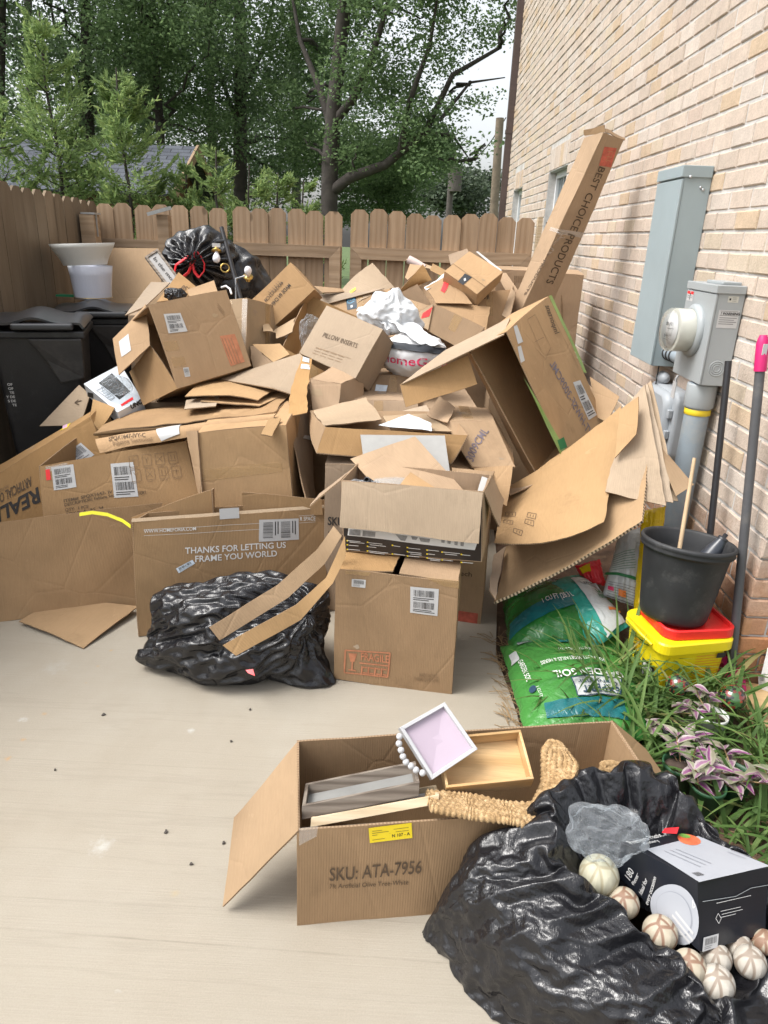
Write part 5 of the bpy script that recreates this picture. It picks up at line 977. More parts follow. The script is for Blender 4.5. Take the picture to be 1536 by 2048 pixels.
f = sheet('torn pale strip left under the MADE IN CHINA box', Q4((520, 622, 4.3), (534, 640, 4.28), (546, 664, 4.15), (525, 662, 4.12)), 'card_pale', 0.012, torn=0.01)
r = carton('open brown box cradling the pillow inserts box', {'001': at(563, 696, 4.05), '101': at(690, 760, 3.98), '011': at(614, 588, 4.42), '111': at(748, 648, 4.36), '000': at(575, 760, 3.98), '100': at(690, 820, 3.92), '010': at(610, 670, 4.36), '110': at(745, 720, 4.3)}, 'U', 'card', 0.005)
crumple('plastic_bag', 'bluish clear bag inside the open box left of the pillow box', 'plastic bag', at(621, 670, 4.05), (0.055, 0.06, 0.10), 'clear_plastic', 9, 0.35, 'packing pieces')
f = sheet('kraft flap lying left of the open box below the China box', Q4((505, 688, 4.0), (560, 686, 4.02), (578, 708, 3.88), (546, 724, 3.84)), 'card_kraft', 0.005); f = sheet('dark torn corner below that kraft flap beside the barcode box', Q4((500, 690, 4.0), (510, 692, 3.98), (545, 724, 3.83), (508, 738, 3.82)), 'card_grey', 0.008, torn=0.008)
r = carton('closed box printed PILLOW INSERTS lying tilted, its top light painted in', ((-0.540, 3.8, 1.043), (-33.8, 13.1, -31.3), (.366, .20, .286)), '', 'card_pale', 0.003, auto=False); f = r.f['F']  # brightness of the upturned face is put into the paler colour
ttext(f, r.o, 'PILLOW INSERTS', (645, 674), (714, 697), (648, 665), 'ink_brown', 0.004); tlines(f, r.o, [(632 + i * 15 - k * 3, 696 + k * 5 + i * 5, 644 + i * 15 - k * 3, 700 + k * 5 + i * 5) for k in range(3) for i in range(4)], 'ink_faint', 0.0022); tlines(f, r.o, [(672, 748, 704, 758)], 'ink_faint', 0.002); tlines(f, r.o, [(633, 695, 703, 718)], 'ink_faint', 0.0015)
r = carton('crushed brown box end below the pillow inserts box', box_from(Q4((623, 752, 3.50), (680, 770, 3.48), (676, 860, 3.35), (630, 860, 3.38)), (.10, .25, .02)), '', 'card', 0.016, torn=0.006)
r = carton('brown box with blue label under the printed shopping bag', box_from(Q4((745, 752, 3.85), (826, 752, 3.88), (838, 850, 3.7), (730, 850, 3.66)), (.03, .32, -.02)), '', 'card', 0.008); f = r.f['F']; tquad(f, r.o, ((749, 770), (775, 772), (772, 785), (747, 783)), 'paper_blue', 'label')
r = carton('wide brown box below it in the shadow of the tilted furniture box', box_from(Q4((680, 800, 3.55), (835, 806, 3.58), (850, 900, 3.45), (670, 900, 3.42)), (.02, .3, .0)), '', 'card_tan', 0.008)
# ---- shopping bag and tissue
plain('white_plastic', (0.66, 0.66, 0.67), 0.35, 0.05, 15, bmp=0.5, bscale=25); plain('tissue', (0.60, 0.625, 0.65), 0.8, 0.04); plain('navy_fabric', (0.035, 0.04, 0.05), 0.7, 0.2)
bc = at(828, 712, 3.95)
def bagP(u, v):
    t, ph = 2 * PI * u, PI * v; d = V(math.cos(t) * math.sin(ph), math.sin(t) * math.sin(ph), math.cos(ph)); k = 1 + 0.10 * noise.noise(d * 2.2 + V(3, 1, 2)) + 0.05 * (abs(noise.noise(d * 5)) * 2 - 0.5) + 0.02 * noise.noise(d * 12)
    return bc + V(d.x * 0.185, d.y * 0.15, d.z * 0.125) * k
mb = MB(); mb.grid(bagP, 64, 32); sb = one('shopping_bag', 'stuffed white plastic shopping bag with pink lettering', 'shopping bag', mb, 'white_plastic')
class BF:
    w = h = 1.0
    def m(s, x, y, lift): return bagP(0.5 + 0.25 + x, y) + (bagP(0.75 + x, y) - bc).normalized() * 0.003
cu = bpy.data.curves.new('t', 'FONT'); cu.body = 'HomeGoods'; cu.resolution_u = 3; cu.offset = 0.012; to = bpy.data.objects.new('t', cu); me = bpy.data.meshes.new_from_object(to); bm = bmesh.new(); bm.from_mesh(me); bmesh.ops.triangulate(bm, faces=bm.faces[:]); bm.verts.index_update(); W_ = max(v.co.x for v in bm.verts); mb = MB(); bf = BF()
mb.add([bf.m(-0.185 + v.co.x / W_ * 0.40, 0.56 - v.co.y * 0.16 + 0.05 * (v.co.x / W_) ** 2, 0) for v in bm.verts], [[v.index for v in q.verts] for q in bm.faces]); mb.build('lettering', 'ink_pink', sb); bm.free(); bpy.data.objects.remove(to)
mb = MB(); mb.grid(lambda u, v: bf.m(-0.17 + 0.40 * u, 0.30 + 0.09 * v + 0.10 * u * u, 0) + V(0, -.004, 0.012), 20, 4, 0.004); one('dark_cloth', 'dark navy cloth band across the top of the shopping bag', 'cloth', mb, 'navy_fabric')
def drape(name, label, cat, pts, mat, amp, seed, group=None, n=30, th=0.002):
    f = Face(*pts, amp=0.0, seed=seed); mb = MB()
    def P(u, v):
        p = f.P(u, v); q = p * 9 + V(seed, 0, 0); e = noise.noise(q * .5) * 1.3 + 0.5 * (abs(noise.noise(q * .9)) * 2 - 0.5) + 0.05 * noise.noise(q * 3); ed = V(noise.noise(V(u * 3, v * 3, seed)), 0, noise.noise(V(u * 3, v * 3, seed + 5))) * amp * 1.1
        return p + f.n * e * amp + ed
    mb.grid(P, n, n, th); return one(name, label, cat, mb, mat, None, group)
WT = at(782, 634, 4.10); TT = np.array([[tuple(WT + V(d.x * .135, d.y * .085, d.z * .10) * (1 + .50 * math.exp((d.dot(V(-.45, 0, .89)) - 1) * 18) + .55 * math.exp((d.dot(V(.12, 0, .99)) - 1) * 26) + .40 * math.exp((d.dot(V(-.98, 0, -.1)) - 1) * 10) + .35 * math.exp((d.dot(V(.9, -.1, -.42)) - 1) * 9) + .25 * noise.noise(d * 1.9 + V(5, 2, 1)))) for d in (V(math.cos(t) * math.sin(ph), math.sin(t) * math.sin(ph), math.cos(ph)) for t in (2 * PI * i / 120 for i in range(120)))] for ph in (PI * (j + .5) / 60 for j in range(60))]); mb = MB(); film_mesh(mb, folds(TT[::3, ::3], 1.10, 1.07, 0.010, 4, 5, None, 1.012, 1.025)); one('tissue_paper', 'puffy crumpled white plastic peaking above the shopping bag', 'plastic bag', mb, 'tissue', None, 'white tissue sheets'); drape('tissue_paper', 'left crumpled tissue sheet falling towards the pillow box', 'tissue paper', Q4((712, 622, 4.25), (745, 595, 4.22), (778, 655, 3.97), (758, 640, 4.02)), 'tissue', 0.018, 8, 'white tissue sheets')
drape('tissue_paper', 'tissue sheet draped down the right shoulder of the shopping bag', 'tissue paper', Q4((775, 640, 4.02), (828, 640, 4.02), (892, 695, 3.86), (832, 678, 3.80)), 'tissue', 0.02, 12, 'white tissue sheets')
# ---- top middle and right boxes
f = sheet('pale curved torn sheet standing against the right gate', Q4((668, 590, 4.85), (744, 518, 5.0), (790, 570, 4.85), (700, 606, 4.7)), 'card_pale', 0.008, curl=-0.03, torn=0.006); tquad(f, f.o, ((699, 578), (711, 573), (712, 578), (700, 584)), 'paper_yellow', 'sticker', 0.003)
r = carton('opened box sealed with dark blue prime tape', box_from(Q4((655, 606, 4.75), (782, 578, 4.8), (790, 650, 4.6), (662, 668, 4.55)), (.05, .30, .0)), 'U', 'card', 0.005); f = r.f['F']; c = r.c8
plain('prime_tape', (0.018, 0.035, 0.055), 0.35, 0.1); plain('prime_ink', (0.10, 0.35, 0.55), 0.4, 0.05)
tquad(f, r.o, ((690, 597), (711, 593), (714, 618), (694, 621)), 'prime_tape', 'tape', 0.002); ttext(f, r.o, 'prime', (693, 603), (709, 600), (693, 596), 'prime_ink', 0.01); tlines(f, r.o, [(694, 606, 700, 607), (700, 607, 708, 603)], 'prime_ink', 0.004); tquad(f, r.o, ((700, 612), (705, 611), (705, 616), (701, 617)), 'paper', 'mark', 0.003)
flap(r, Q4((612, 590, 4.75), (692, 584, 4.9), (768, 576, 4.78), (657, 606, 4.72)), 'card_pale', 0.006); flap(r, Q4((628, 572, 4.78), (690, 578, 4.9), (693, 583, 4.88), (645, 585, 4.7)), 'card_grey', 0.006)
r = carton('open empty box with tall flaps behind the tissue', {'001': at(795, 590, 4.75), '101': at(866, 612, 4.68), '011': at(838, 566, 5.1), '111': at(905, 590, 5.05), '000': at(800, 650, 4.6), '100': at(868, 680, 4.52), '010': at(835, 630, 5.0), '110': at(900, 650, 4.95)}, 'U', 'card', 0.005); c = r.c8
flap(r, Q4((790, 590, 4.85), (846, 528, 5.15), (864, 560, 5.1), (836, 570, 5.08)), 'card', 0.005); flap(r, Q4((800, 586, 4.8), (835, 568, 5.0), (862, 608, 4.95), (820, 640, 4.72)), 'card_tan', 0.005); flap(r, Q4((810, 555, 5.2), (820, 528, 5.25), (846, 532, 5.18), (815, 560, 5.15)), 'card', 0.004)
f = sheet('brown leaf with big red tag leaning in the middle of the upper heap', Q4((852, 574, 4.72), (898, 549, 4.78), (945, 608, 4.55), (872, 606, 4.55)), 'card', 0.004, torn=0.003); tquad(f, f.o, ((891, 562), (906, 559), (889, 587), (881, 582)), 'red_tag', 'red_tag', 0.003)
f = sheet('plain brown leaf to the right below the big red tag', Q4((872, 603, 4.60), (981, 613, 4.60), (972, 660, 4.42), (880, 640, 4.40)), 'card', 0.004)
r = carton('brown box with small red tag on its pale side', {'001': at(866, 609, 4.42), '101': at(972, 655, 4.36), '011': at(822, 634, 4.75), '111': at(930, 650, 4.8), '000': at(856, 662, 4.33), '100': at(930, 705, 4.26), '010': at(835, 650, 4.66), '110': at(925, 690, 4.7)}, '', 'card', 0.004)
r2 = r; f = Face(*Q4((822, 634, 4.66), (866, 608, 4.41), (856, 660, 4.32), (838, 648, 4.40)), amp=0.003, seed=2.2); mb = MB(); f.mesh(mb, 0.004); mb.build('side_flap', ['card_pale', 'edge'], r.o); tquad(f, r.o, ((846, 627), (860, 621), (858, 633), (843, 637)), 'red_tag', 'red_tag', 0.002)
drape('tissue_paper', 'scrap of white tissue left of the big red tag', 'tissue paper', Q4((848, 572, 4.75), (893, 545, 4.82), (885, 562, 4.74), (852, 580, 4.68)), 'tissue', 0.012, 21, 'white tissue sheets')
f = sheet('pale rolled paper with pinkish end against the right gate', Q4((812, 517, 5.45), (850, 527, 5.42), (892, 545, 5.3), (822, 530, 5.4)), 'card_pale', 0.008, torn=0.004); mb = MB(); a, b_ = at(817, 519, 5.42), at(850, 535, 5.38); mb.tube([a, a.lerp(b_, .5), b_], [0.03, 0.028, 0.02], 12); plain('pink_paper', (0.62, 0.50, 0.47), 0.7, 0.1); one('paper_roll', 'short pinkish paper roll lying on top of the heap', 'paper roll', mb, 'pink_paper')
f = sheet('kraft strip lying between paper roll and sealed parcel', Q4((866, 527, 5.2), (893, 541, 5.15), (884, 552, 5.05), (860, 540, 5.1)), 'card_kraft', 0.006)
r = carton('sealed parcel with black tape and white packing slip near the top', ((0.238, 4.745, 1.371), (39.2, 25.9, -31.1), (.275, .239, .094)), '', 'card_tan', 0.003); f = r.f['U']; plain('tape_black', (0.02, 0.022, 0.026), 0.3, 0.1)
tquad(f, r.o, ((915, 564), (930, 548), (944, 556), (926, 571)), 'tape_black', 'tape', 0.002); tquad(f, r.o, ((927, 559), (931, 557), (932, 562), (928, 564)), 'paper', 'mark', 0.003); tlines(f, r.o, [(905, 528, 973, 576)], 'edge', 0.003)
f = sheet('white packing slip tucked at the far edge of the sealed parcel', Q4((952, 504, 5.0), (956, 503, 5.02), (1003, 540, 4.85), (1000, 545, 4.83)), 'paper', 0.003, 'packing_slip', 'paper', torn=0, th=0.001, edge='paper', group='papers in the heap')
f = sheet('dark flap standing behind the sealed parcel', Q4((897, 510, 5.12), (934, 497, 5.15), (938, 508, 5.05), (901, 530, 5.0)), 'card_grey', 0.005, torn=0.006)
r = carton('dark open box with curved flap under the sealed parcel', {'001': at(930, 590, 4.72), '101': at(1022, 578, 4.85), '011': at(950, 570, 5.1), '111': at(1028, 560, 5.15), '000': at(935, 660, 4.6), '100': at(1018, 655, 4.7), '010': at(950, 640, 5.0), '110': at(1020, 640, 5.05)}, 'U', 'card_grey', 0.006); f = r.f['F']; ttext(f, r.o, '|| 00 ||', (956, 601), (977, 595), (955, 593), 'ink', 0.02)
flap(r, Q4((1022, 576, 4.85), (1030, 585, 4.7), (1018, 640, 4.6), (1003, 632, 4.65)), 'card_tan', 0.006)
p0, p1 = at(1000, 530, 5.35), at(1163, 543, 5.0); zt = 1.46
c8 = {'001': V(0.62, 5.10, zt), '101': V(1.20, 5.06, zt - .01), '011': V(0.64, 5.45, zt), '111': V(1.24, 5.42, zt), '000': V(0.62, 5.10, 0.0), '100': V(1.20, 5.06, 0.0), '010': V(0.64, 5.45, 0.0), '110': V(1.24, 5.42, 0.0)}
r = carton('tall brown box in the far right corner behind the leaning long box', c8, '', 'card', 0.006); f = r.f['F']; tlines(f, r.o, [(1122, 590 + k * 7, 1126, 640 + k * 2) for k in range(4)], 'ink_faint', 0.006); ttext(f, r.o, '|||||||', (1028, 563), (1056, 563), (1028, 553), 'ink_faint', 0.03)
f = sheet('brown flap sloping left of the tall corner box', Q4((992, 545, 5.05), (1012, 545, 5.05), (1042, 590, 4.9), (1020, 600, 4.85)), 'card_tan', 0.005)
# ---- long leaning box
T0, T1, T2 = at(1170, 273, 4.70), at(1210, 264, 4.55), at(1249, 281, 4.62); D_ = (at(1057, 591, 4.72) - T1); D_ = D_ * 1.75; L_ = at(1034, 600, 4.86) - at(1057, 591, 4.72); R_ = at(1118, 602, 4.80) - at(1057, 591, 4.72)
b1 = T1 + D_
c8 = {'001': T1, '101': T2, '011': T0, '111': T0 + (T2 - T1), '000': b1, '100': b1 + R_, '010': b1 + L_, '110': b1 + L_ + R_}
r = carton('long narrow box with BEST CHOICE PRODUCTS lettering leaning on the brick wall', c8, 'U', 'card_tan', 0.006, torn=0.004, auto=False); f = r.f['F']
tquad(f, r.o, ((1206, 292), (1236, 298), (1225, 337), (1196, 330)), 'ink_red', 'red_logo', 0.002, 4); tlines(f, r.o, [(1214, 302, 1228, 305), (1211, 313, 1226, 316), (1209, 320, 1223, 324), (1219, 302, 1213, 325), (1228, 305, 1222, 318)], 'ink_faded_red', 0.004)
ttext(f, r.o, 'BEST CHOICE PRODUCTS', (1198, 330), (1090, 565), (1213, 336), 'ink_brown', 0.006); g = r.f['L']; ttext(g, r.o, 'CHOICE  PRODUCTS', (1124, 456), (1049, 590), (1131, 452), 'ink_brown', 0.02)
ttape(f, r.o, ((1118, 458), (1170, 466), (1167, 477), (1112, 466)), 'tape_clear'); ttape(r.f['L'], r.o, ((1103, 455), (1122, 458), (1120, 466), (1101, 462)), 'tape_clear')
flap(r, (T0 + V(-.01, 0, .03), T1 + V(-.01, .01, .035), T1 + V(0, 0, 0), T0), 'card_tan', 0.006, torn=0.008); flap(r, (T1 + V(.0, .01, .02), T2 + V(0, .01, .012), T2, T1), 'card_tan', 0.006, torn=0.008)
# ---- tilted furniture box
O_ = ((0.451, 3.228, 1.251), (-117.4, -14.4, 59.8), (.541, .705, .216)); k8 = corners(*O_)
# as a carton: printed face F, mouth L ; map keys
m8 = {'001': k8['000'], '101': k8['100'], '100': k8['110'], '000': k8['010'], '011': k8['001'], '111': k8['101'], '110': k8['111'], '010': k8['011']}
r = carton('big tilted furniture box printed VT-HWSF-3009CML with its mouth gaping open', m8, 'L', 'card', 0.006, auto=False); f = r.f['F']; c = r.c8
ttext(f, r.o, 'VT-HWSF-3009CML', (1177, 877), (1098, 729), (1186, 868), 'ink_purple', 0.006); tlabel(f, r.o, ((1144, 765), (1159, 760), (1192, 830), (1176, 840)), 31, 2); tquad(f, r.o, ((1024, 653), (1031, 650), (1043, 683), (1033, 687)), 'paper', 'label'); tquad(f, r.o, ((1032, 692), (1039, 690), (1047, 720), (1039, 724)), 'paper', 'label')
ttext(f, r.o, 'Important', (1109, 670), (1089, 612), (1118, 666), 'ink_brown', 0.008); tlines(f, r.o, [(1052, 640, 1080, 700), (1068, 630, 1098, 692), (1052, 640, 1068, 630), (1066, 685, 1086, 675), (1072, 700, 1090, 720), (1090, 720, 1100, 695), (1092, 610, 1155, 735)], 'ink_faint', 0.0025)
ttape(f, r.o, ((1045, 752), (1050, 760), (1155, 940), (1138, 943)), 'tape_green'); ttape(f, r.o, ((1098, 592), (1104, 590), (1172, 745), (1166, 745)), 'tape_green'); tquad(f, r.o, ((1115, 882), (1128, 875), (1135, 895), (1122, 902)), 'ink_green', 'recycle_mark')
# top flap of the mouth, bent down, and bottom flap
flap(r, Q4((890, 700, 3.42), (1020, 634, 3.5), (1008, 668, 3.23), (800, 768, 3.12)), 'card_pale', 0.005); flap(r, Q4((800, 768, 3.12), (936, 712, 3.28), (955, 768, 3.22), (812, 814, 3.08)), 'card', 0.004)
flap(r, (c['010'], c['000'], at(1020, 990, 2.98), at(1000, 975, 3.2)), 'card_tan', 0.008, torn=0.006); flap(r, Q4((933, 702, 3.34), (942, 708, 3.28), (1078, 958, 3.22), (1062, 955, 3.30)), 'card_grey', 0.004)
f = sheet('brown corner of a box behind the printed furniture box', Q4((1180, 752, 3.75), (1240, 792, 3.62), (1215, 845, 3.5), (1195, 835, 3.6)), 'card_tan', 0.006)
# crumpled carton with the 3009CML print
r = carton('crumpled carton printed 3009CML in front of the furniture box', {'001': at(893, 838, 3.12), '101': at(988, 842, 3.16), '100': at(1026, 930, 3.0), '000': at(946, 934, 2.96), '011': at(880, 812, 3.4), '111': at(975, 815, 3.45), '110': at(1020, 900, 3.3), '010': at(950, 900, 3.3)}, '', 'card_tan', 0.014); f = r.f['F']
ttext(f, r.o, '3009CML', (942, 922), (977, 862), (930, 912), 'ink_purple', 0.012); g = flap(r, Q4((946, 934, 2.96), (1026, 929, 3.0), (1013, 1012, 2.84), (988, 998, 2.80)), 'card_tan', 0.008)
f = sheet('crinkled kraft end above the 3009CML print', Q4((850, 828, 3.22), (876, 793, 3.32), (910, 816, 3.25), (896, 842, 3.10)), 'card', 0.02, torn=0.008); f = sheet('pale curled leaf left of the 3009CML print', Q4((760, 830, 3.35), (852, 808, 3.42), (866, 836, 3.25), (780, 850, 3.2)), 'card_pale', 0.012)
# open carton with bold corrugated edge
r = carton('open carton with thick corrugated front edge in mid heap', {'001': at(649, 851, 2.95), '101': at(935, 867, 2.95), '100': at(905, 930, 2.90), '000': at(637, 910, 2.90), '011': at(623, 822, 3.3), '111': at(905, 825, 3.32), '110': at(890, 890, 3.2), '010': at(617, 870, 3.2)}, 'UF', 'card_tan', 0.005, edge='edge')
f = Face(*[r.c8[k] for k in KEYS['F']], amp=0.005, seed=r.seed); mb = MB(); f.mesh(mb, 0.014, res=0.03); mb.build('front_wall', ['card', 'edge_big'], r.o)
flap(r, Q4((622, 820, 3.32), (730, 796, 3.40), (766, 838, 3.12), (650, 850, 2.98)), 'card_pale', 0.012, torn=0.008); flap(r, Q4((765, 832, 3.2), (868, 826, 3.25), (905, 862, 3.05), (780, 858, 3.02)), 'card_pale', 0.005)
drape('tissue_paper', 'white foam sheet peaked behind the thick corrugated edge', 'foam sheet', Q4((757, 850, 3.02), (817, 827, 3.10), (862, 846, 3.06), (864, 862, 2.99)), 'tissue', 0.004, 33, 'white tissue sheets')
# ---- big sheets leaning on the right
f = sheet('large curved kraft sheet with handling symbols below the furniture box', Q4((1004, 985, 3.16), (1243, 812, 3.26), (1207, 1048, 2.62), (990, 1082, 2.62)), 'card_kraft', 0.014, bulge=-0.012, torn=0.003, sag=0.05)
seg = []
for x_, y_ in ((1018, 1028), (1060, 1027), (1012, 1050), (1055, 1042), (1030, 1070)): seg += [(x_ - 9, y_ - 4, x_ + 9, y_ - 4), (x_ + 9, y_ - 4, x_ + 7, y_ + 7), (x_ + 7, y_ + 7, x_ - 11, y_ + 6), (x_ - 11, y_ + 6, x_ - 9, y_ - 4), (x_ - 3, y_ - 1, x_ - 4, y_ + 4), (x_ + 3, y_ - 1, x_ + 2, y_ + 4)]
tlines(f, f.o, seg, 'ink_brown', 0.0025)
f = sheet('lower long kraft sheet with corrugated bottom edge resting on soil bags', Q4((1004, 1092, 2.86), (1292, 932, 2.84), (1286, 1040, 2.62), (986, 1204, 2.56)), 'card_kraft', 0.016, bulge=-0.03, torn=0.004, edge='edge_big', th=0.012)
f = sheet('grey edge of a folded board left of the lower kraft sheet', Q4((985, 1110, 2.78), (1008, 1095, 2.82), (990, 1200, 2.45), (978, 1180, 2.5)), 'card_grey', 0.01, torn=0.006)
for k, (lab, dx) in enumerate((('front pale corrugated board of the stack leaning by the telecom box', 0), ('middle pale board of the stack leaning by the telecom box', 13), ('rear pale board of the stack leaning by the telecom box', 24))):
    f = sheet(lab, Q4((1258 + dx * .7, 802 - k * 6, 3.08 + k * .03), (1288 + dx * .6, 768 - k * 3, 3.06 + k * .03), (1334 + dx, 1010 - k * 5, 2.72 + k * .03), (1212 + dx, 985, 2.76 + k * .03)), 'card_pale', 0.009, torn=0.004)
f = sheet('crumpled kraft leaf hooked over the pale leaning boards', Q4((1240, 818, 3.02), (1279, 791, 2.99), (1276, 862, 2.88), (1230, 912, 2.86)), 'card_kraft', 0.016, torn=0.006)
f = sheet('kraft corner sticking out right of the pale leaning boards', Q4((1300, 870, 2.95), (1336, 908, 2.92), (1388, 969, 2.80), (1352, 992, 2.76)), 'card_kraft', 0.004)
# ---- boxes buried in the core, glimpsed between the others
for lab, a in (('box glimpsed in shadow under the barcode box', ((-1.45, 3.75, 0), (0, 0, 8), (.62, .5, .74))), ('box glimpsed in shadow below the open pillow box', ((-.68, 3.75, 0), (0, 0, -6), (.6, .55, .86))), ('box glimpsed in shadow under the shopping bag', ((.0, 3.65, 0), (0, 0, 4), (.42, .6, .80))), ('box glimpsed in the dark behind the furniture box', ((.50, 4.0, 0), (0, 0, -5), (.6, .5, .85))), ('box glimpsed under the China box at the back', ((-1.0, 4.45, 0), (0, 0, 5), (.7, .6, 1.02))), ('box glimpsed under the red-tagged box at the back', ((-.15, 4.5, 0), (0, 0, -4), (.7, .6, 1.05))), ('box glimpsed below the black bag at the back', ((-1.75, 4.6, 0), (0, 0, 2), (.65, .6, 1.1)))):
    carton(lab, a, '', 'card_grey', 0.008)
# ================================================================== FOREGROUND
# ---- black plastic bags
def bag_plastic(name, scale=1.0, emb=True):
    mt, n, b = nodes(name); vec = coord(n); b.inputs['Base Color'].default_value = (0.010, 0.010, 0.012, 1); b.inputs['Roughness'].default_value = 0.24; b.inputs['Specular IOR Level'].default_value = 0.55
    big = noise_tex(n, 9 * scale, 5, 0.62, vec, 1.6)
    rid = N(n, 'ShaderNodeTexNoise'); rid.noise_type = 'RIDGED_MULTIFRACTAL'; rid.inputs['Scale'].default_value = 10 * scale; rid.inputs['Detail'].default_value = 5; rid.inputs['Distortion'].default_value = 1.2
    n.links.new(mapping(n, vec, (1, 1, 0.55), (0.5, 0.3, 0.8)), rid.inputs['Vector'])
    dash = noise_tex(n, 1.0, 1, 0.5, mapping(n, vec, (330, 120, 120), (0.2, 0.4, 0.9)), 0.3)
    h = mixc(n, ramp(n, [(0.2, 0), (0.8, 1)], big).outputs[0], rid.outputs['Fac'], 0.45)
    if emb: h = mixc(n, h, ramp(n, [(0.48, 0), (0.58, 1)], dash).outputs[0], 0.16)
    bump(n, b, h, 0.32, 0.008)
    n.links.new(ramp(n, [(0.3, 0.16), (0.7, 0.30)], noise_tex(n, 5, 3, 0.6, vec)).outputs[0], b.inputs['Roughness'])
bag_plastic('bag_black'); plain('bag_red', (0.75, 0.03, 0.04), 0.35, 0.08)
def wr(p, s, seed):   # folds of thin plastic
    q = p * s + V(seed, seed * 2, 0); return (1 - abs(noise.noise(q)) * 2.2) * 0.6 + (1 - abs(noise.noise(q * 2.1 + V(3, 1, 7))) * 2.2) * 0.3 + noise.noise(q * 5) * 0.10
def bag_blob(c, rad, seed, tips=(), amp=0.05, nu=220, nv=110, fold=7.0, zmin=0.003, knot=None, flow=None):
    c = Vector(c); mb = MB(); tips = [(Vector(d).normalized(), k, w) for d, k, w in tips]
    def P(u, v):
        t, ph = 2 * PI * u, PI * v; d = V(math.cos(t) * math.sin(ph), math.sin(t) * math.sin(ph), math.cos(ph))
        k = 1 + 0.16 * noise.noise(d * 1.6 + V(seed, 0, 0)) + 0.08 * noise.noise(d * 3.4 + V(0, seed, 0))
        for td, kk, w in tips: k += kk * math.exp((d.dot(td) - 1) * w)
        p = c + V(d.x * rad[0], d.y * rad[1], d.z * rad[2]) * k
        if knot is not None:
            e = d.dot(knot[0]); a = math.atan2(d.dot(knot[1]), d.dot(knot[2])); g = max(0, min(1, (e - 0.1) / 0.8)); p += d * (0.035 * math.cos(a * 17 + 2.5 * noise.noise(d * 3)) * g * (1 - g * 0.3))
        if flow is not None:
            fx, fu, fv = flow; a2 = math.atan2(d.dot(fu), d.dot(fv)); e2 = math.acos(max(-1, min(1, d.dot(fx)))); a2 += 0.35 * noise.noise(d * 2.5 + V(seed, 1, 1)); sn = math.sin(e2)
            rd = (1 - abs(noise.noise(V(math.cos(a2) * 3.2, math.sin(a2) * 3.2, e2 * 1.5 + seed))) * 2.6) * 0.55 + (1 - abs(noise.noise(V(math.cos(a2) * 8, math.sin(a2) * 8, e2 * 2.6 + seed * 2))) * 2.6) * 0.30 + (1 - abs(noise.noise(V(math.cos(a2) * 19, math.sin(a2) * 19, e2 * 5 + seed))) * 2.4) * 0.13
            p += d * rd * amp * (0.25 + 0.75 * sn) + d * wr(p, fold, seed) * amp * 0.22
        else: p += d * wr(p, fold, seed) * amp * 0.55
        if p.z < zmin: p.z = zmin + (p.z - zmin) * 0.02
        return p
    mb.grid(P, nu, nv); return mb
rs_ = [((-1, -.3, -.6), .34, 34), ((.9, -.45, -.8), .45, 34), ((.85, .3, .62), .24, 9), ((-.2, -.9, -.5), .06, 6), ((-.7, .1, .55), .10, 8), ((.1, .2, 1), .06, 10)]
T_ = blobT((-.60, 2.43, .165), (.345, .195, .195), 3.0, rs_, 76, 44, 0.003, (.8, -.25, .55)); rb = MB(); film_mesh(rb, folds(T_, 1.16, 1.03, 0.008, 4, 2, 0.003, 1.03, 1.05))
FB = one('trash_bag', 'crumpled black trash bag holding two kraft strips on the slab', 'trash bag', rb, 'bag_black', group='black trash bags')
f = Face(*Q4((491, 1340, 2.19), (506, 1338, 2.19), (510, 1352, 2.17), (496, 1346, 2.18)), amp=0); mb = MB(); f.mesh(mb, 0.002); mb.build('red_tie', 'bag_red', FB)
def strip(label, top, bot, mat='card_kraft'):
    mb = MB(); n_ = len(top) - 1
    def P(u, v):
        k = min(n_ - 1, int(u * n_)); t = u * n_ - k; a = top[k].lerp(top[k + 1], t); b = bot[k].lerp(bot[k + 1], t); return warp(a.lerp(b, v), 0.004, 3.3)
    L = sum((top[i + 1] - top[i]).length for i in range(n_)); mb.grid(P, 30, 5, 0.005, 0, 1, L, 0.07); return one('cardboard_strip', label, 'cardboard strip', mb, [mat, 'edge'], None, 'kraft strips in the front bag')
strip('rear long bent kraft strip sticking out of the front trash bag', [at(*p) for p in ((420, 1256, 2.16), (556, 1170, 2.32), (634, 1100, 2.38), (668, 1052, 2.42))], [at(*p) for p in ((440, 1282, 2.16), (577, 1196, 2.31), (650, 1128, 2.37), (684, 1072, 2.40))])
strip('front long bent kraft strip sticking out of the front trash bag', [at(*p) for p in ((446, 1292, 2.10), (592, 1210, 2.24), (652, 1156, 2.29), (690, 1072, 2.36))], [at(*p) for p in ((472, 1313, 2.10), (602, 1240, 2.23), (666, 1166, 2.28), (692, 1112, 2.33))])
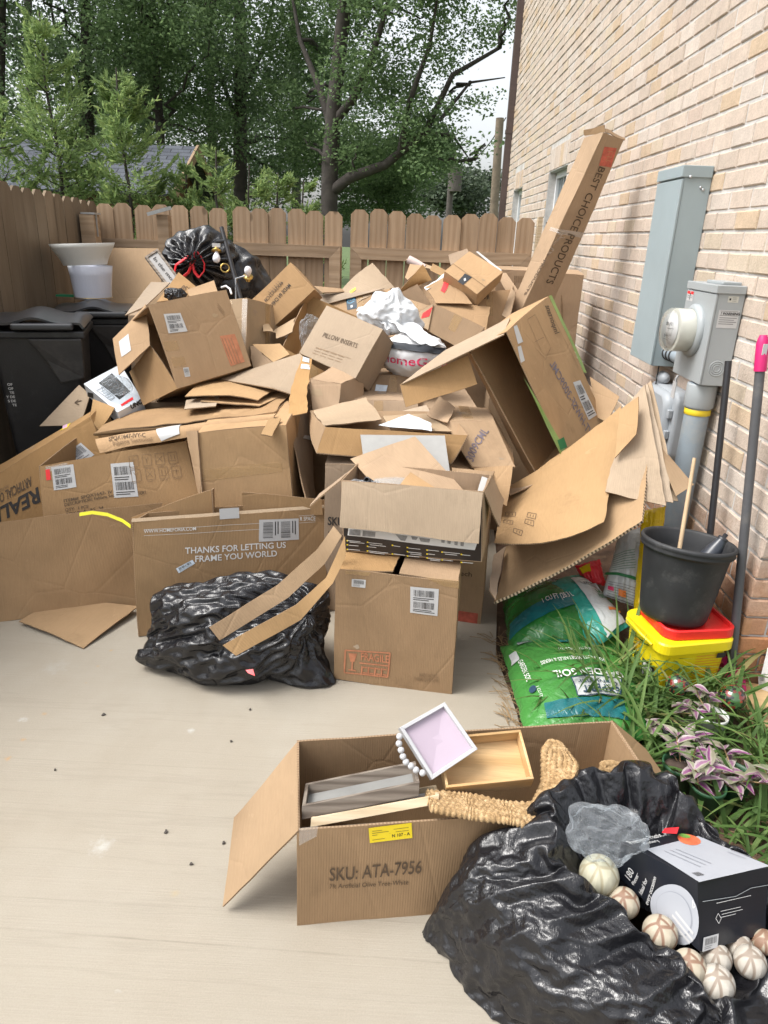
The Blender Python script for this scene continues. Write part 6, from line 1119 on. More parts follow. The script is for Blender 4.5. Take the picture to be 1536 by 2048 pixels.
# ---- open box with SKU print
r = carton('wide open box printed SKU: ATA-7956 on the slab in the foreground', ((-.190, 1.296, 0), (0, 0, 9.3), (.92, .315, .312)), 'U', 'card', 0.004, bulge=0.003, auto=False); f = r.f['F']; c = r.c8; SK8 = c
bpy.data.objects.remove(r.body); mb = MB()
for k in 'FBRD': r.f[k].mesh(mb, 0.006)
g = Face(*[c[k] for k in KEYS['L']], amp=0.004, seed=r.seed); g.mesh(mb, 0.006); r.body = mb.build('box_body', ['card', 'edge'], r.o)
ttext(f, r.o, 'SKU: ATA-7956', (658, 1759), (841, 1743), (656, 1733), 'ink_brown', 0.008); ttext(f, r.o, '7ft Artificial Olive Tree-White', (658, 1775), (815, 1765), (658, 1766), 'ink_brown', 0.002)
yl = tquad(f, r.o, ((738, 1654), (824, 1643), (825, 1673), (740, 1683)), 'paper_yellow', 'yellow_label', 0.002); tlines(f, yl, [(745, 1660, 765, 1658), (745, 1664, 778, 1660), (745, 1668, 755, 1667), (788, 1656, 818, 1652), (792, 1661, 818, 1658), (745, 1677, 770, 1674), (780, 1664, 781, 1664)], 'ink_brown', 0.0012); ttext(f, yl, 'N 107 - A', (784, 1672), (820, 1667), (784, 1666), 'ink', 0.012)
sl_ = tquad(f, r.o, ((1012, 1664), (1056, 1690), (985, 1732), (965, 1720)), 'paper', 'label', 0.002); tlines(f, sl_, [(1020, 1680, 1040, 1688), (1012, 1690, 1030, 1698), (1000, 1700, 1015, 1708)], 'ink', 0.0015)
ttape(f, r.o, ((601, 1655), (640, 1651), (636, 1672), (601, 1690)), 'tape_clear')
a_, b_ = c['001'], c['011']                                             # left flap swung out to the left
flap(r, (gz(469, 1634, .19), b_, a_, gz(447, 1812, .02)), 'card_kraft', 0.005, torn=0.0015)
flap(r, (c['101'] + V(0, 0, .001), c['111'] + V(0, 0, 0.001), c['111'] + V(.13, .03, -.12), c['101'] + V(.13, .02, -.13)), 'card_kraft', 0.004)
# ---- its contents
def tray(label, front, depth, up, wall, mats, name, cat, inner=None):
    """open tray: front bottom edge a->b, depth vector, up vector"""
    a, b = front; e = (b - a); t = thing(name, label, cat, (a + b) / 2, 'trays and boxes in the SKU box'); u = e.normalized(); d = Vector(depth); dn = d.normalized(); w = Vector(up); wn = w.normalized()
    def slab(p, ex, ey, ez, nm, m):
        mb = MB(); vs_ = [p + ex * i + ey * j + ez * k for k in (0, 1) for i, j in ((0, 0), (1, 0), (1, 1), (0, 1))]; mb.add(vs_, [(3, 2, 1, 0), (4, 5, 6, 7), (0, 1, 5, 4), (1, 2, 6, 5), (2, 3, 7, 6), (3, 0, 4, 7)]); bevel(mb.build(nm, m, t), 0.0012, 2)
    slab(a, e, dn * wall, w, 'side', mats[0]); slab(a + d - dn * wall, e, dn * wall, w, 'side', mats[0]); slab(a + dn * wall, u * wall, d - dn * 2 * wall, w, 'side', mats[0]); slab(b + dn * wall - u * wall, u * wall, d - dn * 2 * wall, w, 'side', mats[0])
    slab(a + dn * wall + u * wall + wn * 0.002, e - u * 2 * wall, d - dn * 2 * wall, wn * 0.006, 'base', mats[1]); return t
plain('tray_paper', (0.52, 0.53, 0.57), 0.5, 0.04); plain('pink_paint', (0.44, 0.36, 0.43), 0.45, 0.03); plain('white_paint', (0.49, 0.49, 0.50), 0.4, 0.04); plain('tray_base', (0.22, 0.22, 0.21), 0.7, 0.15)
a, b = at(621, 1655, 1.335), at(878, 1608, 1.37); e = (b - a).normalized(); up = V(.0, .55, .83); dp = up.cross(e).normalized()
tray('pale wooden tray with white inside resting on the SKU box edge', (a, b), dp * 0.15, up.normalized() * 0.022, 0.009, ('pale_wood', 'tray_paper'), 'wooden_tray', 'tray')
a, b = at(603, 1640, 1.355), at(838, 1592, 1.39); e = (b - a).normalized(); up = V(-.0, .28, .96); dp = (up.cross(e)).normalized()
tray('grey weathered wooden tray lying on the pale one', (a, b), dp * 0.12, up.normalized() * 0.036, 0.009, ('grey_wood', 'tray_base'), 'wooden_tray', 'tray')
TL, TR, BR, BL = Q4((798, 1456, 1.50), (888, 1405, 1.58), (954, 1499, 1.50), (863, 1560, 1.43)); nrm_ = (TR - TL).cross(TL - BL).normalized()
fr = thing('picture_frame', 'white square frame with pale pink back and bead string', 'frame', BL, 'trays and boxes in the SKU box'); Fp = Face(TL, TR, BR, BL, amp=0)
mb = MB(); k = 0.065
for q0, q1, q2, q3 in (((0, 0), (1, 0), (1 - k, k), (k, k)), ((1, 0), (1, 1), (1 - k, 1 - k), (1 - k, k)), ((1, 1), (0, 1), (k, 1 - k), (1 - k, 1 - k)), ((0, 1), (0, 0), (k, k), (k, 1 - k))):
    pts = [Fp.P(*q) + Fp.n * 0.008 for q in (q0, q1, q2, q3)]; mb.prism(pts[::-1], Fp.n * -0.022)
bevel(mb.build('moulding', 'white_paint', fr), 0.001, 1); mb = MB(); pts = [Fp.P(*q) - Fp.n * 0.004 for q in ((k, k), (1 - k, k), (1 - k, 1 - k), (k, 1 - k))]; mb.prism(pts[::-1], Fp.n * -0.006); mb.build('panel', 'pink_paint', fr)
def bead_mesh(mb, c, r_, n_=14): mb.lathe([(max(0.0005, r_ * math.sin(PI * i / n_)), -r_ * math.cos(PI * i / n_)) for i in range(n_ + 1)], c, (0.3, 0.2, 1), 18)
for px, py in ((799, 1473), (798, 1487), (802, 1500), (806, 1513), (812, 1524), (822, 1532), (832, 1540), (845, 1546)):
    mb = MB(); bead_mesh(mb, at(px, py, 1.47 - (py - 1473) * 0.0006), 0.0085); mb.build('bead', 'white_paint', fr)
a, b = at(890, 1592, 1.45), at(1062, 1574, 1.49); e = (b - a).normalized(); up = V(-.03, -.45, .9).normalized(); dp = up.cross(e).normalized()
tray('pale bamboo open box tilted on the jute rug', (a, b), dp * 0.135, up * 0.055, 0.007, ('bamboo', 'bamboo'), 'bamboo_box', 'box')
def jute():
    mt, n, b = nodes('jute'); vec = coord(n); f_ = noise_tex(n, 55, 5, 0.75, vec); n.links.new(ramp(n, [(0.3, (0.22, 0.13, 0.055)), (0.5, (0.46, 0.30, 0.145)), (0.72, (0.66, 0.49, 0.29))], f_).outputs[0], b.inputs['Base Color']); b.inputs['Roughness'].default_value = 0.95; bump(n, b, noise_tex(n, 180, 4, 0.8, vec), 0.9, 0.004)
jute()
def rope_sheet(mb, edgeA, edgeB, n_rope, rad, seed):
    A_, B_ = [at(*p) for p in edgeA], [at(*p) for p in edgeB]; m_ = len(A_) - 1
    for k in range(n_rope):
        t = (k + 0.5) / n_rope; pts = []; rr = []
        for i in range(81):
            u = i / 80 * m_; j = min(m_ - 1, int(u)); w = u - j; w = w * w * (3 - 2 * w) * 0.5 + w * 0.5; p = A_[j].lerp(A_[j + 1], w).lerp(B_[j].lerp(B_[j + 1], w), t)
            p += noise.noise_vector(p * 18 + V(seed, k * 5, 0)) * 0.004; pts.append(p); rr.append(rad * (0.58 + 0.55 * abs(math.sin(i * 0.95 + k * 1.57))))
        mb.tube(pts, rr, 7)
mb = MB(); rope_sheet(mb, ((850, 1586, 1.42), (930, 1590, 1.43), (1010, 1606, 1.42), (1098, 1612, 1.43)), ((862, 1618, 1.33), (945, 1634, 1.33), (1020, 1645, 1.32), (1082, 1662, 1.31)), 7, 0.0108, 1)
rope_sheet(mb, ((1058, 1625, 1.40), (1082, 1570, 1.50), (1083, 1500, 1.60), (1100, 1484, 1.66)), ((1105, 1640, 1.40), (1150, 1570, 1.48), (1156, 1535, 1.56), (1122, 1490, 1.66)), 7, 0.0108, 2); rope_sheet(mb, ((1205, 1530, 1.60), (1225, 1525, 1.62), (1243, 1530, 1.62)), ((1208, 1545, 1.58), (1225, 1540, 1.6), (1240, 1542, 1.6)), 3, 0.011, 5)
one('jute_rug', 'coarse braided jute rug bundled in the SKU box', 'rug', mb, 'jute', (0.3, 1.45, 0.05))
# ---- the big open bag
RIM = [(1085, 1640, .345), (1095, 1590, .37), (1157, 1545, .385), (1234, 1535, .385), (1316, 1539, .375), (1384, 1594, .35), (1470, 1688, .31), (1560, 1770, .28), (1640, 1870, .20), (1566, 1962, .185), (1456, 2012, .215), (1402, 1976, .245), (1316, 1896, .262), (1218, 1822, .285), (1136, 1758, .31), (1096, 1705, .335)]
GND = [(925, 1812), (985, 1775), None, None, None, (1500, 1610), (1650, 1700), (1760, 1850), (1760, 2080), (1560, 2230), (1330, 2200), (1160, 2150), (1015, 2062), (930, 1978), (876, 1900), (853, 1864)]
R_ = [gz(x, y, z) for x, y, z in RIM]; G_ = [(gz(*g) if g else R_[i] + V(0, .07, -.30)) for i, g in enumerate(GND)]
for i in (2, 3, 4): G_[i] = V(R_[i].x * 1.02, R_[i].y + .03, .06)
for i, dx in ((5, .0), (6, .02), (7, .04)): G_[i] = V(R_[i].x + dx, R_[i].y - .02, .01)
ctr = sum(R_, V(0, 0, 0)) / len(R_); nR = len(R_)
def cr(L, u):
    u = (u % 1) * nR; i = int(u); t = u - i; p0, p1, p2, p3 = (L[(i + k) % nR] for k in (-1, 0, 1, 2))
    return 0.5 * ((2 * p1) + (p2 - p0) * t + (2 * p0 - 5 * p1 + 4 * p2 - p3) * t * t + (3 * p1 - p0 - 3 * p2 + p3) * t ** 3)
def bigbag(u, v):
    Rm, G = cr(R_, u), cr(G_, u); out = (Rm - ctr); out.z = 0; out = out.normalized()
    if v < 0.62:
        t = v / 0.62; p = G.lerp(Rm, t); h = math.sin(PI * min(1, t * 1.08)) * 0.5 + 0.25 * math.sin(PI * t) ** 2
        kb = 1.0 if out.y < 0.25 else 0.25; p += out * 0.07 * h * kb + V(0, 0, 0.095 * h * kb); q = out * 0.6 + V(0, 0, 0.8)
    else:
        t = (v - 0.62) / 0.38; inn = Rm.lerp(ctr, 0.30); inn.z = Rm.z - 0.07; bot = Rm.lerp(ctr, 0.75); bot.z = 0.10; p = (Rm * (1 - t) ** 2 + inn * 2 * t * (1 - t) + bot * t * t); p += V(0, 0, 0.018 * math.sin(PI * min(1, t * 2.5)) if t < 0.4 else 0); q = out * -0.5 + V(0, 0, 0.8)
    a = u * 2 * PI; p += q * ((1 - abs(noise.noise(V(math.cos(a) * 1.8, math.sin(a) * 1.8, v * 1.1))) * 2.4) * 0.022 * (0.2 + 0.8 * v) + noise.noise(p * 4) * 0.012)
    if p.z < 0.003: p.z = 0.003 + abs(p.z) * 0.02
    return p
NU_, NV_ = 60, 28; T_ = np.array([[tuple(bigbag(i / NU_, j / (NV_ - 1))) for i in range(NU_)] for j in range(NV_)]); vv_ = np.linspace(0, 1, NV_)[:, None, None]
X_ = folds(T_, 1.015 + 0.20 * np.exp(-((vv_ - .64) / .14) ** 2), 1.015, 0.008, 4, 4, 0.003, 1.02, 1.03, True); mb = MB(); film_mesh(mb, X_); BB = one('trash_bag', 'big open black trash bag of party supplies in the right foreground', 'trash bag', mb, 'bag_black', (0.6, 1.15, 0), 'black trash bags')
f = Face(*Q4((1330, 1656, 1.36), (1358, 1654, 1.36), (1354, 1666, 1.33), (1324, 1664, 1.33)), amp=0); mb = MB(); f.mesh(mb, 0.002); mb.build('red_tie', 'bag_red', BB); f = Face(*Q4((1446, 2030, 0.99), (1456, 2022, 1.0), (1462, 2050, 0.98), (1448, 2052, 0.98)), amp=0); mb = MB(); f.mesh(mb, 0.002); mb.build('red_tie', 'bag_red', BB)
crumple('clear_bag', 'crinkled clear plastic bag at the back of the big trash bag', 'plastic bag', at(1215, 1668, 1.30), (0.085, 0.07, 0.055), 'clear_plastic', 15, 0.28, 'packing pieces', 72, 3.0)
# ---- cutlery box
plain('box_navy', (0.012, 0.014, 0.020), 0.28, 0.2, 5); plain('plate_print', (0.37, 0.385, 0.42), 0.35, 0.06, 6); plain('food_orange', (0.62, 0.14, 0.06), 0.4, 0.3, 60); plain('food_green', (0.16, 0.32, 0.06), 0.4, 0.3, 50); plain('shade_print', (0.28, 0.295, 0.33), 0.4, 0.1)
fx = Q4((1243, 1681, 1.30), (1403, 1768, 1.15), (1391, 1903, 1.10), (1232, 1752, 1.275)); TLf = fx[0]; dv = at(1536, 1735, 1.16) - fx[1]
c8 = {'001': fx[0], '101': fx[1], '100': fx[2], '000': fx[3], '011': at(1371, 1667, 1.36), '111': at(1540, 1735, 1.21), '110': at(1536, 1868, 1.16), '010': at(1365, 1745, 1.33)}
r = carton('black plastic-cutlery box marked 180 pieces, ideal for every occasion', c8, '', 'box_navy', 0.001, name='cutlery_box', cat='box', edge='box_navy', bulge=0, th=0.002, group='party supplies'); f = r.f['F']
ttext(f, r.o, '180', (1262, 1772), (1270, 1744), (1250, 1766), 'ink_white', 0.004); ttext(f, r.o, 'Pieces', (1271, 1778), (1279, 1754), (1265, 1774), 'ink_white'); ttext(f, r.o, 'Ideal for', (1286, 1796), (1297, 1760), (1279, 1792), 'ink_white'); ttext(f, r.o, 'every occasion', (1298, 1815), (1314, 1756), (1291, 1811), 'ink_white'); tlines(f, r.o, [(1268, 1776, 1277, 1746)], 'ink_white', 0.0008)
def disc(f, parent, cx, cy, rx, ry, mat, name, lift, rot=0.0):
    x, y = loc(f, cx, cy); x2, y2 = loc(f, cx + rx * math.cos(rot), cy + rx * math.sin(rot)); x3, y3 = loc(f, cx - ry * math.sin(rot), cy + ry * math.cos(rot)); mb = MB()
    pts = [f.m(x + (x2 - x) * math.cos(t) + (x3 - x) * math.sin(t), y + (y2 - y) * math.cos(t) + (y3 - y) * math.sin(t), lift) for t in (2 * PI * k / 36 for k in range(36))]
    mb.add(pts, [tuple(range(35, -1, -1))]); return mb.build(name, mat, parent)
disc(f, r.o, 1349, 1823, 58, 42, 'plate_print', 'plate_picture', 0.0018, 0.95); disc(f, r.o, 1349, 1823, 44, 31, 'shade_print', 'plate_rim', 0.0022, 0.95); disc(f, r.o, 1348, 1822, 42, 29.5, 'plate_print', 'plate_well', 0.0026, 0.95); tlines(f, r.o, [(1345, 1826, 1384, 1868), (1338, 1832, 1378, 1872), (1352, 1820, 1386, 1858)], 'paper', 0.006); tlines(f, r.o, [(1388, 1806, 1393, 1816), (1393, 1816, 1388, 1818), (1388, 1818, 1388, 1806)], 'ink_white', 0.0014)
g = r.f['U']; tquad(g, r.o, ((1292, 1700), (1400, 1672), (1536, 1734), (1403, 1765)), 'plate_print', 'print_panel', 0.0012); ttext(g, r.o, 'Premium Plastic', (1262, 1692), (1330, 1674), (1256, 1684), 'ink_white'); ttext(g, r.o, 'Cutlery', (1290, 1692), (1320, 1685), (1286, 1687), 'ink_white')
disc(g, r.o, 1380, 1680, 24, 11, 'food_orange', 'food_picture', 0.0020, 0.2); disc(g, r.o, 1372, 1673, 12, 4, 'food_green', 'salad_picture', 0.0026, 0.2); tlines(g, r.o, [(1340, 1702, 1412, 1732), (1352, 1700, 1422, 1729), (1328, 1704, 1402, 1736), (1455, 1706, 1490, 1720), (1462, 1702, 1500, 1717)], 'shade_print', 0.0022); g.bars(r.o, *(lambda a, b: (min(a[0], b[0]), min(a[1], b[1]), max(a[0], b[0]), max(a[1], b[1])))(loc(g, 1385, 1748), loc(g, 1412, 1752)), 'ink', 3)
g = r.f['R']; tlabel(g, r.o, ((1405, 1874), (1436, 1866), (1433, 1893), (1401, 1902)), 41, 1); tlines(g, r.o, [(1440, 1822, 1480, 1813), (1442, 1828, 1484, 1818), (1440, 1834, 1470, 1827), (1432, 1806, 1500, 1790), (1436, 1846, 1430, 1836), (1430, 1836, 1435, 1826), (1435, 1826, 1441, 1836), (1441, 1836, 1436, 1846)], 'ink_white', 0.0011)
tlines(g, r.o, [(1405, 1803, 1470, 1792), (1470, 1792, 1500, 1775), (1500, 1775, 1536, 1768)], 'meter_grey', 0.0014)
# ---- decorative balls
def ball_mat(name, a, b_, line):
    mt, n, b = nodes(name); vec = coord(n); vo = N(n, 'ShaderNodeTexVoronoi'); vo.feature = 'DISTANCE_TO_EDGE'; vo.inputs['Scale'].default_value = 26; n.links.new(mapping(n, vec, (1, 1, 0.55)), vo.inputs['Vector'])
    k = ramp(n, [(0.0, 1.0), (0.05, 1.0), (0.10, 0.0)], vo.outputs['Distance']).outputs[0]; c_ = ramp(n, [(0.3, a), (0.7, b_)], noise_tex(n, 30, 4, 0.6, vec)).outputs[0]
    n.links.new(mixc(n, c_, line, mixf(n, k, 0.85)), b.inputs['Base Color']); b.inputs['Roughness'].default_value = 0.6; bump(n, b, vo.outputs['Distance'], 0.7, 0.01)
ball_mat('ball_cream', (0.36, 0.31, 0.23), (0.45, 0.40, 0.31), (0.20, 0.10, 0.06)); ball_mat('ball_shell', (0.38, 0.345, 0.29), (0.48, 0.45, 0.40), (0.22, 0.17, 0.13)); ball_mat('ball_dots', (0.42, 0.40, 0.29), (0.48, 0.46, 0.35), (0.33, 0.29, 0.19))
for k, (px, py, r_, Z, mt_, lab) in enumerate(((1198, 1750, 39, .27, 'ball_dots', 'cream dotted ball beside the cutlery box, topmost of the balls'), (1248, 1806, 30, .245, 'ball_cream', 'cream ball with brown veins just below the dotted one'), (1320, 1866, 34, .235, 'ball_cream', 'veined cream ball under the plate picture of the cutlery box'), (1378, 1934, 33, .225, 'ball_cream', 'veined cream ball half hidden by the near bag rim'), (1434, 1966, 34, .215, 'ball_shell', 'lowest pale shell ball in the big trash bag'), (1432, 1916, 30, .20, 'ball_shell', 'pale ball directly under the cutlery box end'), (1478, 1894, 27, .20, 'ball_shell', 'pale ball under the right edge of the cutlery box'), (1500, 1924, 31, .21, 'ball_shell', 'pale petal ball right of the lowest shell ball'), (1528, 1884, 24, .21, 'ball_cream', 'small ball at the right edge of the view'))):
    p = gz(px, py, Z - .005); R0 = r_ * ((p - EYE).dot(RZ)) / FPX; mb = MB(); nn = 26
    mb.lathe([(max(0.0004, R0 * math.sin(PI * i / nn)), -R0 * math.cos(PI * i / nn)) for i in range(nn + 1)], p, (math.sin(k), math.cos(k * 2), 0.5), 40); one('decorative_ball', lab, 'decorative ball', mb, mt_, p, 'decorative balls in the big bag')
# grit on the slab
rg = random.Random(8)
for k, (px, py, s_, lab) in enumerate(((207, 1429, .012, 'dark leaf scrap on the slab below the front trash bag'), (500, 1419, .007, 'dark crumb nearest below the front trash bag'), (462, 1483, .007, 'dark crumb on the slab left of the SKU box'), (332, 1664, .009, 'dark crumb on the slab left of the SKU flap'), (382, 1728, .008, 'thin dark chip on the slab left of the SKU flap'), (110, 1540, .006, 'dark crumb on the slab at far left'), (447, 1686, .008, 'thin chip beside the tip of the SKU flap'))):
    p = gz(px, py, .002); mb = MB(); a = rg.uniform(0, PI); pts = [p + V(math.cos(a + t) * s_ * rg.uniform(.5, 1) * (1 if i % 2 else .45), math.sin(a + t) * s_ * rg.uniform(.5, 1), 0) for i, t in enumerate((0, 1.2, 2.3, 3.3, 4.4, 5.4))]; mb.prism(pts, (0, 0, .003)); one('debris', lab, 'debris', mb, 'bark_dark', p, 'crumbs on the slab')
# ================================================================== BACK LEFT: CARTS, SHADES, BAGS, LAMP
plain('cart_black', (0.018, 0.018, 0.020), 0.42, 0.25, 6, bmp=0.25, bscale=120, dirt=(0.05, 0.05, 0.052), dscale=3); plain('cart_lid', (0.040, 0.042, 0.046), 0.33, 0.2, 4); plain('cart_apron', (0.045, 0.043, 0.042), 0.55, 0.25, 8, dirt=(0.075, 0.07, 0.065), dscale=6)
def cart(label, x0, x1, y0, H, text=False, yaw=0.0, D=0.50):
    w = x1 - x0; t = thing('trash_cart', label, 'trash cart', ((x0 + x1) / 2, y0 + D / 2, 0), 'black wheeled trash carts')
    k = 0.055; hb = H - 0.10
    mb = MB(); b0 = [V(x0 + k, y0 + 0.10, 0.03), V(x1 - k, y0 + 0.10, 0.03), V(x1 - k, y0 + D - 0.10, 0.03), V(x0 + k, y0 + D - 0.10, 0.03)]; b1 = [V(x0 + .01, y0 + .01, hb), V(x1 - .01, y0 + .01, hb), V(x1 - .01, y0 + D - .01, hb), V(x0 + .01, y0 + D - .01, hb)]
    mb.add(b0 + b1, [(3, 2, 1, 0), (4, 5, 6, 7), (0, 1, 5, 4), (1, 2, 6, 5), (2, 3, 7, 6), (3, 0, 4, 7)]); bevel(mb.build('body', 'cart_black', t), 0.03, 4)
    mb = MB(); mb.box((x0 - .012, y0 - .012, hb - .035), (x1 + .012, y0 + D + .012, hb + .004)); bevel(mb.build('rim', 'cart_black', t), 0.008, 2)
    mb = MB()
    def L(u, v): return V(x0 - .015 + (w + .03) * u, y0 - .02 + (D + .06) * (1 - v), hb + .012 + 0.085 * math.sin(PI * min(1, max(0, u))) ** 0.35 * (0.55 + 0.45 * math.sin(PI * (1 - v) * 0.9 + 0.25)) + 0.012 * math.cos(u * 2 * PI * 2))
    mb.grid(L, 28, 20, 0.012); lid = mb.build('lid', 'cart_lid', t)
    mb = MB(); mb.box((x0 + w * .28, y0 - .06, hb + .015), (x1 - w * .08, y0 + .02, hb + .05)); bevel(mb.build('lid_handle', 'cart_lid', t), 0.012, 3)
    mb = MB(); a0, a1 = x0 + w * 0.42, x1 - 0.005; mb.prism([(a0, y0 - .025, hb - .035), (a1, y0 - .025, hb - .035), (a1 - .01, y0 + .01, hb - .26), (a0 + .14, y0 + .01, hb - .29), (a0 + .08, y0 - .0, hb - .16)][::-1], (0, .03, 0)); bevel(mb.build('apron', 'cart_apron', t), 0.008, 2)
    for x in (x0 + .06, x1 - .06):
        mb = MB(); mb.lathe([(0.0, -.03), (0.11, -.03), (0.125, -.015), (0.125, .015), (0.11, .03), (0.0, .03)], (x, y0 + D - .04, .125), (1, 0, 0), 24); mb.build('wheel', 'cart_black', t)
    if text:
        f = Face(b1[0] + V(0, -.004, 0), b1[1] + V(0, -.004, 0), b0[1] + V(0, -.004, 0), b0[0] + V(0, -.004, 0), amp=0)
        for q, s_ in enumerate(('OF', 'OF', 'TE', 'Y DE', 'S DE', 'TE')): f.text(t, s_, .066, .30 + q * .024, .014, 'ink_white', bold=0.02, align='RIGHT', lift=.003)
    t.rotation_euler.z = yaw; return t
cart('nearer black wheeled trash cart cut by the left edge', -2.345, -1.855, 3.92, 1.17, True, 0.31); cart('farther black wheeled trash cart carrying the lampshades', -2.33, -1.84, 4.68, 1.16, False, 0.31)
mb = MB(); mb.box((-2.38, 4.98, 1.165), (-2.14, 5.05, 1.177)); plain('green_plastic', (0.02, 0.22, 0.10), 0.4, 0.1); one('green_strip', 'dark green plastic strip on the farther cart lid', 'plastic strip', mb, 'green_plastic')
plain('shade_cream', (0.70, 0.70, 0.67), 0.6, 0.03); mt, n, b = nodes('shade_wrap'); b.inputs['Base Color'].default_value = (0.62, 0.65, 0.75, 1); b.inputs['Roughness'].default_value = 0.18; bump(n, b, noise_tex(n, 14, 4, 0.6, mapping(n, coord(n), (1, 1, 0.3))), 0.5, 0.01)
plain('brass', (0.55, 0.38, 0.12), 0.3, 0.1, metal=0.9)
base = at(187, 596, 4.98); top = at(180, 531, 4.98); top2 = top + V(-.008, 0, .135); ax_ = (top - base)
s1 = thing('lampshade', 'white plastic-wrapped lampshade standing on the farther cart', 'lampshade', base, 'stacked lampshades'); mb = MB(); h = ax_.length; mb.lathe([(0.120, 0.0), (0.125, h * .3), (0.134, h * .7), (0.143, h), (0.139, h), (0.121, h * .3), (0.116, 0.0)], base, ax_, 40); mb.build('shade', 'shade_wrap', s1)
mb = MB(); mb.lathe([(0.118, .004), (0.124, .004), (0.124, .008), (0.118, .008), (0.118, .004)], base, ax_, 30); mb.box((base.x - .12, base.y - .004, base.z + .002), (base.x + .12, base.y + .004, base.z + .008)); mb.lathe([(0.012, -.01), (0.014, .02), (0.0, .022)], base, ax_, 14); mb.build('fitter', 'brass', s1)
ax2 = top2 - top; h2 = ax2.length; mb = MB(); mb.lathe([(0.138, 0.0), (0.158, h2 * .35), (0.195, h2 * .8), (0.206, h2), (0.201, h2), (0.153, h2 * .33), (0.133, 0.0)], top + ax2 * .02 + V(-.03, 0, 0), ax2, 48); one('lampshade', 'cream flared lampshade stacked mouth-up on the wrapped one', 'lampshade', mb, 'shade_cream', None, 'stacked lampshades')
f = sheet('plain ochre cardboard panel leaning on the back fence by the lampshades', Q4((214, 495, 5.80), (352, 497, 5.82), (346, 640, 5.55), (205, 640, 5.55)), 'card_kraft', 0.002, torn=0.0)
# sign
c4 = Q4((290, 515, 4.80), (315, 499, 4.88), (362, 562, 4.72), (338, 578, 4.64)); f = Face(c4[1], c4[2], c4[3], c4[0], amp=0); sg = thing('wooden_sign', 'small grey sign reading In the mo in a wooden frame', 'sign', c4[3])
plain('sign_grey', (0.33, 0.32, 0.31), 0.6, 0.06)
mb = MB(); k, k2 = 0.05, 0.13
for q in (((0, 0), (1, 0), (1 - k, k2), (k, k2)), ((1, 0), (1, 1), (1 - k, 1 - k2), (1 - k, k2)), ((1, 1), (0, 1), (k, 1 - k2), (1 - k, 1 - k2)), ((0, 1), (0, 0), (k, k2), (k, 1 - k2))): mb.prism([f.P(*p) + f.n * .008 for p in q][::-1], f.n * -.02)
mb.build('frame', 'grey_wood', sg); mb = MB(); mb.prism([f.P(*p) for p in ((k, k2), (1 - k, k2), (1 - k, 1 - k2), (k, 1 - k2))][::-1], f.n * -.006); mb.build('board', 'sign_grey', sg); ttext(f, sg, 'In the mo', (305, 517), (342, 562), (311, 513), 'ink', 0.004)
# black bag with red tie, black fabric behind
kd = V(-.05, -.85, -.1).normalized(); ku = V(1, 0, 0); kv = kd.cross(ku).normalized()
mb = bag_blob(at(404, 515, 5.0), (.23, .19, .175), 11.0, [((.3, 0, -1), .2, 5)], 0.03, 180, 90, 7, 0.5, (kd, ku, kv)); tb2 = one('trash_bag', 'pleated black bag with red drawstring on top of the heap', 'trash bag', mb, 'bag_black', None, 'black trash bags')
K0 = at(394, 504, 4.80)
for path in ([(394, 504), (372, 516), (352, 530), (348, 548), (352, 556)], [(380, 512), (383, 532), (377, 545), (367, 553)], [(394, 503), (386, 530), (390, 545), (398, 555), (408, 542), (409, 528), (401, 512), (394, 503)]):
    mb = MB(); pts = [at(x, y, 4.79) for x, y in path]; P_ = []
    for i in range(len(pts) - 1): P_ += [pts[i].lerp(pts[i + 1], t / 4) for t in range(4)]
    P_.append(pts[-1]); mb.tube(P_, 0.011, 8, squash=0.45); mb.build('red_tie', 'bag_red', tb2)
mb = bag_blob(at(455, 555, 5.1), (.26, .16, .20), 5.0, [((.9, -.1, -.6), .45, 12), ((-.3, 0, .8), .1, 6)], 0.03, 120, 60, 6, 0.4); one('trash_bag', 'slumped black bag behind the floor lamp parts', 'trash bag', mb, 'bag_black', None, 'black trash bags')
crumple('black_plastic', 'scrap of black plastic by the leaf printed 150', 'plastic scrap', at(352, 590, 4.12), (0.06, 0.04, 0.035), 'bag_black', 21, 0.4, 'packing pieces')
# floor lamp
fl = thing('floor_lamp', 'black floor lamp pole with white bulbs on brass sockets', 'floor lamp', at(481, 592, 4.6)); plain('bulb_white', (0.80, 0.80, 0.86), 0.25, 0.02)
mb = MB(); mb.tube([at(443, 455, 4.78), at(482, 600, 4.58)], 0.014, 12); mb.build('pole', 'pole_black', fl); mb = MB(); mb.tube([at(450, 482, 4.74), at(432, 484, 4.72)], 0.012, 10); mb.build('arm', 'pole_black', fl); mb = MB(); mb.tube([at(472, 600, 4.6), at(472, 557, 4.62), at(490, 552, 4.6)], 0.006, 8); mb.build('arm', 'galv', fl)
for px, py, dx, dy in ((433, 504, 0, 14), (496, 552, 0, -9)):
    c0, d0 = at(px, py, 4.68), (at(px + dx, py + dy, 4.66) - at(px, py, 4.68)).normalized(); mb = MB(); mb.lathe([(0.0, 0.0), (0.03, .002), (0.032, .008), (0.0, .012)], c0 - d0 * .012, d0, 24); mb.lathe([(0.014, -.035), (0.014, 0.0)], c0, d0, 16); mb.build('socket', 'brass', fl)
    mb = MB(); mb.lathe([(0.010, 0.0), (0.014, .012), (0.022, .03), (0.024, .045), (0.018, .062), (0.0, .069)], c0, d0, 20); mb.build('bulb', 'bulb_white', fl)
mb = MB(); c0 = at(450, 536, 4.72); mb.lathe([(0.022, -.003), (0.03, -.003), (0.03, .003), (0.022, .003), (0.022, -.003)], c0, (0.2, -1, .3), 28); mb.build('brass_ring', 'brass', fl)
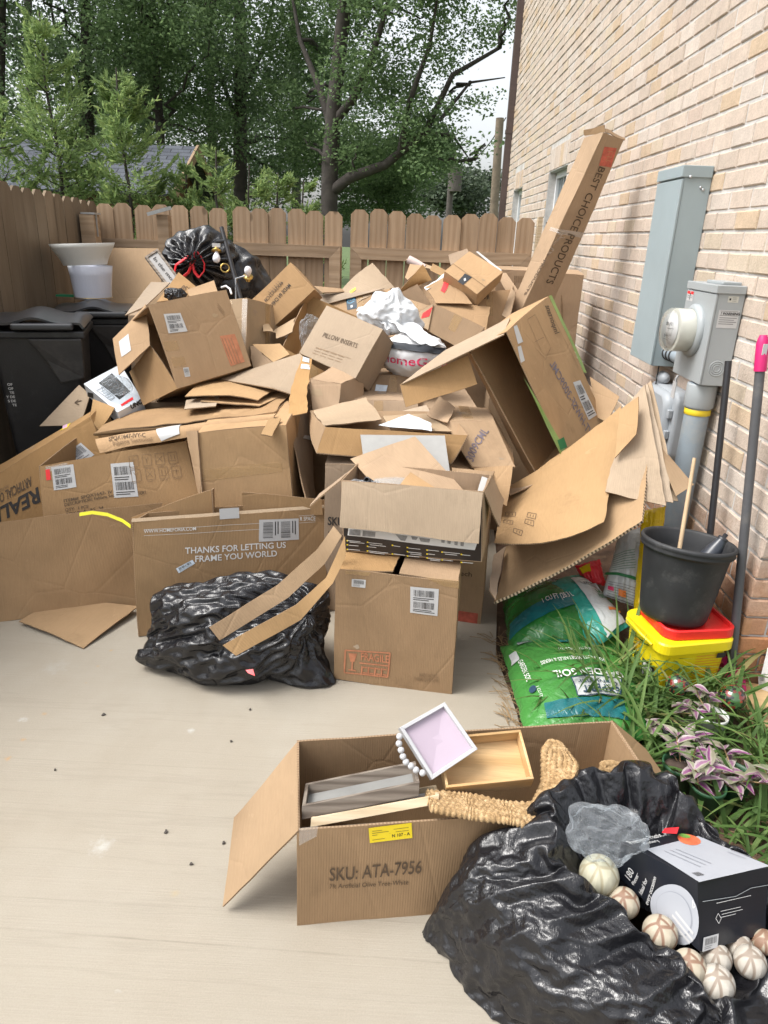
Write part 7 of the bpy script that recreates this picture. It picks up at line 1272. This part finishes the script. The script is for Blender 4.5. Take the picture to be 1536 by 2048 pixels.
mb = MB(); mb.box(tuple(at(426, 494, 4.70)), tuple(at(438, 487, 4.66) + V(0, .02, 0))); mb.build('socket_label', 'paper', fl)
mb = MB(); mb.tube([at(*p) for p in ((443, 575, 4.3), (452, 572, 4.28), (460, 578, 4.26), (463, 588, 4.24))], 0.006, 8); one('white_cable', 'short white cable loop behind the barcode box', 'cable', mb, 'white_plastic')
# ================================================================== GARDEN BED
def film(name, col, rough=0.25, bscale=16, st=0.45):
    mt, n, b = nodes(name); vec = coord(n); f_ = noise_tex(n, 6, 4, 0.6, vec); n.links.new(ramp(n, [(0.3, tuple(x * .8 for x in col)), (0.7, tuple(min(1, x * 1.15) for x in col))], f_).outputs[0], b.inputs['Base Color']); b.inputs['Roughness'].default_value = rough
    rid = N(n, 'ShaderNodeTexNoise'); rid.inputs['Scale'].default_value = bscale; rid.inputs['Detail'].default_value = 5; rid.inputs['Distortion'].default_value = 1.4; n.links.new(vec, rid.inputs['Vector']); bump(n, b, rid.outputs['Fac'], st, 0.02)
film('green_film', (0.055, 0.215, 0.045)); film('dark_green_film', (0.022, 0.14, 0.028)); film('teal_film', (0.04, 0.30, 0.24)); film('navy_teal_film', (0.012, 0.12, 0.13)); film('white_film', (0.52, 0.54, 0.54)); film('yellow_film', (0.72, 0.50, 0.012)); plain('logo_navy', (0.02, 0.05, 0.09), 0.4, 0.05); plain('orange_print', (0.72, 0.20, 0.04), 0.4, 0.1)
class Pillow(Face):
    hh = 0.10; sd = 1.0; wa = 0.012
    def P(s, u, v, lift=0.0):
        tl, tr, br, bl = s.c; p = (tl * (1 - u) + tr * u) * (1 - v) + (bl * (1 - u) + br * u) * v
        uu, vv = max(0, min(1, u)), max(0, min(1, v)); k = (math.sin(PI * uu) ** 0.5) * (math.sin(PI * vv) ** 0.42)
        q = p * 11 + V(s.sd, 0, s.sd); e = noise.noise(q) * 0.7 + (1 - abs(noise.noise(q * 1.9)) * 2.4) * 0.45 + noise.noise(q * 5) * 0.12
        return p + s.n * (s.hh * k + e * s.wa * (0.25 + k) + (lift * 2.5 if lift else 0)) + V(noise.noise(V(v * 9, 0, s.sd)), noise.noise(V(u * 9, 3, s.sd)), 0) * 0.008
def pillow(name, label, cat, c4, hh, mat, sd, group, wa=0.012, both=True, res=64):
    f = Pillow(*c4); f.hh = hh; f.sd = sd; f.wa = wa; mb = MB(); mb.grid(lambda u, v: f.P(u, v), res, res)
    if both: mb.grid(lambda u, v: f.P(1 - u, v) - f.n * (2 * (f.P(1 - u, v) - ((f.c[0] * u + f.c[1] * (1 - u)) * (1 - v) + (f.c[3] * u + f.c[2] * (1 - u)) * v)).dot(f.n) * 0.9), 32, 32)
    f.o = one(name, label, cat, mb, mat, None, group); return f
GB = 'bags of soil and fertilizer'
# rear soil bag
f = pillow('soil_bag', 'dark green soil bag marked for flowers under the lower kraft sheet', 'soil bag', (V(.53, 3.05, .05), V(.98, 3.10, .06), V(.97, 2.58, .06), V(.50, 2.55, .05)), 0.15, 'dark_green_film', 2.0, GB, 0.005)
tquad(f, f.o, ((1020, 1268), (1160, 1240), (1165, 1262), (1020, 1290)), 'navy_teal_film', 'teal_band', 0.003, 12); ttext(f, f.o, 'SPECIALLY FORMULATED', (1020, 1220), (1128, 1190), (1018, 1212), 'ink_white', 0.004); ttext(f, f.o, 'FLOWERS, VEGETABLES', (1028, 1228), (1135, 1200), (1027, 1221), 'ink_white', 0.004); ttext(f, f.o, 'HELPS FEED UP TO 3 MONTHS', (1050, 1236), (1140, 1212), (1049, 1231), 'ink_white'); ttext(f, f.o, '1 CU FT (28.3 L)', (1080, 1263), (1142, 1254), (1080, 1254), 'ink_white', 0.004)
f = pillow('soil_bag', 'bright green garden soil bag lying nearest on the soil', 'soil bag', (V(.47, 2.60, .04), V(.98, 2.62, .05), V(.95, 2.02, .05), V(.49, 2.02, .035)), 0.10, 'green_film', 7.0, GB, 0.005)
def F8(x, y): return (960 + .375 * x, 900 + .375 * y)
tquad(f, f.o, (F8(470, 1335), F8(742, 1322), F8(735, 1412), F8(505, 1422)), 'white_film', 'badge', 0.003, 10); tlines(f, f.o, [(*F8(470, 1335), *F8(742, 1322)), (*F8(742, 1322), *F8(735, 1412)), (*F8(735, 1412), *F8(505, 1422)), (*F8(505, 1422), *F8(470, 1335))], 'logo_navy', 0.004)
ttext(f, f.o, 'EXPERT', F8(725, 1372), F8(520, 1378), F8(726, 1404), 'logo_navy', 0.02); ttext(f, f.o, 'Gardener', F8(715, 1345), F8(500, 1352), F8(715, 1366), 'logo_navy', 0.004); ttext(f, f.o, 'GARDEN SOIL', F8(745, 1290), F8(370, 1300), F8(745, 1322), 'ink_white', 0.012)
ttext(f, f.o, 'FOR FRUITS, VEGETABLES & HERBS', F8(640, 1222), F8(310, 1232), F8(640, 1242), 'ink_white', 0.003); ttext(f, f.o, 'FOR HEALTHY GROWTH', F8(620, 1168), F8(400, 1165), F8(620, 1185), 'ink_white'); ttext(f, f.o, 'GARDEN SOIL', F8(325, 1062), F8(520, 1052), F8(325, 1040), 'ink_white', 0.006)
tquad(f, f.o, (F8(205, 1065), F8(300, 1050), F8(298, 1072), F8(208, 1088)), 'white_film', 'badge', 0.003); ttext(f, f.o, 'EXPERT', F8(214, 1083), F8(290, 1070), F8(213, 1070), 'logo_navy', 0.01); tquad(f, f.o, (F8(160, 1130), F8(195, 1125), F8(205, 1178), F8(168, 1188)), 'white_film', 'badge', 0.003)
ttext(f, f.o, 'GARDEN SOIL', F8(200, 1190), F8(240, 1312), F8(222, 1182), 'ink_white', 0.006); disc(f, f.o, *F8(268, 1352), 7, 6, 'logo_navy', 'seal', 0.003); ttext(f, f.o, '1 CU FT', F8(283, 1350), F8(300, 1405), F8(298, 1345), 'ink_white'); tquad(f, f.o, (F8(400, 1080), F8(475, 1072), F8(470, 1110), F8(410, 1112)), 'navy_teal_film', 'teal_mark', 0.003)
tquad(f, f.o, (F8(330, 1428), F8(760, 1420), F8(790, 1500), F8(340, 1490)), 'navy_teal_film', 'leaf_print', 0.002, 10)
f = pillow('fertilizer_bag', 'teal and white lawn fertilizer bag lying on the soil bags', 'fertilizer bag', Q4((1076, 1180, 2.92), (1160, 1148, 3.00), (1258, 1252, 2.64), (1190, 1296, 2.52)), 0.075, 'teal_film', 12.0, GB, 0.005)
tquad(f, f.o, ((1140, 1178), (1188, 1168), (1256, 1252), (1212, 1280)), 'white_film', 'white_panel', 0.003, 10); tquad(f, f.o, ((1157, 1186), (1183, 1177), (1191, 1187), (1166, 1196)), 'ink_white', 'badge', 0.004); ttext(f, f.o, 'EXPERT', (1167, 1195), (1189, 1187), (1164, 1190), 'logo_navy', 0.02); ttext(f, f.o, 'LAWN', (1193, 1211), (1220, 1200), (1190, 1202), 'ink_green', 0.03); ttext(f, f.o, 'FERTILIZER', (1200, 1222), (1230, 1209), (1196, 1214), 'ink_green', 0.03); tquad(f, f.o, ((1216, 1237), (1243, 1225), (1246, 1230), (1219, 1243)), 'orange_print', 'orange_bar', 0.004)
f = pillow('fertilizer_bag', 'white and green fertilizer bag standing behind the black pot', 'fertilizer bag', Q4((1238, 1068, 2.98), (1290, 1052, 2.96), (1300, 1225, 2.72), (1205, 1190, 2.80)), 0.06, 'white_film', 17.0, GB, 0.005)
tlines(f, f.o, [(1225, 1112 + k * 5, 1270, 1108 + k * 5) for k in range(8)], 'ink_green', 0.002); tquad(f, f.o, ((1215, 1150), (1285, 1162), (1286, 1168), (1214, 1156)), 'ink_green', 'green_band', 0.003); tlines(f, f.o, [(1222, 1172 + k * 5, 1275, 1180 + k * 5) for k in range(7)], 'ink', 0.0015); tquad(f, f.o, ((1222, 1182), (1232, 1184), (1232, 1192), (1222, 1190)), 'ink_pink', 'pink_mark', 0.004); tquad(f, f.o, ((1240, 1186), (1252, 1188), (1252, 1200), (1240, 1198)), 'orange_print', 'orange_mark', 0.004)
f = pillow('yellow_bag', 'yellow plastic bag upright between white bag and black pot', 'plastic bag', Q4((1285, 1022, 2.92), (1332, 1012, 2.90), (1310, 1250, 2.66), (1265, 1235, 2.70)), 0.05, 'yellow_film', 23.0, GB, 0.01)
f = pillow('red_bag', 'red bag with yellow corner glimpsed behind the lawn fertilizer', 'plastic bag', Q4((1150, 1132, 3.02), (1200, 1118, 3.0), (1212, 1172, 2.92), (1168, 1165, 2.95)), 0.03, 'bag_red', 29.0, GB, 0.006); tquad(f, f.o, ((1160, 1136), (1180, 1130), (1184, 1146), (1166, 1150)), 'yellow_film', 'yellow_corner', 0.003)
# ---- tub, lid, pot
plain('tub_yellow', (0.76, 0.60, 0.010), 0.35, 0.05); plain('lid_red', (0.66, 0.022, 0.020), 0.35, 0.08, dirt=(0.42, 0.16, 0.11), dirt_at=(0.55, 0.75)); plain('pot_black', (0.022, 0.023, 0.025), 0.6, 0.3, 10, dirt=(0.085, 0.083, 0.08), dirt_at=(0.55, 0.8), dscale=9)
def rrect(w, d, r, k=6): return [(cx + r * math.cos(t), cy + r * math.sin(t)) for cx, cy, t0 in ((w / 2 - r, d / 2 - r, 0), (-w / 2 + r, d / 2 - r, PI / 2), (-w / 2 + r, -d / 2 + r, PI), (w / 2 - r, -d / 2 + r, 1.5 * PI)) for t in (t0 + PI / 2 * q / k for q in range(k + 1))]
def loft(mb, secs, M, cap0=True, cap1=True, mi=0):
    rings = [[M @ V(x, y, z) for x, y in rrect(w, d, r)] for w, d, r, z in secs]; n_ = len(rings[0])
    mb.add([p for q in rings for p in q], [(i * n_ + j, i * n_ + (j + 1) % n_, (i + 1) * n_ + (j + 1) % n_, (i + 1) * n_ + j) for i in range(len(secs) - 1) for j in range(n_)], mi, smooth=False)
    if cap0: mb.add(rings[0], [tuple(range(n_ - 1, -1, -1))], mi)
    if cap1: mb.add(rings[-1], [tuple(range(n_))], mi)
MT = Matrix.Translation((1.125, 2.455, 0.0)) @ Matrix.Rotation(math.radians(14), 4, 'Z')
tub = thing('plastic_tub', 'square yellow plastic tub with printed sides and a red lid', 'tub', (1.125, 2.455, 0)); mb = MB(); loft(mb, [(.265, .235, .035, .02), (.285, .255, .035, .228)], MT); tb_ = mb.build('body', 'tub_yellow', tub)
mb = MB(); loft(mb, [(.30, .268, .04, .222), (.318, .286, .045, .226), (.318, .286, .045, .262), (.31, .278, .045, .268)], MT); mb.build('rim', 'tub_yellow', tub)
f = Face(MT @ V(-.142, -.1285, .222), MT @ V(.142, -.1285, .222), MT @ V(.134, -.119, .03), MT @ V(-.134, -.119, .03), amp=0); f.lines(tub, [(.14, .02 + k * .012, .262 - .012 * (k % 3), .02 + k * .012, .0022) for k in range(13)], 'orange_print', lift=.003); f.rect(tub, .225, .012, .262, .034, 'ink', 'black_mark', lift=.004); f.rect(tub, .02, .02, .11, .17, 'tub_yellow', 'label', lift=.002)
f = Face(MT @ V(-.1435, .12, .222), MT @ V(-.1435, -.12, .222), MT @ V(-.134, -.11, .03), MT @ V(-.134, .11, .03), amp=0); f.rect(tub, .13, .08, .21, .17, 'ink', 'black_panel', lift=.003); f.rect(tub, .14, .09, .20, .15, 'ink_white', 'white_panel', lift=.004); f.lines(tub, [(.03, .03 + k * .013, .11, .03 + k * .013, .003) for k in range(6)], 'orange_print', lift=.003)
mb = MB(); hp = [MT @ V(-.162, .10, .25), MT @ V(-.185, .05, .27), MT @ V(-.185, -.03, .262), MT @ V(-.162, -.08, .24)]; mb.tube(hp, 0.006, 8); mb.build('handle', 'tub_yellow', tub)
ML = Matrix.Translation((1.15, 2.47, 0.268)) @ Matrix.Rotation(math.radians(10), 4, 'Z')
mb = MB(); loft(mb, [(.285, .255, .05, .001), (.292, .262, .05, .004), (.290, .260, .05, .036), (.278, .248, .046, .040), (.266, .236, .042, .038), (.262, .232, .04, .024)], ML); lid_ = mb.build('lid', 'lid_red', tub); lid_['label'] = 'red plastic lid'
MPt = Matrix.Translation((1.10, 2.475, 0.296)) @ Euler((-0.10, 0.06, 0)).to_matrix().to_4x4(); axp = MPt.to_3x3() @ V(0, 0, 1); cp = MPt.translation
pot = thing('nursery_pot', 'large dusty black nursery pot standing on the red lid', 'plant pot', cp); mb = MB(); mb.lathe([(0.0, .004), (0.10, .004), (0.118, 0.0), (0.124, .012), (0.130, .05), (0.156, .265), (0.158, .272), (0.168, .274), (0.171, .281), (0.168, .288), (0.171, .293), (0.174, .302), (0.170, .310), (0.163, .311), (0.158, .302), (0.150, .25), (0.122, .03), (0.0, .03)], cp, axp, 64); mb.build('pot', 'pot_black', pot)
mb = MB(); a, b_ = at(1389, 916, 2.56), at(1352, 1140, 2.42); mb.tube([a, a.lerp(b_, .35), b_], [.0065, .0075, .008], 10); plain('bamboo_stick', (0.50, 0.36, 0.22), 0.7, 0.15, 12); one('wooden_stick', 'thin pale wooden stick standing in the black pot', 'stick', mb, 'bamboo_stick')
a, b_ = at(1398, 1140, 2.42), at(1453, 1068, 2.44); d = b_ - a; L = d.length; plain('bottle_black', (0.03, 0.035, 0.045), 0.3, 0.15); bt = thing('black_bottle', 'black tapered bottle lying inside the nursery pot', 'bottle', a); mb = MB(); mb.lathe([(0.0, -.05), (0.034, -.05), (0.036, -.04), (0.036, L * .25), (0.030, L * .55), (0.016, L * .86)], a, d, 28); mb.build('body', 'bottle_black', bt); mb = MB(); mb.lathe([(0.019, L * .84), (0.019, L * .90), (0.008, L * .91), (0.008, L * 1.0), (0.0, L * 1.0)], a, d, 20); mb.build('cap', 'pole_black', bt)
# broom head at the foot of the grey pole
p = gnd; mb = MB(); mb.prism([(p.x - .05, p.y - .09, .03), (p.x + .03, p.y - .09, .03), (p.x + .02, p.y - .06, .11), (p.x - .03, p.y - .06, .11)], (.02, .17, 0)); mb.build('broom_head', 'magenta', bp)
# ---- grass
def grass_mat():
    mt, n, b = nodes('grass_blade'); ri = N(n, 'ShaderNodeNewGeometry').outputs['Random Per Island']; c_ = ramp(n, [(0.0, (0.055, 0.115, 0.022)), (0.55, (0.095, 0.18, 0.04)), (0.92, (0.15, 0.235, 0.06)), (1.0, (0.28, 0.23, 0.09))], ri).outputs[0]
    n.links.new(c_, b.inputs['Base Color']); b.inputs['Roughness'].default_value = 0.7; tr = N(n, 'ShaderNodeBsdfTranslucent'); n.links.new(c_, tr.inputs['Color']); mx = N(n, 'ShaderNodeMixShader'); mx.inputs[0].default_value = 0.35; n.links.new(b.outputs[0], mx.inputs[1]); n.links.new(tr.outputs[0], mx.inputs[2]); n.links.new(mx.outputs[0], n.nodes['Material Output'].inputs['Surface'])
grass_mat(); gr = random.Random(12); mb = MB()
def blade(mb, p, az, L, w, lean, droop):
    d = V(math.cos(az), math.sin(az), 0); s_ = V(-d.y, d.x, 0); vs_ = []; n_ = 7; q = Vector(p); el = lean
    for i in range(n_ + 1):
        t = i / n_; wd = w * (0.75 + 0.6 * t if t < 0.35 else 0.96 * (1 - ((t - 0.35) / 0.65) ** 1.6)) * 0.5 + 0.0004; k = V(0, 0, 0.25 * wd)
        vs_ += [q - s_ * wd + k, q - V(0, 0, 0.15 * wd), q + s_ * wd + k]; el -= droop / n_; q = q + (d * math.cos(el) + V(0, 0, 1) * math.sin(el)) * (L / n_)
    mb.add(vs_, [(3 * i + j, 3 * i + j + 1, 3 * i + j + 4, 3 * i + j + 3) for i in range(n_) for j in (0, 1)], 0, smooth=True)
tufts = [(.80, 2.32, 26, .38), (.88, 2.40, 24, .40), (.74, 2.22, 20, .34), (.90, 2.22, 24, .36), (.98, 2.30, 22, .36), (.84, 2.10, 20, .32), (.98, 2.12, 18, .30), (1.05, 2.25, 16, .34), (.90, 2.0, 18, .30), (1.24, 2.26, 14, .36), (1.30, 2.12, 16, .36), (1.18, 2.32, 12, .30), (.84, 1.90, 16, .28), (.92, 1.86, 14, .26), (1.26, 1.98, 16, .34), (1.20, 1.86, 14, .30), (1.32, 1.86, 16, .34), (1.02, 1.66, 10, .22), (1.16, 1.70, 12, .24), (1.24, 1.64, 12, .26), (1.32, 1.70, 12, .30), (1.06, 1.56, 9, .20), (.80, 1.98, 12, .26), (1.12, 2.0, 12, .30), (.70, 2.36, 12, .32), (.96, 2.46, 10, .34), (1.20, 1.52, 8, .18), (1.30, 1.52, 8, .2)]
for x, y, k, L in tufts:
    for _ in range(int(k * 1.7)):
        a = gr.gauss(x, .035), gr.gauss(y, .035); blade(mb, V(a[0], a[1], soil_z(*a) - .005), gr.uniform(0, 2 * PI), L * gr.uniform(.5, 1.3), gr.uniform(.007, .020), gr.uniform(.75, 1.45), gr.uniform(.5, 1.7))
o_ = one('grass', 'tall broad-bladed green grass growing through the garden bed', 'grass', mb, 'grass_blade', (1.0, 2.1, 0), None, 'stuff')
plain('straw', (0.30, 0.20, 0.10), 0.9, 0.3); mb = MB()
for _ in range(260):
    x, y = (gr.uniform(.44, .56), gr.uniform(2.0, 2.75)) if gr.random() < .6 else (gr.uniform(.9, 1.35), gr.uniform(1.35, 1.75)); p = V(x, y, max(0.004, soil_z(x, y) + .008)); a = gr.uniform(0, PI); L = gr.uniform(.03, .11); q = V(math.cos(a), math.sin(a), gr.uniform(-.05, .12)) * L; mb.tube([p, p + q * .5 + V(0, 0, gr.uniform(0, .012)), p + q], .0012, 4, cap=False)
one('dry_straw', 'dry brown roots and straw along the slab edge', 'straw', mb, 'straw', (.6, 2.2, 0), None, 'stuff')
# ---- potted plants
plain('pot_green', (0.025, 0.085, 0.038), 0.45, 0.2, 8, dirt=(0.07, 0.09, 0.05)); plain('pot_white', (0.66, 0.66, 0.63), 0.4, 0.1); plain('potting', (0.06, 0.04, 0.03), 0.95, 0.4, 30, dirt=(0.4, 0.38, 0.33), dirt_at=(0.66, 0.7), dscale=60)
def spider_leaf():
    mt, n, b = nodes('striped_leaf'); uv = coord(n, 'UV'); sp = N(n, 'ShaderNodeSeparateXYZ'); n.links.new(uv, sp.inputs[0]); ri = N(n, 'ShaderNodeNewGeometry').outputs['Random Per Island']
    ad = N(n, 'ShaderNodeMath', operation='MULTIPLY_ADD'); n.links.new(noise_tex(n, 3.0, 3, 0.6, mapping(n, uv, (6, 1.2, 1))), ad.inputs[0]); ad.inputs[1].default_value = 0.5; n.links.new(sp.outputs[0], ad.inputs[2])
    st = ramp(n, [(0.0, (0.34, 0.28, 0.29)), (0.40, (0.37, 0.31, 0.31)), (0.48, (0.15, 0.02, 0.13)), (0.70, (0.20, 0.025, 0.17)), (0.78, (0.40, 0.36, 0.31)), (0.95, (0.17, 0.19, 0.10))], ad.outputs[0]).outputs[0]
    alt = ramp(n, [(0.0, (0.15, 0.03, 0.12)), (0.35, (0.16, 0.10, 0.08)), (0.7, (0.42, 0.38, 0.34)), (1.0, (0.15, 0.17, 0.08))], ri).outputs[0]; n.links.new(mixc(n, st, alt, 0.30), b.inputs['Base Color']); b.inputs['Roughness'].default_value = 0.45
spider_leaf()
def leaf3(mb, p, d, up, L, w):
    d = d.normalized(); s_ = d.cross(up); s_ = s_.normalized() if s_.length > 1e-4 else V(1, 0, 0); nn = s_.cross(d).normalized(); vs_ = []; uvs = []; n_ = 6; prof = (0.25, .75, 1.0, .95, .72, .4, 0.02)
    for i in range(n_ + 1):
        t = i / n_; q = p + d * L * t + nn * (-.25 * L * t * t); wd = w * .5 * prof[i]; vs_ += [q - s_ * wd + nn * wd * .55, q, q + s_ * wd + nn * wd * .55]
    fs = []; uv = []
    for i in range(n_):
        for j in (0, 1): fs.append((3 * i + j, 3 * i + j + 1, 3 * i + j + 4, 3 * i + j + 3)); uv.append([(j * .5, i / n_), (j * .5 + .5, i / n_), (j * .5 + .5, (i + 1) / n_), (j * .5, (i + 1) / n_)])
    mb.add(vs_, fs, 0, uv, True)
def potted(label, x, y, rad, h, matp, nst, spread, seed, hgt=.12, leafL=.055):
    rs = random.Random(seed); z0 = soil_z(x, y) - .004; t = thing('potted_plant', label, 'potted plant', (x, y, z0), 'small potted plants'); mb = MB(); mb.lathe([(0.0, .002), (rad * .72, 0.0), (rad * .76, .004), (rad * .98, h - .014), (rad * 1.06, h - .012), (rad * 1.07, h), (rad * .98, h), (rad * .95, h - .02), (rad * .7, .012), (0.0, .012)], (x, y, z0), (0, 0, 1), 32); mb.build('pot', matp, t)
    mb = MB(); mb.lathe([(rad * .95, h - .022), (rad * .5, h - .016), (0.001, h - .014)], (x, y, z0), (0, 0, 1), 24); mb.build('potting_soil', 'potting', t)
    ml, ms = MB(), MB()
    for _ in range(nst):
        a = rs.uniform(0, 2 * PI); el = rs.uniform(.35, 1.35); p = V(x + math.cos(a) * rad * .5, y + math.sin(a) * rad * .5, z0 + h - .02); d = V(math.cos(a) * math.cos(el) * spread, math.sin(a) * math.cos(el) * spread, math.sin(el)); pts = [p]; L = hgt * rs.uniform(.5, 1.2); k = 5
        for i in range(k):
            d = d + V(rs.uniform(-.25, .25), rs.uniform(-.25, .25), -.14); pts.append(pts[-1] + d.normalized() * L / k); az = a + i * 2.4 + rs.uniform(-.5, .5)
            leaf3(ml, pts[-1], V(math.cos(az), math.sin(az), rs.uniform(.2, .9)), V(0, 0, 1), leafL * rs.uniform(.7, 1.25), leafL * .50)
        ms.tube(pts, .0022, 5)
    ms.build('stems', 'ink_pink', t) if False else ms.build('stems', 'straw', t); ml.build('leaves', 'striped_leaf', t); return t
potted('front green pot of purple and white striped leaves', .985, 1.735, .050, .125, 'pot_green', 4, 1.1, 1, .10, .06); potted('left green pot of striped leaves behind the front one', .935, 1.825, .052, .125, 'pot_green', 5, 1.3, 2, .14, .062); potted('right green pot of striped leaves behind the front one', 1.085, 1.785, .054, .125, 'pot_green', 4, 1.2, 3, .12, .06); potted('white pot with trailing purple leaves between the glass globes', 1.125, 2.06, .048, .12, 'pot_white', 5, 1.3, 4, .12, .06); potted('dark pot with striped leaves under the right glass globe', 1.00, 2.02, .05, .10, 'pot_black', 4, 1.4, 6, .12, .06)
def globe_mat():
    mt, n, b = nodes('globe_glass'); vec = coord(n); vo = N(n, 'ShaderNodeTexVoronoi'); vo.inputs['Scale'].default_value = 85; n.links.new(vec, vo.inputs['Vector'])
    n.links.new(ramp(n, [(0.0, (0.015, 0.02, 0.015)), (0.45, (0.02, 0.03, 0.02)), (0.5, (0.05, 0.12, 0.04)), (0.68, (0.07, 0.16, 0.05)), (0.72, (0.20, 0.03, 0.02)), (0.86, (0.30, 0.05, 0.03)), (0.9, (0.3, 0.33, 0.3))], vo.outputs['Color'], 'CONSTANT').outputs[0], b.inputs['Base Color']); b.inputs['Roughness'].default_value = 0.05; b.inputs['Coat Weight'].default_value = 1.0
globe_mat()
for lab, x, y, z, R0 in (('left speckled glass watering globe among the grass', 1.045, 2.19, .165, .042), ('right speckled glass watering globe by the house corner', 1.215, 2.13, .165, .047)):
    g_ = thing('glass_globe', lab, 'glass globe', (x, y, soil_z(x, y)), 'glass globes'); mb = MB(); mb.lathe([(max(.0005, R0 * math.sin(PI * i / 24)), -R0 * math.cos(PI * i / 24)) for i in range(25)], (x, y, z), (.2, .1, 1), 36); mb.build('bulb', 'globe_glass', g_); mb = MB(); mb.tube([(x, y, z - R0 * .9), (x, y, soil_z(x, y) - .02)], [.011, .007], 12); mb.build('stem', 'globe_glass', g_)
# plank and white carton at the right edge
mb = MB(); M_ = Matrix.Translation((1.55, 2.20, .055)) @ Matrix.Rotation(-.25, 4, 'Z'); mb.box((-.22, -.14, -.012), (.4, .14, .012), 0, M_); one('wooden_board', 'orange-brown wooden board on the soil at the house corner', 'board', mb, 'cedar'); bpy.data.objects['wooden_board'].data.materials[0] = MATS['bamboo']
cb_ = gz(1512, 1372, .075); r = carton('white carton cut by the right edge at the house corner', ((cb_.x, cb_.y, .072), (0, 0, -35), (.16, .20, .17)), '', 'card_white', 0.001, name='white_carton', cat='carton', edge='card_white', bulge=0, group='small cartons of the heap'); tlabel(r.f['F'], r.o, ((1517, 1350), (1530, 1345), (1530, 1372), (1517, 1372)), 51, 1)
